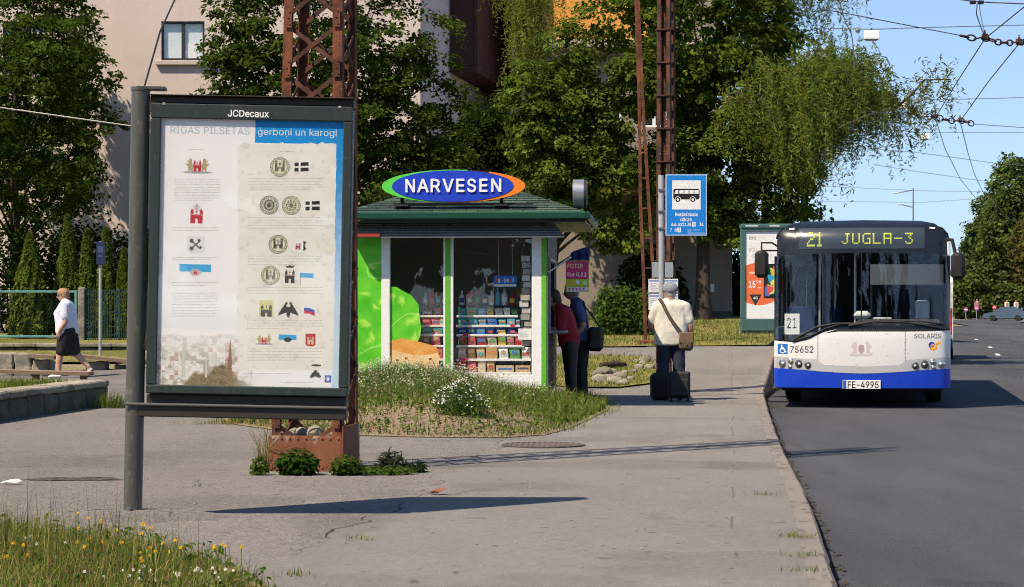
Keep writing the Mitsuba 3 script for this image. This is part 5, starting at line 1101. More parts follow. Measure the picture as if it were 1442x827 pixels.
def lobes_px(L, Y, dep=None):
    """lobes given as (photo x, photo y, half width, half height[, offset in depth, half depth])"""
    out = []
    for q in L:
        dy = q[4] if len(q) > 4 else 0; Yq = Y + dy; s = Yq / FOC; c = at(q[0], q[1], Yq)
        out.append((*c, q[2] * s, (q[5] if len(q) > 5 else max(q[2], q[3]) * s * .8), q[3] * s))
    return out
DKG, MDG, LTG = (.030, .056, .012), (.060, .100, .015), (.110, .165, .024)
# big maple at the side of the pink building
tree('leafy_tree', 'dense dark maple standing before the pink wall beside the picture edge', 'tree', (px(20, 70), 70.0, .6),
     lobes_px([(55, -60, 75, 60), (20, 20, 85, 70), (95, 40, 48, 50), (110, 105, 52, 55), (40, 120, 90, 70), (118, 175, 48, 45), (60, 215, 85, 60), (5, 200, 70, 80), (100, 250, 52, 42), (60, 275, 70, 36), (-40, 100, 70, 110),
               (40, 160, 80, 70, -4), (90, 215, 55, 50, -4), (10, 250, 70, 45, -4.5), (70, 80, 70, 70, -4), (-50, 180, 90, 100, -5), (115, 290, 36, 22, -2), (112, 90, 40, 36, 2.2, 1.0), (128, 160, 36, 44, 2.2, 1.0)], 70.2), 900, 60, .15, MDG, 1, .22, .40, yel=.10)
# linden at the corner of the pink building
tree('leafy_tree', 'broad dark green linden growing between the pink wall and the kiosk', 'tree', (px(470, 63), 63.0, .7),
     lobes_px([(430, -60, 150, 70), (340, 40, 55, 55), (330, 110, 48, 45), (420, 60, 110, 80), (540, 50, 100, 70), (590, 120, 62, 60), (450, 160, 130, 75), (560, 190, 82, 60), (600, 215, 50, 45), (480, 260, 130, 55), (400, 240, 80, 60), (560, 285, 75, 45), (335, 70, 50, 40), (622, 165, 34, 30), (640, 215, 32, 45), (648, 150, 22, 24), (330, 20, 42, 38),
               (500, 110, 110, 80, 2.5), (540, 230, 90, 70, 2.5), (430, 200, 110, 80, 2.5), (575, 260, 70, 60, 1.5)], 63.0), 1080, 60, .145, MDG, 2, .22, .40, yel=.10)
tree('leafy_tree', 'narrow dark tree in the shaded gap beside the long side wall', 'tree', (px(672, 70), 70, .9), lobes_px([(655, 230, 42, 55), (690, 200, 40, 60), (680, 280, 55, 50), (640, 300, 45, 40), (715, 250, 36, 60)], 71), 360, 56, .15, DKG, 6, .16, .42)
# row of trees right of the kiosk, before the orange building
tree('leafy_tree', 'bright leafy tree with loose branches directly behind the kiosk roof', 'tree', (px(765, 56), 56.0, .9),
     lobes_px([(770, 130, 62, 45), (745, 185, 50, 46), (790, 215, 70, 55), (770, 280, 68, 46), (840, 170, 50, 45), (850, 250, 62, 55), (800, 70, 34, 40), (870, 320, 46, 36), (900, 110, 40, 55), (810, 150, 70, 60, 2), (830, 230, 80, 60, 2)], 56.0), 640, 60, .14, LTG, 3, .17, .34, yel=.16)
tree('leafy_tree', 'tall maple with a thick crown behind the slim brown mast', 'tree', (px(990, 57), 57.0, 1.0),
     lobes_px([(880, 20, 80, 60, 3), (960, -40, 140, 80), (990, 60, 110, 75), (1060, 40, 70, 60), (940, 130, 75, 60), (1040, 140, 95, 65), (1000, 220, 110, 55), (1080, 220, 65, 55), (950, 270, 60, 44), (1060, 290, 80, 36), (1115, 290, 45, 36), (1125, 240, 36, 44), (1000, 120, 120, 80, 2.5), (1040, 220, 100, 60, 2.5), (1050, 330, 50, 22)], 57.0), 960, 58, .145, (.098, .150, .020), 4, .22, .36, yel=.15)
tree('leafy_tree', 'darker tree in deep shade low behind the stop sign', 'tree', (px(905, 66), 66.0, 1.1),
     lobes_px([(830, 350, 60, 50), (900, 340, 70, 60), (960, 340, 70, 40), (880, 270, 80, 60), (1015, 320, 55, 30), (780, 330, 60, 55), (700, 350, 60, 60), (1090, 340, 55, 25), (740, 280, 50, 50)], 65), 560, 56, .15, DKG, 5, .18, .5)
# willow hanging over the road
def willow(label, base, arms, Y, seed, nstr, cl, hang=.82):
    g = np.random.default_rng(seed); k = thing('willow_tree', label, 'tree'); Vv, Ff, Cc, o = [], [], [], 0
    base = np.asarray(base, float)
    pts = [np.array([at(*q[:2], q[2] if len(q) > 2 else Y) for q in a]) for a in arms]; wt = np.array([np.linalg.norm(np.diff(a, axis=0), axis=1).sum() for a in pts])
    trunk_top = pts[0][0]
    add('trunk', tube([base, base * .6 + trunk_top * .4 + (.2, 0, 0), trunk_top], [.16, .12, .08], 10), 'bark', k, smooth=True)
    for a in pts:
        u = np.linspace(0, 1, 9); cum = np.r_[0, np.cumsum(np.linalg.norm(np.diff(a, axis=0), axis=1))]; cum /= cum[-1]
        add('limb', tube(np.c_[[np.interp(u, cum, a[:, q]) for q in range(3)]].T, np.linspace(.10, .015, 9), 6), 'bark', k, smooth=True)
    for i in range(nstr):
        a = pts[g.choice(len(pts), p=wt / wt.sum())]; u = g.random() ** .85; cum = np.r_[0, np.cumsum(np.linalg.norm(np.diff(a, axis=0), axis=1))]; cum /= cum[-1]
        s = np.array([np.interp(u, cum, a[:, q]) for q in range(3)]) + g.normal(0, 1, 3) * (.28, .9, .22)
        L = hang * g.uniform(.7, 2.3); n = int(L * 24); t = np.linspace(0, 1, n); dr_ = unit(np.array([g.normal(.35, .5), g.normal(0, .6), g.uniform(.1, .6)]))
        path = s + dr_ * (.55 * (1 - np.exp(-3 * t)) * L * .5)[:, None] + np.array([0, 0, -1]) * (L * t ** 1.35)[:, None] + (g.normal(0, .25, 3) * (1, 1, 0))[None] * (t ** 2)[:, None]
        C = path + g.normal(0, .035, (n, 3)); D = unit(np.gradient(path, axis=0) + .45 * g.normal(size=(n, 3))); N = unit(g.normal(size=(n, 3)) + (0, -.4, .4))
        c = leafcol(cl, 1, g, .22, .18) * (1 + .2 * g.normal(size=(n, 1)))
        v, f, cc = leaf_mesh(C, N, D, .15 * g.uniform(.5, 1.3, n), .22, np.clip(c, .005, .8), g); Vv.append(v); Ff.append(f + o); Cc.append(cc); o += len(v)
    add('crown', trimesh.Trimesh(np.vstack(Vv), np.vstack(Ff), process=False), 'leaf', k, color=np.vstack(Cc)); return k
willow('weeping willow with pale hanging branches reaching out over the road', at(1105, 440, 60) - (0, 0, 1),
       [[(1105, 190), (1125, 110), (1150, 70), (1170, 72)], [(1105, 190), (1150, 105), (1195, 85), (1222, 100)], [(1105, 200), (1140, 125), (1175, 115), (1208, 128)], [(1105, 170), (1160, 92), (1200, 84), (1230, 112)], [(1105, 200), (1145, 150), (1172, 145), (1192, 155)],
        [(1105, 200), (1080, 150), (1060, 130)], [(1105, 210), (1135, 180), (1150, 185)], [(1105, 180), (1150, 120), (1195, 112), (1222, 125)], [(1105, 180), (1120, 95), (1145, 80), (1165, 85)], [(1110, 200), (1150, 140), (1190, 140), (1215, 150)], [(1090, 150), (1130, 110), (1170, 95)], [(1090, 130), (1080, 95), (1060, 90)], [(1060, 150), (1040, 130), (1020, 135)]], 55.5, 11, 1750, (.165, .225, .045))
willow('long thin willow bough reaching furthest out toward the chain', at(1112, 440, 60) - (0, 0, 1),
       [[(1135, 190), (1170, 148), (1215, 146), (1245, 152), (1275, 150), (1290, 120), (1310, 108), (1330, 112)], [(1215, 140), (1250, 128), (1268, 150)], [(1282, 150), (1290, 162), (1296, 168)]], 56, 14, 210, (.140, .175, .034), .62)
willow('weeping willow whose upper fringe hangs in at the top above the road', at(1060, 440, 60) - (0, 0, 1),
       [[(1080, 100), (1110, -40), (1150, -30), (1185, -14)], [(1080, 100), (1050, -40), (1090, -50), (1130, -25)], [(1080, 60), (1060, -20), (1040, -30)]], 59, 12, 380, (.10, .145, .028))
willow('pale green willow boughs hanging beside the shaded wall above the kiosk', at(728, 440, 66) - (0, 0, 1),
       [[(745, 100), (735, -10), (720, -35), (708, -25)], [(745, 100), (742, -10), (755, -30), (775, -20)], [(745, 60), (735, -40), (722, -45)]], 66, 13, 520, (.165, .205, .038), .8)
# conifers by the fence
def conifer(label, x, ytop, ybase, w, Y, seed):
    g = np.random.default_rng(seed); k = thing('conifer', label, 'conifer', 'clipped conifers behind the fence'); b = at(x, ybase, Y); zt = pz(ytop, Y); b[2] = land(b[0], b[1]); Hh = zt - b[2]; W = w / FOC * Y / 2
    n = 11000; t = g.random(n) ** .95; a = g.random(n) * 2 * np.pi; r = W * 1.32 * (1 - t) ** .8 * np.minimum(1, .62 + t * 3) * (.72 + .3 * g.random(n)) * (1 + .16 * np.sin(a * 5 + 9 * t + seed) + .10 * np.sin(a * 9 - 14 * t))
    C = b + np.c_[r * np.cos(a), r * np.sin(a), t * Hh]; o = np.c_[np.cos(a), np.sin(a), 0 * a + .35]
    D = unit(np.c_[.45 * np.cos(a), .45 * np.sin(a), 0 * a + 1] + .35 * g.normal(size=(n, 3))); N = unit(o + .6 * g.normal(size=(n, 3)))
    c = leafcol((.125, .175, .030), n, g, .3, .12)
    v, f, cc = leaf_mesh(C, N, D, .17 * g.uniform(.6, 1.3, n), .5, c, g); add('crown', trimesh.Trimesh(v, f, process=False), 'leaf', k, color=cc)
    add('trunk', tube([b - (0, 0, .1), b + (0, 0, Hh * .9)], [.09, .02], 7), 'bark', k)
for i, (lab, x, yt, w, Y) in enumerate((('widest conifer, first from the picture edge behind the fence', 42, 330, 50, 57), ('tallest conifer, second from the picture edge behind the fence', 95, 305, 37, 57.5), ('slim conifer, third from the picture edge behind the fence', 122, 325, 30, 57.5), ('conifer behind the blue board on the thin pole', 149, 322, 31, 57.5), ('shortest conifer, nearest the grey display pole', 174, 352, 27, 57.5))):
    conifer(lab, x, yt, 478, w, Y, 30 + i)
# dark shrubs filling the shade under the trees
def shrub(name, label, cat_, lobes, n, size, c, seed, base, group=None, asp=.6):
    g = np.random.default_rng(seed); k = thing(name, label, cat_, group); P, nr = crown_points(lobes, n, g, .5)
    N = unit(nr * .7 + (0, 0, .5) + .6 * g.normal(size=(n, 3))); D = unit(nr + .9 * g.normal(size=(n, 3)))
    v, f, cc = leaf_mesh(P, N, D, size * g.uniform(.6, 1.3, n), asp, leafcol(c, n, g, .28, .12), g); add('foliage', trimesh.Trimesh(v, f, process=False), 'leaf', k, color=cc)
    base = np.asarray(base, float)
    for j in g.choice(n, 7, replace=False): add('stem', tube([base + g.normal(0, .05, 3) * (1, 1, 0), (base + P[j]) / 2 + g.normal(0, .05, 3), P[j]], [.03, .02, .006], 5), 'bark', k)
    return k
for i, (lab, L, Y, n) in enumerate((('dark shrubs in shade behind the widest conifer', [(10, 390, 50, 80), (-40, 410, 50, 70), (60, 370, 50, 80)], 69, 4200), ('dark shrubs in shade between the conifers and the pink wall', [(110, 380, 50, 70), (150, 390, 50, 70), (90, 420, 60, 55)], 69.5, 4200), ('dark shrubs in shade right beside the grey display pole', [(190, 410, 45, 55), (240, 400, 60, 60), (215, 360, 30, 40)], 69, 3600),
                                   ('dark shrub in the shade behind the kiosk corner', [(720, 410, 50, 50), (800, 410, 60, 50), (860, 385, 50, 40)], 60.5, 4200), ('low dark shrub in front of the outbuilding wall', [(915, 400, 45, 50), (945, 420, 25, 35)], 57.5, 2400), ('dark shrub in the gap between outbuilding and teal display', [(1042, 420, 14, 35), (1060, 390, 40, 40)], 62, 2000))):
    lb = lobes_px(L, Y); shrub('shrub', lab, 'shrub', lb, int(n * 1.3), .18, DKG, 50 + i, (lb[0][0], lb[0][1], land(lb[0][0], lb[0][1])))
lb = lobes_px([(855, 440, 18, 36), (880, 437, 22, 36), (905, 440, 18, 34), (868, 450, 26, 24), (896, 452, 24, 24)], 47.6)
shrub('hedge', 'bright green low hedge on the grass between kiosk and stop', 'hedge', lb, 5200, .10, (.075, .135, .024), 60, (px(880, 47.6), 47.6, land(2.5, 47.6)))
# trees far down the road
for i, (lab, L, Y, n) in enumerate((('big tree at the far bend of the road, nearest the bus', [(1370, 400, 26, 34), (1385, 345, 26, 40), (1365, 425, 22, 20), (1400, 300, 22, 36), (1395, 400, 28, 36)], 262, 230), ('tallest tree at the far bend of the road', [(1425, 260, 26, 42), (1440, 300, 40, 60), (1410, 330, 28, 50), (1430, 390, 36, 45), (1470, 330, 40, 90)], 256, 330), ('tree with reddish foliage at the picture edge by the far road', [(1446, 350, 14, 40), (1445, 400, 16, 30)], 248, 90), ('low green trees under the tall ones by the far road', [(1352, 424, 14, 20), (1385, 424, 22, 18), (1420, 424, 22, 18), (1445, 422, 16, 20), (1362, 395, 16, 22)], 246, 200))):
    tree('leafy_tree', lab, 'tree', (px(L[0][0], Y), Y, .6), lobes_px(L, Y), int(n * 1.7), 48, .50, [(.095, .140, .036), (.10, .148, .038), (.115, .11, .035), (.105, .145, .036)][i], 70 + i, .5, 1.3, limbs=10)
# trees behind the place where the photographer stands; only shop and bus glass mirror them
for i, (x, y, h) in enumerate(((-15, -34, 25), (-6.5, -36, 27), (-11, -35, 24), (2, -38, 21), (12, -42, 24), (24, -40, 18), (-27, -32, 20), (35, -36, 18))):
    lb = [(x, y, h * .6, 4.4, 4.2, h * .38), (x + 1.6, y - .5, h * .36, 4.2, 4, h * .25), (x - 1.8, y, h * .34, 4, 4, h * .25)]
    tree('street_tree', 'street tree behind the viewer, seen only as a dark mirror image in glass', 'tree', (x, y, 0), lb, 460, 34, .72, DKG, 90 + i, .3, .9, group='street trees behind the viewer', limbs=8)
# ---- grasses
def blades(X, Y, Z, h, w, lean, colr, g, seg=3):
    """curved tapering blades; colour per blade"""
    n = len(X); a = g.random(n) * 2 * np.pi; d = np.c_[np.cos(a), np.sin(a), 0 * a]; s = np.c_[-np.sin(a + g.normal(0, .9, n)), np.cos(a), 0 * a]; s = unit(s)
    t = np.linspace(0, 1, seg + 1); V = []
    for i, ti in enumerate(t):
        c = np.c_[X, Y, Z] + d * (lean * h * ti ** 2)[:, None] + np.c_[0 * h, 0 * h, h * (ti - .25 * lean * ti ** 2)]
        wi = (w * (1 - ti ** 1.5))[:, None] * .5
        V += [c - s * wi, c + s * wi] if i < seg else [c]
    m = 2 * seg + 1; v = np.stack(V, 1).reshape(-1, 3); b = (np.arange(n) * m)[:, None]; F_ = []
    for i in range(seg - 1): F_ += [b + [2 * i, 2 * i + 1, 2 * i + 3], b + [2 * i, 2 * i + 3, 2 * i + 2]]
    F_ += [b + [2 * seg - 2, 2 * seg - 1, 2 * seg]]
    return v, np.vstack(F_), np.repeat(colr, m, 0)
def join(parts):
    o, V, F_, C_ = 0, [], [], []
    for v, f, c in parts: V.append(v); F_.append(f + o); C_.append(c); o += len(v)
    return trimesh.Trimesh(np.vstack(V), np.vstack(F_), process=False), np.clip(np.vstack(C_), .003, .95)
def scatter(poly, n, g):
    import shapely
    x0, y0, x1, y1 = poly.bounds; P = np.c_[g.uniform(x0, x1, n * 3), g.uniform(y0, y1, n * 3)]; return P[shapely.contains_xy(poly, P[:, 0], P[:, 1])][:n]
def discs(P, r, colr, g, up=None):
    """small five-petalled flower heads as pentagons"""
    n = len(P); N = unit((np.array([0, -.35, 1.0]) if up is None else up) + .4 * g.normal(size=(n, 3))); u = unit(np.cross(N, g.normal(size=(n, 3)))); w = np.cross(N, u); a = np.arange(6) * np.pi / 3
    r = np.broadcast_to(r, (n,))
    v = (P[:, None] + r[:, None, None] * (np.cos(a)[None, :, None] * u[:, None] + np.sin(a)[None, :, None] * w[:, None])).reshape(-1, 3); b = (np.arange(n) * 6)[:, None]
    return v, np.vstack([b + [0, i, i + 1] for i in range(1, 5)]), np.repeat(colr, 6, 0)
def mixcol(n, g, cols, p):
    c = np.array(cols)[g.choice(len(cols), n, p=p)]; return np.clip(c * (1 + .22 * g.normal(size=(n, 1))), .004, .9)
GREENS = [(.055, .105, .014), (.10, .15, .022), (.17, .20, .045), (.34, .28, .11), (.24, .16, .07)]
g = np.random.default_rng(100)
verge = Polygon([(-6, 12.6), (-3.4, 12.35), (-2.6, 12.1), (-2.0, 11.5), (-1.5, 10.7), (-1.12, 9.7), (-.9, 8.6), (-.9, 7.5), (-6, 7.5)])
struct('verge', drape(verge, lambda X, Y: land(X, Y) + .012 + .03 * meshkit.noise(np.stack([X * 3, Y * 3, X * 0], -1)), .3), 'dry_soil', smooth=True)
edge_d = lambda P: np.array([verge.exterior.distance(Point(*p)) for p in P])
P = scatter(verge.intersection(sbox(-3.6, 8.3, 0, 13)), 17000, g); ed = np.clip(edge_d(P) / .55, .15, 1)
patch = meshkit.fbm(np.c_[P * 1.3, P[:, :1] * 0], 3); h = (.07 + .22 * g.random(len(P)) ** 1.6) * (.35 + .65 * ed) * (.6 + .8 * patch)
b1 = blades(P[:, 0], P[:, 1], np.full(len(P), .01), h, .0045 * (.6 + .8 * g.random(len(P))), g.uniform(.1, .9, len(P)), mixcol(len(P), g, GREENS, [.16, .30, .26, .20, .08]), g)
n = 420; P = scatter(verge.intersection(sbox(-3.6, 8.6, 0, 12.6)), n, g); b2 = blades(P[:, 0], P[:, 1], np.full(len(P), .01), g.uniform(.25, .52, len(P)) * np.clip(edge_d(P) / .4, .4, 1), np.full(len(P), .0045), g.uniform(.05, .4, len(P)), mixcol(len(P), g, GREENS, [.1, .2, .25, .3, .15]), g, 4)
n = 2600; P = scatter(verge.intersection(sbox(-3.6, 8.4, 0, 12.8)), n, g); C = np.c_[P, g.uniform(.015, .12, len(P))]; lf = leaf_mesh(C, unit(g.normal(size=(len(P), 3)) * .6 + (0, 0, 1)), g.normal(size=(len(P), 3)), .045 * g.uniform(.5, 1.5, len(P)), .5, mixcol(len(P), g, GREENS[:3], [.4, .4, .2]), g)
m, c = join([b1, b2, lf]); stuff('grass', m, 'grass_blade', 'tall rough grass with dry stalks along the near edge of the pavement', 'grass', color=c)
def flowers(name, label, cat_, spots, head_r, hcol, stalk_h, seed, nheads=5, group=None, zf=None):
    gg = np.random.default_rng(seed)
    for i, (x, y) in enumerate(spots):
        k = thing(name, label[i] if isinstance(label, list) else label, cat_, group); z0 = float(zf(x, y)) if zf else .01; Q = np.array([x, y, z0]) + gg.normal(0, .05, (nheads, 3)) * (1, 1, 0); hh = stalk_h * gg.uniform(.7, 1.15, nheads); H_ = Q + np.c_[gg.normal(0, .03, (nheads, 2)), hh]
        add('stalk', [tube([Q[j], (Q[j] + H_[j]) / 2 + gg.normal(0, .012, 3), H_[j]], .0025, 4) for j in range(nheads)], col((.09, .15, .03), .7), k)
        v, f, c = discs(np.vstack([H_, H_ + (0, 0, .004)]), np.r_[np.full(nheads, head_r), np.full(nheads, head_r * .7)], np.tile(hcol, (2 * nheads, 1)), gg, np.array([0, -.8, 1.0])); [add('flower_head', trimesh.Trimesh(np.vstack([v[6 * q:6 * q + 6] for q in (j, j + nheads)]), np.vstack([[0, i_, i_ + 1] for i_ in range(1, 5)] + [[6, 6 + i_, 7 + i_] for i_ in range(1, 5)]), process=False), 'grass_blade', k, color=c[:12]) for j in range(nheads)]
ysp = [at(x, y, q)[:2] for x, y, q in ((134, 732, 11.2), (182, 768, 10.8), (140, 775, 10.4), (232, 800, 10.0), (216, 806, 9.8), (22, 812, 9.9), (322, 800, 10.1))]
flowers('yellow_flower', ['yellow flower standing highest in the rough grass', 'yellow flower cluster below the pole base in the grass', 'yellow flower in the grass near the picture edge side of the pole', 'yellow flowers low in the middle of the rough grass', 'yellow flower just left of the middle flowers in the grass', 'yellow flower in the grass by the corner of the picture', 'yellow flower near the tip of the rough grass'], 'flower', ysp, .010, (.72, .42, .015), .17, 2)
wsp = [at(x, 826, q)[:2] for x, q in ((200, 9.6), (230, 9.4), (250, 9.7), (285, 9.6), (160, 9.5), (60, 10.6), (35, 11.0), (300, 9.5))]
flowers('white_flower', [f'cluster of small white flowers in the rough grass, {q} from the picture edge' for q in ('fifth', 'sixth', 'seventh', 'eighth', 'fourth', 'second', 'first', 'last')], 'flower', wsp, .009, (.70, .70, .60), .10, 6, 5, 'white flowers in the rough grass')
# mound in front of the kiosk: tall flowering weeds behind, thin dry grass in front
g = np.random.default_rng(101)
P = scatter(MOUND.buffer(-.05), 21000, g); bare = np.exp(-((P[:, 0] + 1.0) ** 2 / .35 + (P[:, 1] - 22.7) ** 2 / .5)) + np.exp(-((P[:, 0] - .15) ** 2 / .12 + (P[:, 1] - 23.0) ** 2 / .9))
P = P[g.random(len(P)) > bare * .92]; Z = mound_z(P[:, 0], P[:, 1]); back = sstep(22.5, 25.5, P[:, 1]); tl = sstep(.9, -1.0, P[:, 0])
h = (.06 + .15 * g.random(len(P)) ** 1.5) * (.55 + .55 * back) * (1 + .2 * tl * back); clr = mixcol(len(P), g, [(.065, .125, .016), (.105, .17, .028), (.18, .21, .055), (.34, .29, .13)], [.28, .40, .21, .11])
b1 = blades(P[:, 0], P[:, 1], Z, h, .009 * (.6 + .8 * g.random(len(P))), g.uniform(.1, .9, len(P)), clr, g)
P = scatter(MOUND.buffer(.16).difference(MOUND.buffer(-.22)), 3200, g); P = P[meshkit.noise(np.c_[P * 3, P[:, :1] * 0]) > .38]; b3 = blades(P[:, 0], P[:, 1], np.maximum(mound_z(P[:, 0], P[:, 1]), 0) , g.uniform(.03, .11, len(P)), np.full(len(P), .007), g.uniform(.3, 1.3, len(P)), mixcol(len(P), g, GREENS[:4], [.2, .35, .25, .2]), g)
P = scatter(MOUND.buffer(-.05), 6000, g); Z = mound_z(P[:, 0], P[:, 1]); lf = leaf_mesh(np.c_[P, Z + g.uniform(.01, .10, len(P))], unit(g.normal(size=(len(P), 3)) * .6 + (0, -.3, 1)), g.normal(size=(len(P), 3)), .05 * g.uniform(.6, 1.5, len(P)), .5, mixcol(len(P), g, GREENS[:3], [.3, .4, .3]), g)
# pale seed heads and tiny white blossom along the back of the mound
P = scatter(Polygon([(-2.4, 24.6), (-1.9, 23.6), (-1.3, 23.6), (-.5, 24.4), (.2, 25.0), (.6, 26.4), (.5, 28), (-2.9, 28)]), 5200, g); w_ = sstep(.5, -.9, P[:, 0]) * .8 + .2; P = P[g.random(len(P)) < w_]; Z = mound_z(P[:, 0], P[:, 1]); hz = Z + .10 + .17 * g.random(len(P)) * (sstep(.9, -.6, P[:, 0]) * .6 + .4)
stem = blades(P[:, 0], P[:, 1], Z, hz - Z, np.full(len(P), .005), g.uniform(0, .2, len(P)), mixcol(len(P), g, [(.12, .17, .05), (.2, .22, .1)], [.6, .4]), g, 2)
fl_ = discs(np.c_[P, hz] + g.normal(0, .012, (len(P), 3)), .009 * g.uniform(.5, 1.2, len(P)), mixcol(len(P), g, [(.55, .56, .46), (.30, .33, .18), (.42, .40, .26)], [.45, .35, .2]), g)
m, c = join([b1, b3, lf, stem, fl_]); stuff('mound_grass', m, 'grass_blade', 'sunlit rough grass and pale weeds covering the mound below the kiosk', 'grass', color=c)
# the bushy white-flowered plant at the front of the mound
g = np.random.default_rng(102); bc = np.array([px(648, 22.4), 22.4, 0]); bc[2] = mound_z(bc[0], bc[1]); k = thing('flowering_bush', 'bushy weed covered in tiny white flowers at the front of the mound', 'plant')
lob = [(bc[0], bc[1], bc[2] + .15, .20, .20, .20), (bc[0] + .13, bc[1], bc[2] + .08, .17, .18, .12), (bc[0] - .12, bc[1] + .1, bc[2] + .12, .17, .2, .17), (bc[0] + .02, bc[1], bc[2] + .27, .10, .1, .10)]; P, nr = crown_points(lob, 2600, g, .5)
v, f, c = leaf_mesh(P, unit(nr + .6 * g.normal(size=nr.shape)), g.normal(size=nr.shape), .035 * g.uniform(.6, 1.3, len(P)), .4, leafcol((.07, .13, .03), len(P), g), g); add('foliage', trimesh.Trimesh(v, f, process=False), 'leaf', k, color=c)
P, nr = crown_points(lob, 620, g, .85); P = P[nr[:, 2] > -.2]; v, f, c = discs(P + (0, 0, .02), .0105 * g.uniform(.6, 1.3, len(P)), mixcol(len(P), g, [(.78, .78, .72)], [1.0]), g); add('blossom', trimesh.Trimesh(v, f, process=False), 'grass_blade', k, color=c)
for j in range(9): q = bc + (g.normal(0, .03), g.normal(0, .03), 0); add('stem', tube([q, q + (g.normal(0, .08), g.normal(0, .08), .25)], [.006, .002], 4), col((.08, .12, .03), .8), k)
# weeds at the foot of the lattice mast
def weed(name, label, x, y, Y, h, w, n, lsz, c, seed, spiky=False):
    g = np.random.default_rng(seed); k = thing(name, label, 'plant'); b = np.array([px(x, Y), Y, 0.0]); lob = [(b[0], b[1], h * .45, w, w * .8, h * .55), (b[0] + w * .4, b[1], h * .35, w * .6, w * .6, h * .4), (b[0] - w * .4, b[1], h * .35, w * .6, w * .6, h * .4)]
    P, nr = crown_points(lob, n, g, .4); P[:, 2] = np.maximum(P[:, 2], .008); D = unit(nr + (0, 0, .5) + .4 * g.normal(size=nr.shape)) if spiky else unit(nr * (1, 1, .4) + .6 * g.normal(size=nr.shape))
    v, f, cc = leaf_mesh(P, unit(nr * .5 + (0, -.2, .8) + .5 * g.normal(size=nr.shape)), D, lsz * g.uniform(.6, 1.3, n), .16 if spiky else .5, leafcol(c, n, g, .25, .15), g); add('foliage', trimesh.Trimesh(v, f, process=False), 'leaf', k, color=cc)
    for j in g.choice(n, 6, replace=False): add('stem', tube([b, P[j]], [.006, .002], 4), col((.08, .13, .03), .8), k)
weed('weed_plant', 'big dark green leafy weed before the orange base plate of the mast', 419, 0, 16.62, .20, .16, 520, .062, (.035, .09, .012), 120)
weed('weed_plant', 'second leafy weed at the corner foot of the mast', 487, 0, 16.6, .16, .13, 420, .05, (.065, .115, .02), 121)
weed('weed_plant', 'small light weed beside the mast foot, alone on the asphalt', 365, 0, 16.6, .16, .075, 150, .05, (.08, .14, .025), 122)
weed('weed_plant', 'low creeping weed running out from the mast foot', 540, 0, 16.7, .07, .26, 520, .04, (.07, .12, .02), 123)
weed('weed_plant', 'spiky grey green weed behind the creeping weed', 551, 0, 16.85, .17, .11, 200, .10, (.07, .095, .055), 124, True)
weed('weed_plant', 'dark little tuft at the end of the creeping weed where the mast shadow starts', 584, 0, 16.9, .09, .10, 160, .08, (.03, .055, .02), 125, True)
g = np.random.default_rng(126)
def tuft(name, label, cx, cy, r, n, h, cols, p, seed, zf=land, w=.006, sx=1.0):
    g = np.random.default_rng(seed); X = cx + g.normal(0, r, n) * sx; Y = cy + g.normal(0, r, n); v, f, c = blades(X, Y, zf(X, Y) + .004, h * g.uniform(.4, 1.2, n), w * g.uniform(.6, 1.3, n), g.uniform(.1, 1.1, n), mixcol(n, g, cols, p), g)
    if sx > 1.5: stuff('grass', trimesh.Trimesh(v, f, process=False), 'grass_blade', label, 'grass', color=c)
    else: tag(add(name, trimesh.Trimesh(v, f, process=False), 'grass_blade', color=c), label, 'grass tuft')
tuft('grass_tuft', 'tall dry straw tuft beside the rusty mast leg', px(379, 17.1), 17.1, .05, 130, .5, [(.36, .29, .15), (.2, .2, .06)], [.7, .3], 130)
tuft('grass_tuft', 'yellowing strip of grass on the asphalt behind the display bar', px(338, 24.2), 24.2, .10, 500, .09, [(.30, .25, .07), (.14, .17, .03)], [.6, .4], 131, sx=2.6)
tuft('grass_tuft', 'dry grass inside the foot of the lattice mast', px(440, 17.5), 17.5, .14, 320, .28, [(.36, .30, .15), (.16, .18, .04), (.2, .13, .06)], [.55, .25, .2], 132)
tuft('grass_tuft', 'lush grass tuft at the end of the low stone wall', px(160, 28.3), 28.3, .12, 420, .26, [(.09, .15, .02), (.2, .2, .05)], [.65, .35], 133)
for i, (x, y, Y, n, lab) in enumerate(((1080, 698, 14.9, 40, 'thin grass tuft in the kerb joint, fourth from the near end'), (1120, 757, 12.2, 110, 'largest grass tuft in the kerb joint'), (1133, 785, 11.2, 60, 'grass tuft in the kerb joint just before the largest'), (1137, 805, 10.5, 70, 'nearest grass tuft in the kerb joint'), (505, 761, 11.9, 50, 'little grass tuft on the joint across the near pavement'), (420, 812, 10.2, 60, 'little grass tuft on the near pavement by the rough grass'), (288, 686, 15.4, 26, 'sparse yellow tuft on the asphalt behind the grey pole'))):
    Yq = FOC * EYE / (y - HOR); tuft('grass_tuft', lab, px(x, Yq), Yq, .03, int(n * .6), .045, [(.12, .17, .03), (.28, .26, .09)], [.6, .4], 140 + i, sx=1.8, w=.005)
# lawns
g = np.random.default_rng(150); Pl = []
for poly, n, hh in ((lawn_r, 6000, .06), (lawn_b.intersection(sbox(0, 43, 9, 56)), 9000, .08)):
    P = scatter(poly, n, g); Pl.append(blades(P[:, 0], P[:, 1], land(P[:, 0], P[:, 1]) + .02, hh * g.uniform(.4, 1.5, len(P)), .016 * g.uniform(.6, 1.3, len(P)), g.uniform(.2, 1.2, len(P)), mixcol(len(P), g, [(.09, .14, .02), (.15, .17, .035), (.32, .26, .10)], [.35, .3, .35]), g, 2))
m, c = join(Pl); stuff('lawn_grass', m, 'grass_blade', 'short dry lawn grass on the slope beyond the kiosk and stop', 'grass', color=c)
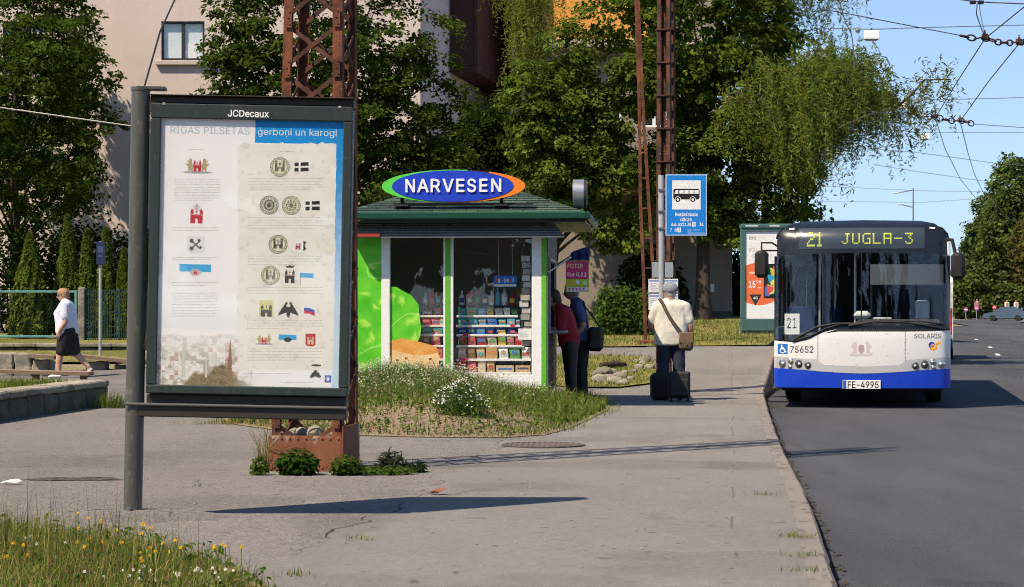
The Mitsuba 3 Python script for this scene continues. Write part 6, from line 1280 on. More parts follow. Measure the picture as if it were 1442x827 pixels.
# ------------------------------------------------------------------ people
def hull2(a, ra, b, rb_):
    s = [m3.Manifold.sphere(float(r), 20).translate([float(q) for q in p]) for p, r in ((a, ra), (b, rb_))]; return m3.Manifold.batch_hull(s)
def hullN(L): return m3.Manifold.batch_hull([m3.Manifold.sphere(float(r), 20).translate([float(q) for q in p]) for p, r in L])
def blend(parts, res=.022, it=12, cuts=()):
    m = m3.Manifold.batch_boolean(list(parts), m3.OpType.Add)
    for n, o in cuts: m = m.trim_by_plane([float(q) for q in n], float(o))
    m = m.refine_to_length(res); t = tomesh(m); t.merge_vertices()
    trimesh.smoothing.filter_taubin(t, .5, -.52, it); return t
def chain(pts): return [hull2(pts[i][0], pts[i][1], pts[i + 1][0], pts[i + 1][1]) for i in range(len(pts) - 1)]
SKIN = col((.50, .29, .21), .6); SKIN_D = col((.42, .24, .17), .6)
def hand(wrist, direc, palmn, size=1.0, curl=.5, thumb_side=1):
    """palm and five fingers, curled towards the palm normal"""
    w = np.asarray(wrist, float); d = np.asarray(direc, float); d /= np.linalg.norm(d); pn = np.asarray(palmn, float); pn -= d * (pn @ d); pn /= np.linalg.norm(pn); s = np.cross(d, pn) * thumb_side
    P = [hullN([(w, .024 * size), (w + d * .075 * size + s * .026 * size, .013 * size), (w + d * .075 * size - s * .030 * size, .013 * size), (w + d * .03 * size + s * .028 * size, .014 * size)])]
    for i, L in enumerate((.068, .076, .071, .056)):
        b = w + d * .078 * size + s * (.030 - .020 * i) * size; pts = [(b, .0095 * size)]; ang = 0
        for seg, fr_ in ((.45, .55), (.32, 1.0), (.23, .9)):
            ang += curl * fr_; q = pts[-1][0] + (d * math.cos(ang) + pn * math.sin(ang)) * L * seg * size; pts.append((q, (.0092 - .001 * len(pts)) * size))
        P += chain(pts)
    b = w + d * .02 * size + s * .026 * size; P += chain([(b, .012 * size), (b + (d * .6 + s * .75 + pn * .25) * .035 * size, .0105 * size), (b + (d * .95 + s * .75 + pn * .5) * .058 * size, .0085 * size)])
    return P
def head(c, fwd, up=(0, 0, 1), s=1.0):
    """skull, face with nose, brow, lips, chin, ears; c is the middle of the head"""
    c = np.asarray(c, float); f = np.asarray(fwd, float); f /= np.linalg.norm(f); u = np.asarray(up, float); r = np.cross(f, u); r /= np.linalg.norm(r); u = np.cross(r, f); L = lambda a, b, z: c + s * (f * a + r * b + u * z)
    P = [hullN([(L(-.025, 0, .03), .083 * s), (L(.02, 0, .03), .074 * s), (L(-.03, 0, -.02), .07 * s)]), hullN([(L(.03, 0, .0), .062 * s), (L(.055, 0, -.075), .030 * s), (L(.015, .03, -.06), .035 * s), (L(.015, -.03, -.06), .035 * s)]),
         hullN([(L(.082, 0, .012), .010 * s), (L(.108, 0, -.022), .011 * s), (L(.088, 0, -.03), .014 * s)]), hull2(L(.072, .022, -.052), .010 * s, L(.072, -.022, -.052), .010 * s), hull2(L(.076, .028, .022), .012 * s, L(.076, -.028, .022), .012 * s)]
    for q in (-1, 1): P.append(hullN([(L(-.012, q * .076, .012), .014 * s), (L(-.006, q * .078, -.022), .009 * s), (L(-.02, q * .086, .008), .008 * s)]))
    P.append(hull2(L(-.03, 0, -.05), .055 * s, L(-.045, 0, -.15), .058 * s)); return P, L
def eyes(L, k, s=1.0):
    for q in (-1, 1): add('eye', trimesh.creation.icosphere(2, .0125 * s).apply_translation(L(.070, q * .030, .004)), col((.10, .08, .07), .2), k, smooth=True)

# elderly man with a cap at the stop, seen from behind, head turned to the timetables
MYY = 30.8; s0 = px(945, MYY)
man = thing('person', 'elderly person in grey cap and cream shirt standing at the bus stop seen from behind', 'person')
with frame((s0, MYY, float(land(s0, MYY)))):
    hc = np.array([-.02, .05, 1.555]); hp, L = head(hc, (-.55, .83, -.05), (.0, .12, 1.0))
    shL, shR = np.array([-.20, 0, 1.34]), np.array([.20, 0, 1.34])
    body = hp + chain([((0, .02, 1.42), .065), ((0, .02, 1.30), .09), ((0, .01, 1.0), .12), ((0, 0, .90), .13)])
    arms = []
    for sx, sh, el, wr in ((-1, shL, np.array([-.30, .06, 1.06]), np.array([-.22, .26, .98])), (1, shR, np.array([.285, -.02, 1.05]), np.array([.27, .10, .83]))):
        arms += chain([(sh, .068), (el, .045), (wr, .030)]); arms += hand(wr, (wr - el) / np.linalg.norm(wr - el) * (1, 1, 1) + (0, 0, -.3), (-sx, 0, 0), 1.0, .55, sx)
    legs = []
    for sx in (-1, 1): legs += chain([((sx * .10, 0, .88), .10), ((sx * .115, .01, .48), .062), ((sx * .125, -.01, .09), .042)]); legs.append(hullN([((sx * .125, -.02, .045), .04), ((sx * .15, .16, .03), .03)]))
    add('body', blend(body + arms + legs, .018), SKIN_D, man, smooth=True)
    eyes(L, man)
    hair = m3.Manifold.batch_boolean([hullN([(L(-.03, 0, .03), .088), (L(-.04, 0, -.03), .072)])], m3.OpType.Add)
    add('hair', blend([hair], .02, 4), col((.34, .33, .31), .8), man, smooth=True)
    cap = blend([hullN([(L(-.045, .0, .045), .104), (L(.035, 0, .06), .092), (L(-.01, 0, .085), .085)])], .02, 4, [((0, 0, 1), hc[2] + .012)])
    add('cap', cap, col((.20, .22, .26), .85), man, smooth=40); add('cap_peak', blend([hullN([(L(.07, .05, .045), .012), (L(.07, -.05, .045), .012), (L(.145, .02, .03), .010), (L(.145, -.02, .03), .010)])], .02, 3), col((.16, .18, .22), .85), man, smooth=True)
    shirt = [hullN([((-.16, .0, 1.36), .085), ((.16, 0, 1.36), .085), ((0, .02, 1.42), .07)]), hullN([((-.145, 0, 1.34), .095), ((.145, 0, 1.34), .095), ((-.095, 0, .98), .14), ((.095, 0, .98), .14), ((-.10, -.01, .82), .14), ((.10, -.01, .82), .14)])]
    for sh, el in ((shL, np.array([-.30, .06, 1.06])), (shR, np.array([.285, -.02, 1.05]))): shirt += [hullN([(sh, .09), (sh * .35 + el * .65, .078)])]
    sm_ = blend(shirt, .02, 8, [((0, 0, 1), .79)]); v = sm_.vertices; fo = (meshkit.fbm(v * (9, 9, 5), 3) - .5) * .030; sm_.vertices = v + sm_.vertex_normals * fo[:, None]
    add('shirt', sm_, col((.62, .60, .54), .85), man, smooth=True)
    tr = [hullN([((-.09, 0, .86), .115), ((.09, 0, .86), .115)])]
    for sx in (-1, 1): tr += chain([((sx * .095, 0, .86), .115), ((sx * .115, .01, .48), .088), ((sx * .125, -.005, .06), .080)])
    tm_ = blend(tr, .02, 8, [((0, 0, 1), .035)]); v = tm_.vertices; tm_.vertices = v + tm_.vertex_normals * ((meshkit.fbm(v * (10, 10, 6), 3) - .5) * .03)[:, None]
    add('trousers', tm_, col((.022, .028, .055), .85), man, smooth=True)
    for sx in (-1, 1): add('shoe', blend([hullN([((sx * .125, -.045, .04), .042), ((sx * .155, .19, .028), .030), ((sx * .14, .07, .05), .045)])], .02, 4, [((0, 0, 1), .004)]), BLACK, man, smooth=True)
    sb_ = thing('shoulder_bag', 'brown shoulder bag hanging on its strap across the cream shirt', 'bag')
    bg = rb(.10, .30, -.27, -.15, .72, .97, .035); bg = bg.subdivide().subdivide().subdivide(); v = bg.vertices; v[:, 1] -= .02 * np.sin((v[:, 2] - .72) * 12); v += (meshkit.fbm(v * 14, 3)[:, None] - .5) * .02
    add('pouch', bg, col((.13, .085, .05), .75), sb_, smooth=50)
    add('flap', rb(.095, .305, -.292, -.262, .83, .985, .012), col((.16, .105, .065), .75), sb_, smooth=40); add('buckle', rb(.19, .21, -.30, -.290, .80, .84, .003), col((.4, .35, .25), .3, .8), sb_)
    st_ = [(-.17, -.03, 1.462), (-.145, -.115, 1.43), (-.08, -.165, 1.28), (.02, -.185, 1.12), (.13, -.20, .98)]
    add('strap', [bar(st_[i], np.array(st_[i + 1]) + (np.array(st_[i + 1]) - st_[i]) * .04, .045, .010, (0, -1, .4)) for i in range(4)], col((.07, .045, .03), .7), sb_); add('strap_front', tube([(-.17, -.03, 1.462), (-.13, .10, 1.38), (.0, .16, 1.15), (.18, .15, 1.0), (.27, -.05, .96), (.28, -.18, .95)], .014, 6), col((.07, .045, .03), .7), sb_)
# suitcase and holdall at his heels
with rotz(-5, (px(957, 30.3), 30.3, 0)):
    k = thing('suitcase', 'black trolley suitcase standing on the pavement behind the person in the cap', 'suitcase')
    add('shell', rb(-.15, .15, -.12, .12, .05, .43, .03), col((.014, .014, .016), .6), k, smooth=30); add('front_pocket', rb(-.125, .125, -.145, -.1205, .09, .33, .012), col((.018, .018, .02), .65), k)
    for x in (-.12, .12): add('wheel', cyl((x - .012, .09, .028), (x + .012, .09, .028), .028, n=14), RUB, k); add('foot', rb(x - .02, x + .02, -.1, -.06, .0, .05, .005), RUB, k)
    add('handle', tube([(-.06, .05, .425), (-.06, .05, .455), (.06, .05, .455), (.06, .05, .425)], .009), RUB, k); add('zip', [rb(-.152, .152, -.018, -.008, .06, .42, .002)], col((.05, .05, .05), .4, .5), k)
with rotz(6, (px(931, 30.75), 30.75, 0)):
    k = thing('holdall', 'black soft holdall beside the trolley suitcase at the foot of the stop', 'bag')
    bag = rb(-.15, .13, -.10, .12, .0, .40, .05).subdivide().subdivide().subdivide(); bag.vertices += (meshkit.fbm(bag.vertices * 8, 3)[:, None] - .5) * .03; bag.vertices[:, 2] = np.maximum(bag.vertices[:, 2], .002)
    add('body', bag, col((.012, .012, .013), .7), k, smooth=50); add('handle', tube([(-.08, 0, .38), (-.05, 0, .45), (.03, 0, .45), (.06, 0, .38)], .010), BLACK, k)
    add('seam', rb(-.152, .132, .0, .012, .28, .29, .003), RUB, k)
# woman walking to the left in a white blouse and black skirt
WY = 39.6; wx = px(92, WY)
wm = thing('person', 'walking person in sunglasses, white blouse and black skirt near the low stone walls', 'person')
with frame((wx, WY, float(land(wx, WY)))):
    hc = np.array([-.05, 0, 1.535]); hp, L = head(hc, (-1, -.06, -.08))
    body = hp + chain([((-.005, 0, 1.42), .065), ((.02, 0, 1.30), .10), ((.03, 0, .98), .13), ((.03, 0, .86), .14)]); body += [hullN([((-.06, -.06, 1.19), .07), ((-.06, .06, 1.19), .07), ((.02, 0, 1.2), .11)])]
    la, lb = np.array([.0, -.20, 1.34]), np.array([.06, -.245, 1.06]); lw = np.array([-.07, -.24, .86])
    ra, rb2 = np.array([.02, .20, 1.34]), np.array([.10, .235, 1.07]); rw = np.array([.06, .24, .84])
    body += chain([(la, .072), (lb, .054), (lw, .034)]) + chain([(ra, .072), (rb2, .054), (rw, .034)])
    body += hand(lw, (-.25, .0, -1), (0, 1, 0), 1.0, .45, 1) + hand(rw, (-.15, 0, -1), (0, -1, 0), 1.0, .45, -1)
    # front leg planted heel down, rear leg pushing off its toes
    body += chain([((.02, -.09, .84), .12), ((-.075, -.09, .46), .072), ((-.10, -.09, .30), .062), ((-.105, -.09, .085), .042)]) + [hullN([((-.09, -.09, .055), .036), ((-.26, -.10, .03), .026)])]
    body += chain([((.06, .09, .84), .12), ((.17, .09, .47), .074), ((.27, .09, .36), .062), ((.43, .09, .20), .042)]) + [hullN([((.44, .09, .165), .036), ((.36, .09, .035), .026)])]
    add('body', blend(body, .018), SKIN, wm, smooth=True); eyes(L, wm)
    add('hair', blend([hullN([(L(-.035, 0, .045), .092), (L(.015, 0, .06), .078), (L(-.06, 0, -.03), .068)]), hullN([(L(-.02, .05, -.01), .045), (L(-.02, -.05, -.01), .045), (L(-.06, 0, -.06), .05)])], .016, 4), col((.34, .20, .10), .75), wm, smooth=True)
    gl_ = thing('sunglasses', 'dark sunglasses worn by the walking person', 'sunglasses')
    for q in (-1, 1): add('lens', blend([hullN([(L(.086, q * .018, .010), .014), (L(.078, q * .052, .010), .014), (L(.082, q * .034, -.006), .014)])], .012, 2), col((.01, .01, .012), .1), gl_, smooth=True); add('arm', tube([L(.08, q * .064, .014), L(.02, q * .084, .016), L(-.02, q * .088, .01)], .005, 5), BLACK, gl_)
    bl = [hullN([((.02, -.15, 1.36), .085), ((.02, .15, 1.36), .085), ((.0, 0, 1.42), .075)]), hullN([((.02, -.12, 1.34), .12), ((.02, .12, 1.34), .12), ((-.10, -.08, 1.19), .10), ((-.10, .08, 1.19), .10), ((.045, 0, 1.2), .17)]), hullN([((-.08, -.08, 1.18), .11), ((-.08, .08, 1.18), .11), ((.05, 0, 1.2), .17), ((-.0, -.06, .84), .165), ((.06, .06, .84), .175)])]
    for a, b in ((la, lb), (ra, rb2)): bl.append(hullN([(a, .092), (a * .25 + b * .75, .082)]))
    bm_ = blend(bl, .02, 7, [((0, 0, 1), .82)]); v = bm_.vertices; bm_.vertices = v + bm_.vertex_normals * ((meshkit.fbm(v * (10, 10, 5), 3) - .5) * .026)[:, None]
    add('blouse', bm_, col((.62, .64, .74), .8), wm, smooth=True)
    sk_ = [hullN([((.03, -.05, .86), .17), ((.05, .05, .86), .17), ((-.05, -.08, .50), .115), ((.14, .08, .50), .125), ((.04, 0, .47), .13)])]
    sm2 = blend(sk_, .02, 5, [((0, 0, 1), .415)]); v = sm2.vertices; sm2.vertices = v + sm2.vertex_normals * ((meshkit.fbm(v * (14, 14, 3), 2) - .5) * .03)[:, None]
    add('skirt', sm2, col((.010, .010, .011), .8), wm, smooth=True)
    SHO = col((.66, .64, .60), .6)
    add('shoe', blend([hullN([((-.085, -.09, .04), .040), ((-.275, -.10, .026), .026), ((-.2, -.1, .04), .036)])], .016, 3, [((0, 0, 1), .003)]), SHO, wm, smooth=True)
    add('shoe', blend([hullN([((.455, .09, .155), .038), ((.35, .09, .028), .026), ((.40, .09, .085), .036)])], .016, 3), SHO, wm, smooth=True)
    add('shoe_sole', blend([hullN([((.49, .09, .145), .022), ((.38, .09, .010), .014)])], .016, 3), BLACK, wm, smooth=True)
# two customers at the hatch on the shaded side of the kiosk
CYY = 30.0; c0 = px(812, CYY)
cz0 = float(land(c0, CYY))
c1 = thing('person', 'person in red top and black trousers leaning in at the kiosk hatch', 'person')
with frame((c0 - .13, CYY - .1, cz0)):
    hc = np.array([-.21, .06, 1.46]); hp, L = head(hc, (-.9, .35, -.2))
    body = hp + chain([((-.14, .02, 1.34), .07), ((-.05, 0, 1.20), .10), ((.02, 0, .92), .12), ((.03, 0, .84), .12)])
    a1, e1, w1 = np.array([-.08, -.18, 1.27]), np.array([-.10, -.25, 1.0]), np.array([-.30, -.12, 1.03]); a2, e2, w2 = np.array([-.03, .19, 1.27]), np.array([-.12, .26, 1.02]), np.array([-.32, .22, 1.04])
    for a, e, w in ((a1, e1, w1), (a2, e2, w2)): body += chain([(a, .066), (e, .045), (w, .030)]) + hand(w, w - e, (0, 0, -1), 1, .5, 1)
    for sx in (-1, 1): body += chain([((.03, sx * .09, .84), .11), ((.04, sx * .10, .46), .065), ((.06, sx * .10, .09), .042)]) + [hullN([((.06, sx * .10, .04), .036), ((-.11, sx * .11, .03), .026)])]
    add('body', blend(body, .02), SKIN_D, c1, smooth=True); eyes(L, c1)
    add('hair', blend([hullN([(L(-.035, 0, .045), .090), (L(.0, 0, .06), .08), (L(-.06, 0, -.05), .068)])], .02, 3), col((.05, .035, .025), .7), c1, smooth=True)
    tp_ = [hullN([((-.08, -.13, 1.28), .09), ((-.04, .13, 1.28), .09), ((-.13, .01, 1.34), .07)]), hullN([((-.06, -.11, 1.25), .12), ((-.04, .11, 1.25), .12), ((.02, -.05, .86), .155), ((.03, .05, .86), .155)])]
    for a, e in ((a1, e1), (a2, e2)): tp_.append(hullN([(a, .086), (e, .062)]))
    tm_ = blend(tp_, .02, 7, [((0, 0, 1), .80)]); v = tm_.vertices; tm_.vertices = v + tm_.vertex_normals * ((meshkit.fbm(v * 10, 3) - .5) * .025)[:, None]
    add('top', tm_, col((.30, .012, .025), .85), c1, smooth=True)
    tr = [hullN([((.03, -.06, .82), .135), ((.03, .06, .82), .135)])]
    for sx in (-1, 1): tr += chain([((.03, sx * .09, .82), .125), ((.04, sx * .10, .46), .088), ((.06, sx * .10, .06), .075)])
    add('trousers', blend(tr, .02, 6, [((0, 0, 1), .03)]), BLACK, c1, smooth=True)
    for sx in (-1, 1): add('shoe', blend([hullN([((.07, sx * .10, .04), .042), ((-.13, sx * .11, .03), .03)])], .02, 3, [((0, 0, 1), .004)]), BLACK, c1, smooth=True)
c2 = thing('person', 'person in blue shirt with black bag, right behind the red top', 'person')
with frame((c0 + .05, CYY + .46, cz0)):
    hc = np.array([-.12, .04, 1.56]); hp, L = head(hc, (-.95, .2, -.15))
    body = hp + chain([((-.06, .02, 1.44), .07), ((-.02, 0, 1.30), .10), ((.02, 0, .95), .12), ((.03, 0, .86), .12)])
    a1, e1, w1 = np.array([-.02, -.19, 1.36]), np.array([.06, -.26, 1.08]), np.array([-.10, -.24, .90]); a2, e2, w2 = np.array([-.0, .19, 1.36]), np.array([-.05, .26, 1.08]), np.array([-.26, .2, 1.06])
    for a, e, w in ((a1, e1, w1), (a2, e2, w2)): body += chain([(a, .066), (e, .045), (w, .030)]) + hand(w, w - e, (0, .5, -1), 1, .5, 1)
    for sx in (-1, 1): body += chain([((.03, sx * .09, .86), .11), ((.03, sx * .10, .47), .065), ((.05, sx * .10, .09), .042)]) + [hullN([((.05, sx * .10, .04), .036), ((-.12, sx * .11, .03), .026)])]
    add('body', blend(body, .02), SKIN_D, c2, smooth=True); eyes(L, c2)
    add('hair', blend([hullN([(L(-.035, 0, .045), .090), (L(.0, 0, .06), .08), (L(-.05, 0, -.03), .07)])], .02, 3), col((.22, .17, .12), .7), c2, smooth=True)
    tp_ = [hullN([((-.02, -.14, 1.38), .085), ((-.02, .14, 1.38), .085), ((-.05, .01, 1.43), .07)]), hullN([((-.02, -.12, 1.34), .115), ((-.02, .12, 1.34), .115), ((.02, -.06, .86), .15), ((.03, .06, .86), .15)])]
    for a, e in ((a1, e1), (a2, e2)): tp_.append(hullN([(a, .086), (a * .3 + e * .7, .072)]))
    tm_ = blend(tp_, .02, 7, [((0, 0, 1), .80)]); v = tm_.vertices; tm_.vertices = v + tm_.vertex_normals * ((meshkit.fbm(v * 10, 3) - .5) * .025)[:, None]
    add('shirt', tm_, col((.07, .11, .26), .85), c2, smooth=True)
    tr = [hullN([((.03, -.06, .84), .135), ((.03, .06, .84), .135)])]
    for sx in (-1, 1): tr += chain([((.03, sx * .09, .84), .125), ((.03, sx * .10, .47), .088), ((.05, sx * .10, .06), .075)])
    add('trousers', blend(tr, .02, 6, [((0, 0, 1), .03)]), col((.016, .016, .02), .8), c2, smooth=True)
    for sx in (-1, 1): add('shoe', blend([hullN([((.06, sx * .10, .04), .042), ((-.14, sx * .11, .03), .03)])], .02, 3, [((0, 0, 1), .004)]), BLACK, c2, smooth=True)
    k = thing('hand_bag', 'black shoulder bag carried by the person in the blue shirt', 'bag')
    bg = rb(.10, .34, -.32, -.20, .72, 1.06, .05).subdivide().subdivide().subdivide(); bg.vertices += (meshkit.fbm(bg.vertices * 9, 3)[:, None] - .5) * .03
    add('pouch', bg, BLACK, k, smooth=50); add('strap', tube([(.12, -.26, 1.04), (.06, -.22, 1.42), (-.02, -.17, 1.475), (.16, -.14, 1.25), (.30, -.25, 1.04)], .012, 6), BLACK, k)
# pedestrians far down the road
for i, (x, yb, hgt, c, lab) in enumerate(((1418, 444, 1.7, (.66, .62, .55), 'distant person in pale clothes at the road bend, left of a pair'), (1431, 444.5, 1.75, (.70, .70, .70), 'distant person in white clothes at the road bend, right of a pair'), (1376, 443, 1.6, (.25, .10, .14), 'distant person in dark pink by the far road'))):
    Y = 236 - i * 3; k = thing('person', lab, 'person')
    with frame((px(x, Y), Y, pz(yb, Y))):
        P = chain([((0, 0, 1.56), .10), ((0, 0, 1.42), .06), ((0, 0, 1.3), .17), ((0, 0, .95), .16)]) + chain([((-.19, 0, 1.36), .06), ((-.26, .02, 1.08), .05), ((-.2, -.1, .9), .04)]) + chain([((.19, 0, 1.36), .06), ((.26, .02, 1.08), .05), ((.24, .05, .85), .04)])
        for sx in (-1, 1): P += chain([((sx * .09, 0, .9), .11), ((sx * .12, sx * .1, .48), .07), ((sx * .12, sx * .16, .06), .05)])
        add('body', blend(P, .05, 5), SKIN_D, k, smooth=True)
        add('clothes', blend([hullN([((-.17, 0, 1.36), .09), ((.17, 0, 1.36), .09), ((-.1, 0, .85), .15), ((.1, 0, .85), .15)])], .05, 4), col(c, .8), k, smooth=True)
        add('trousers', blend([hullN([((sx * .09, 0, .88), .13), ((sx * .12, sx * .1, .48), .09)]) for sx in (-1, 1)] + [hullN([((sx * .12, sx * .1, .48), .09), ((sx * .12, sx * .16, .1), .075)]) for sx in (-1, 1)], .05, 4), col(((.05, .05, .08), (.45, .43, .40), (.05, .05, .06))[i], .8), k, smooth=True)
# ------------------------------------------------------------------ left: raised bed, stone walls, benches, fence
def rock(c, r, seed, sq=(1, 1, .75), amp=.35):
    m = trimesh.creation.icosphere(2, 1.0); d = m.vertices * (1 + amp * (meshkit.fbm(m.vertices * 1.6 + seed * 7.1, 3, seed)[:, None] - .5) * 2); d = np.sign(d) * np.abs(d) ** .8; m.vertices = d * np.array(sq) * r + np.asarray(c); return m
def stone_block(x0, x1, y0, y1, z0, z1, seed, j=.03):
    m = rb(x0, x1, y0, y1, z0, z1, min(.03, .2 * min(abs(x1 - x0), abs(z1 - z0)))).subdivide().subdivide().subdivide(); v = m.vertices; m.vertices = v + (np.stack([meshkit.fbm(v * 5 + seed * 3.7 + q * 11, 3) for q in range(3)], -1) - .5) * 2 * j; return m
bed = thing('retaining_wall', 'low dark stone wall with pale top edge holding a grassy bed', 'stone wall')
P0, P1 = np.array([-6.55, 18.5]), np.array([-5.52, 29.1]); dv = P1 - P0; Ln = np.linalg.norm(dv); ang = math.degrees(math.atan2(dv[1], dv[0]))
with rotz(ang, (*P0, 0)):
    x = 0; i = 0; g = np.random.default_rng(8)
    while x < Ln:
        w = g.uniform(.5, .95); x1 = min(x + w, Ln)
        add('stone', stone_block(x + .008, x1 - .008, .0, .36, -.1, .26, i, .035), 'stone_dark', bed, smooth=35)
        add('capstone', stone_block(x + .005, x1 - .005, -.02, .40, .255, .345, i + 50, .016), 'stone_pale', bed, smooth=35); x = x1; i += 1
    x = -.36; 
    for j in range(5): add('stone', stone_block(Ln - .36, Ln, .37 + j * .6, .96 + j * .6, -.1, .26, 90 + j, .035), 'stone_dark', bed, smooth=35); add('capstone', stone_block(Ln - .38, Ln + .02, .405 + j * .6, .99 + j * .6, .255, .345, 95 + j, .016), 'stone_pale', bed, smooth=35)
bp = Polygon([(-6.95, 18.4), (-5.9, 28.7), (-9.0, 29.0), (-14, 29), (-14, 18)])
struct('garden_bed', drape(bp, lambda X, Y: 0 * X + .30 + .05 * meshkit.fbm(np.stack([X, Y, X * 0], -1), 2), .5), 'lawn_turf', smooth=True)
g = np.random.default_rng(160); P = scatter(bp.intersection(sbox(-8.5, 23.5, 0, 29.5)), 7000, g)
m, c = join([blades(P[:, 0], P[:, 1], np.full(len(P), .32), .10 * g.uniform(.4, 1.4, len(P)), .011 * g.uniform(.6, 1.3, len(P)), g.uniform(.2, 1.1, len(P)), mixcol(len(P), g, GREENS[:4], [.25, .4, .25, .1]), g, 2)])
stuff('bed_grass', m, 'grass_blade', 'sunlit lawn grass on the raised bed behind the low dark wall', 'grass', color=c)
# rear stone wall under the fence
BYY = 50.0; rw = thing('retaining_wall', 'long low stone wall with pale coping below the green fence', 'stone wall')
x = px(-60, BYY); i = 0; zg = float(land(-11, 50))
while x < px(330, BYY):
    w = g.uniform(.45, 1.0); add('stone', stone_block(x + .008, x + w - .008, BYY, BYY + .4, zg - .6, pz(489, BYY) - .005, 200 + i, .035), 'stone_dark', rw, smooth=35)
    add('capstone', stone_block(x + .004, x + w - .004, BYY - .05, BYY + .45, pz(489, BYY), pz(484, BYY), 240 + i, .014), 'stone_pale', rw, smooth=35); x += w; i += 1
struct('terrace', drape(sbox(-16, BYY + .3, -3.0, 54.9), lambda X, Y: np.maximum(land(X, Y), pz(487, BYY)), 1.0), 'lawn_turf', smooth=True)
# stone seats with weathered planks
sz = lambda y, Y: pz(y, Y)
def seat(label, plank, blocks, Y, seed):
    k = thing('bench', label, 'bench')
    for i, (x0, x1, yt, yb) in enumerate(blocks): add('stone_support', stone_block(px(x0, Y), px(x1, Y), Y - .2, Y + .25, sz(yb, Y), sz(yt, Y), seed + i, .04), 'stone_pale', k, smooth=35)
    for i, (a, b, t) in enumerate(plank):
        for q in range(2): add('plank', bar(np.array([px(a[0], Y), Y - .28 + q * .24, sz(a[1], Y)]), np.array([px(b[0], Y), Y - .28 + q * .24, sz(b[1], Y)]), .22, t), 'weathered_wood', k)
    return k
seat('low weathered plank bench on thin legs in front of the walking person', [((-20, 522), (131, 526), .06)], [], 37.0, 300)
for xx in (53, 120, -10): add('leg', rb(px(xx, 37) - .04, px(xx, 37) + .04, 36.75, 37.0, -.02, sz(526, 37), .005), 'weathered_wood', 'bench')
seat('rough pale stone seat with a plank behind the walking person', [((48, 501), (82, 503), .07)], [(-30, 22, 497, 536), (23, 47, 498, 535), (48, 73, 506, 536)], 40.5, 310)
seat('stone seat with a dark slanting plank between walking person and grey pole', [((106, 500), (205, 511), .07)], [(124, 152, 509, 528), (164, 185, 513, 529)], 42.5, 320)
tuft('grass_tuft', 'pale dry grass strip behind the slanting plank seat', px(160, 46), 46, .25, 700, .12, [(.30, .26, .10), (.18, .2, .05)], [.6, .4], 134, sx=3.2)
# fence: teal tube frame with wire mesh, concrete post, green boards
GM = col((.006, .032, .025), .6)
FY = 55.0; zt_, zb_ = pz(411, FY), pz(474, FY); TEALF = col((.10, .26, .25), .5)
fn = thing('fence', 'teal tube framed mesh fence before the conifers', 'fence')
xs_ = [px(q, FY) for q in (-110, -2.0, 107)]
add('top_rail', rb(xs_[0], xs_[2], FY - .025, FY + .025, zt_ - .03, zt_ + .03, .01), TEALF, fn); add('bottom_rail', rb(xs_[0], xs_[2], FY - .025, FY + .025, zb_ - .03, zb_ + .03, .01), TEALF, fn)
for q in xs_: add('upright', rb(q - .035, q + .035, FY - .03, FY + .03, zb_ - .15, zt_ + .03, .01), TEALF, fn)
wire = [bar((xx, FY, zb_), (xx, FY, zt_), .0025, .0025, (1, 0, 0)) for xx in np.arange(xs_[0] + .12, xs_[2], .12)] + [bar((xs_[0], FY + .004, zz), (xs_[2], FY + .004, zz), .0025, .0025) for zz in np.arange(zb_ + .12, zt_, .12)]
k_ = add('wire_mesh', wire, GM, fn); labels[k_] = {'kind': 'stuff'}
cp = tag(add('fence_post', rb(px(110.5, FY), px(120, FY), FY - .09, FY + .09, float(land(-11, FY)) - .2, pz(405, FY), .02), 'stone_pale'), 'square pale concrete fence post right behind the walking person', 'fence post')
fn2 = thing('fence', 'dark green mesh fence panel between the concrete post and the grey display pole', 'fence')
for q in (121, 168, 215, 262): add('upright', rb(px(q, FY) - .03, px(q, FY) + .03, FY - .03, FY + .03, zb_ - .3, pz(407, FY), .008), GM, fn2)
for q in range(56):
    if q % 8 != 7: add('mesh_slat', rb(px(121.8, FY) + q * .045, px(121.8, FY) + q * .045 + .02, FY - .008, FY + .004, zb_ - .12, pz(408, FY), .002), GM, fn2)
for yy in (410, 440, 472): add('rail', rb(px(121, FY), px(262, FY), FY + .006, FY + .03, pz(yy, FY) - .015, pz(yy, FY) + .015, .004), GM, fn2)
SGY = 47.5; k = thing('street_sign', 'small dark blue board on a thin grey pole by the fence', 'sign')
add('pole', cyl((px(141, SGY), SGY, float(land(-9, SGY)) - .1), (px(141.5, SGY), SGY, pz(340, SGY)), .035, n=12), col((.36, .38, .40), .45, .2), k, smooth=40)
add('board', rb(px(136.5, SGY), px(149, SGY), SGY - .08, SGY - .04, pz(373, SGY), pz(341, SGY), .006), col((.008, .016, .065), .5), k); add('print_mark', fr(MultiPolygon([sbox(px(139, SGY), pz(356, SGY), px(146, SGY), pz(347, SGY)), sbox(px(139, SGY), pz(362, SGY), px(146, SGY), pz(360, SGY))]), SGY - .0805, .002), col((.04, .06, .15), .5), k)
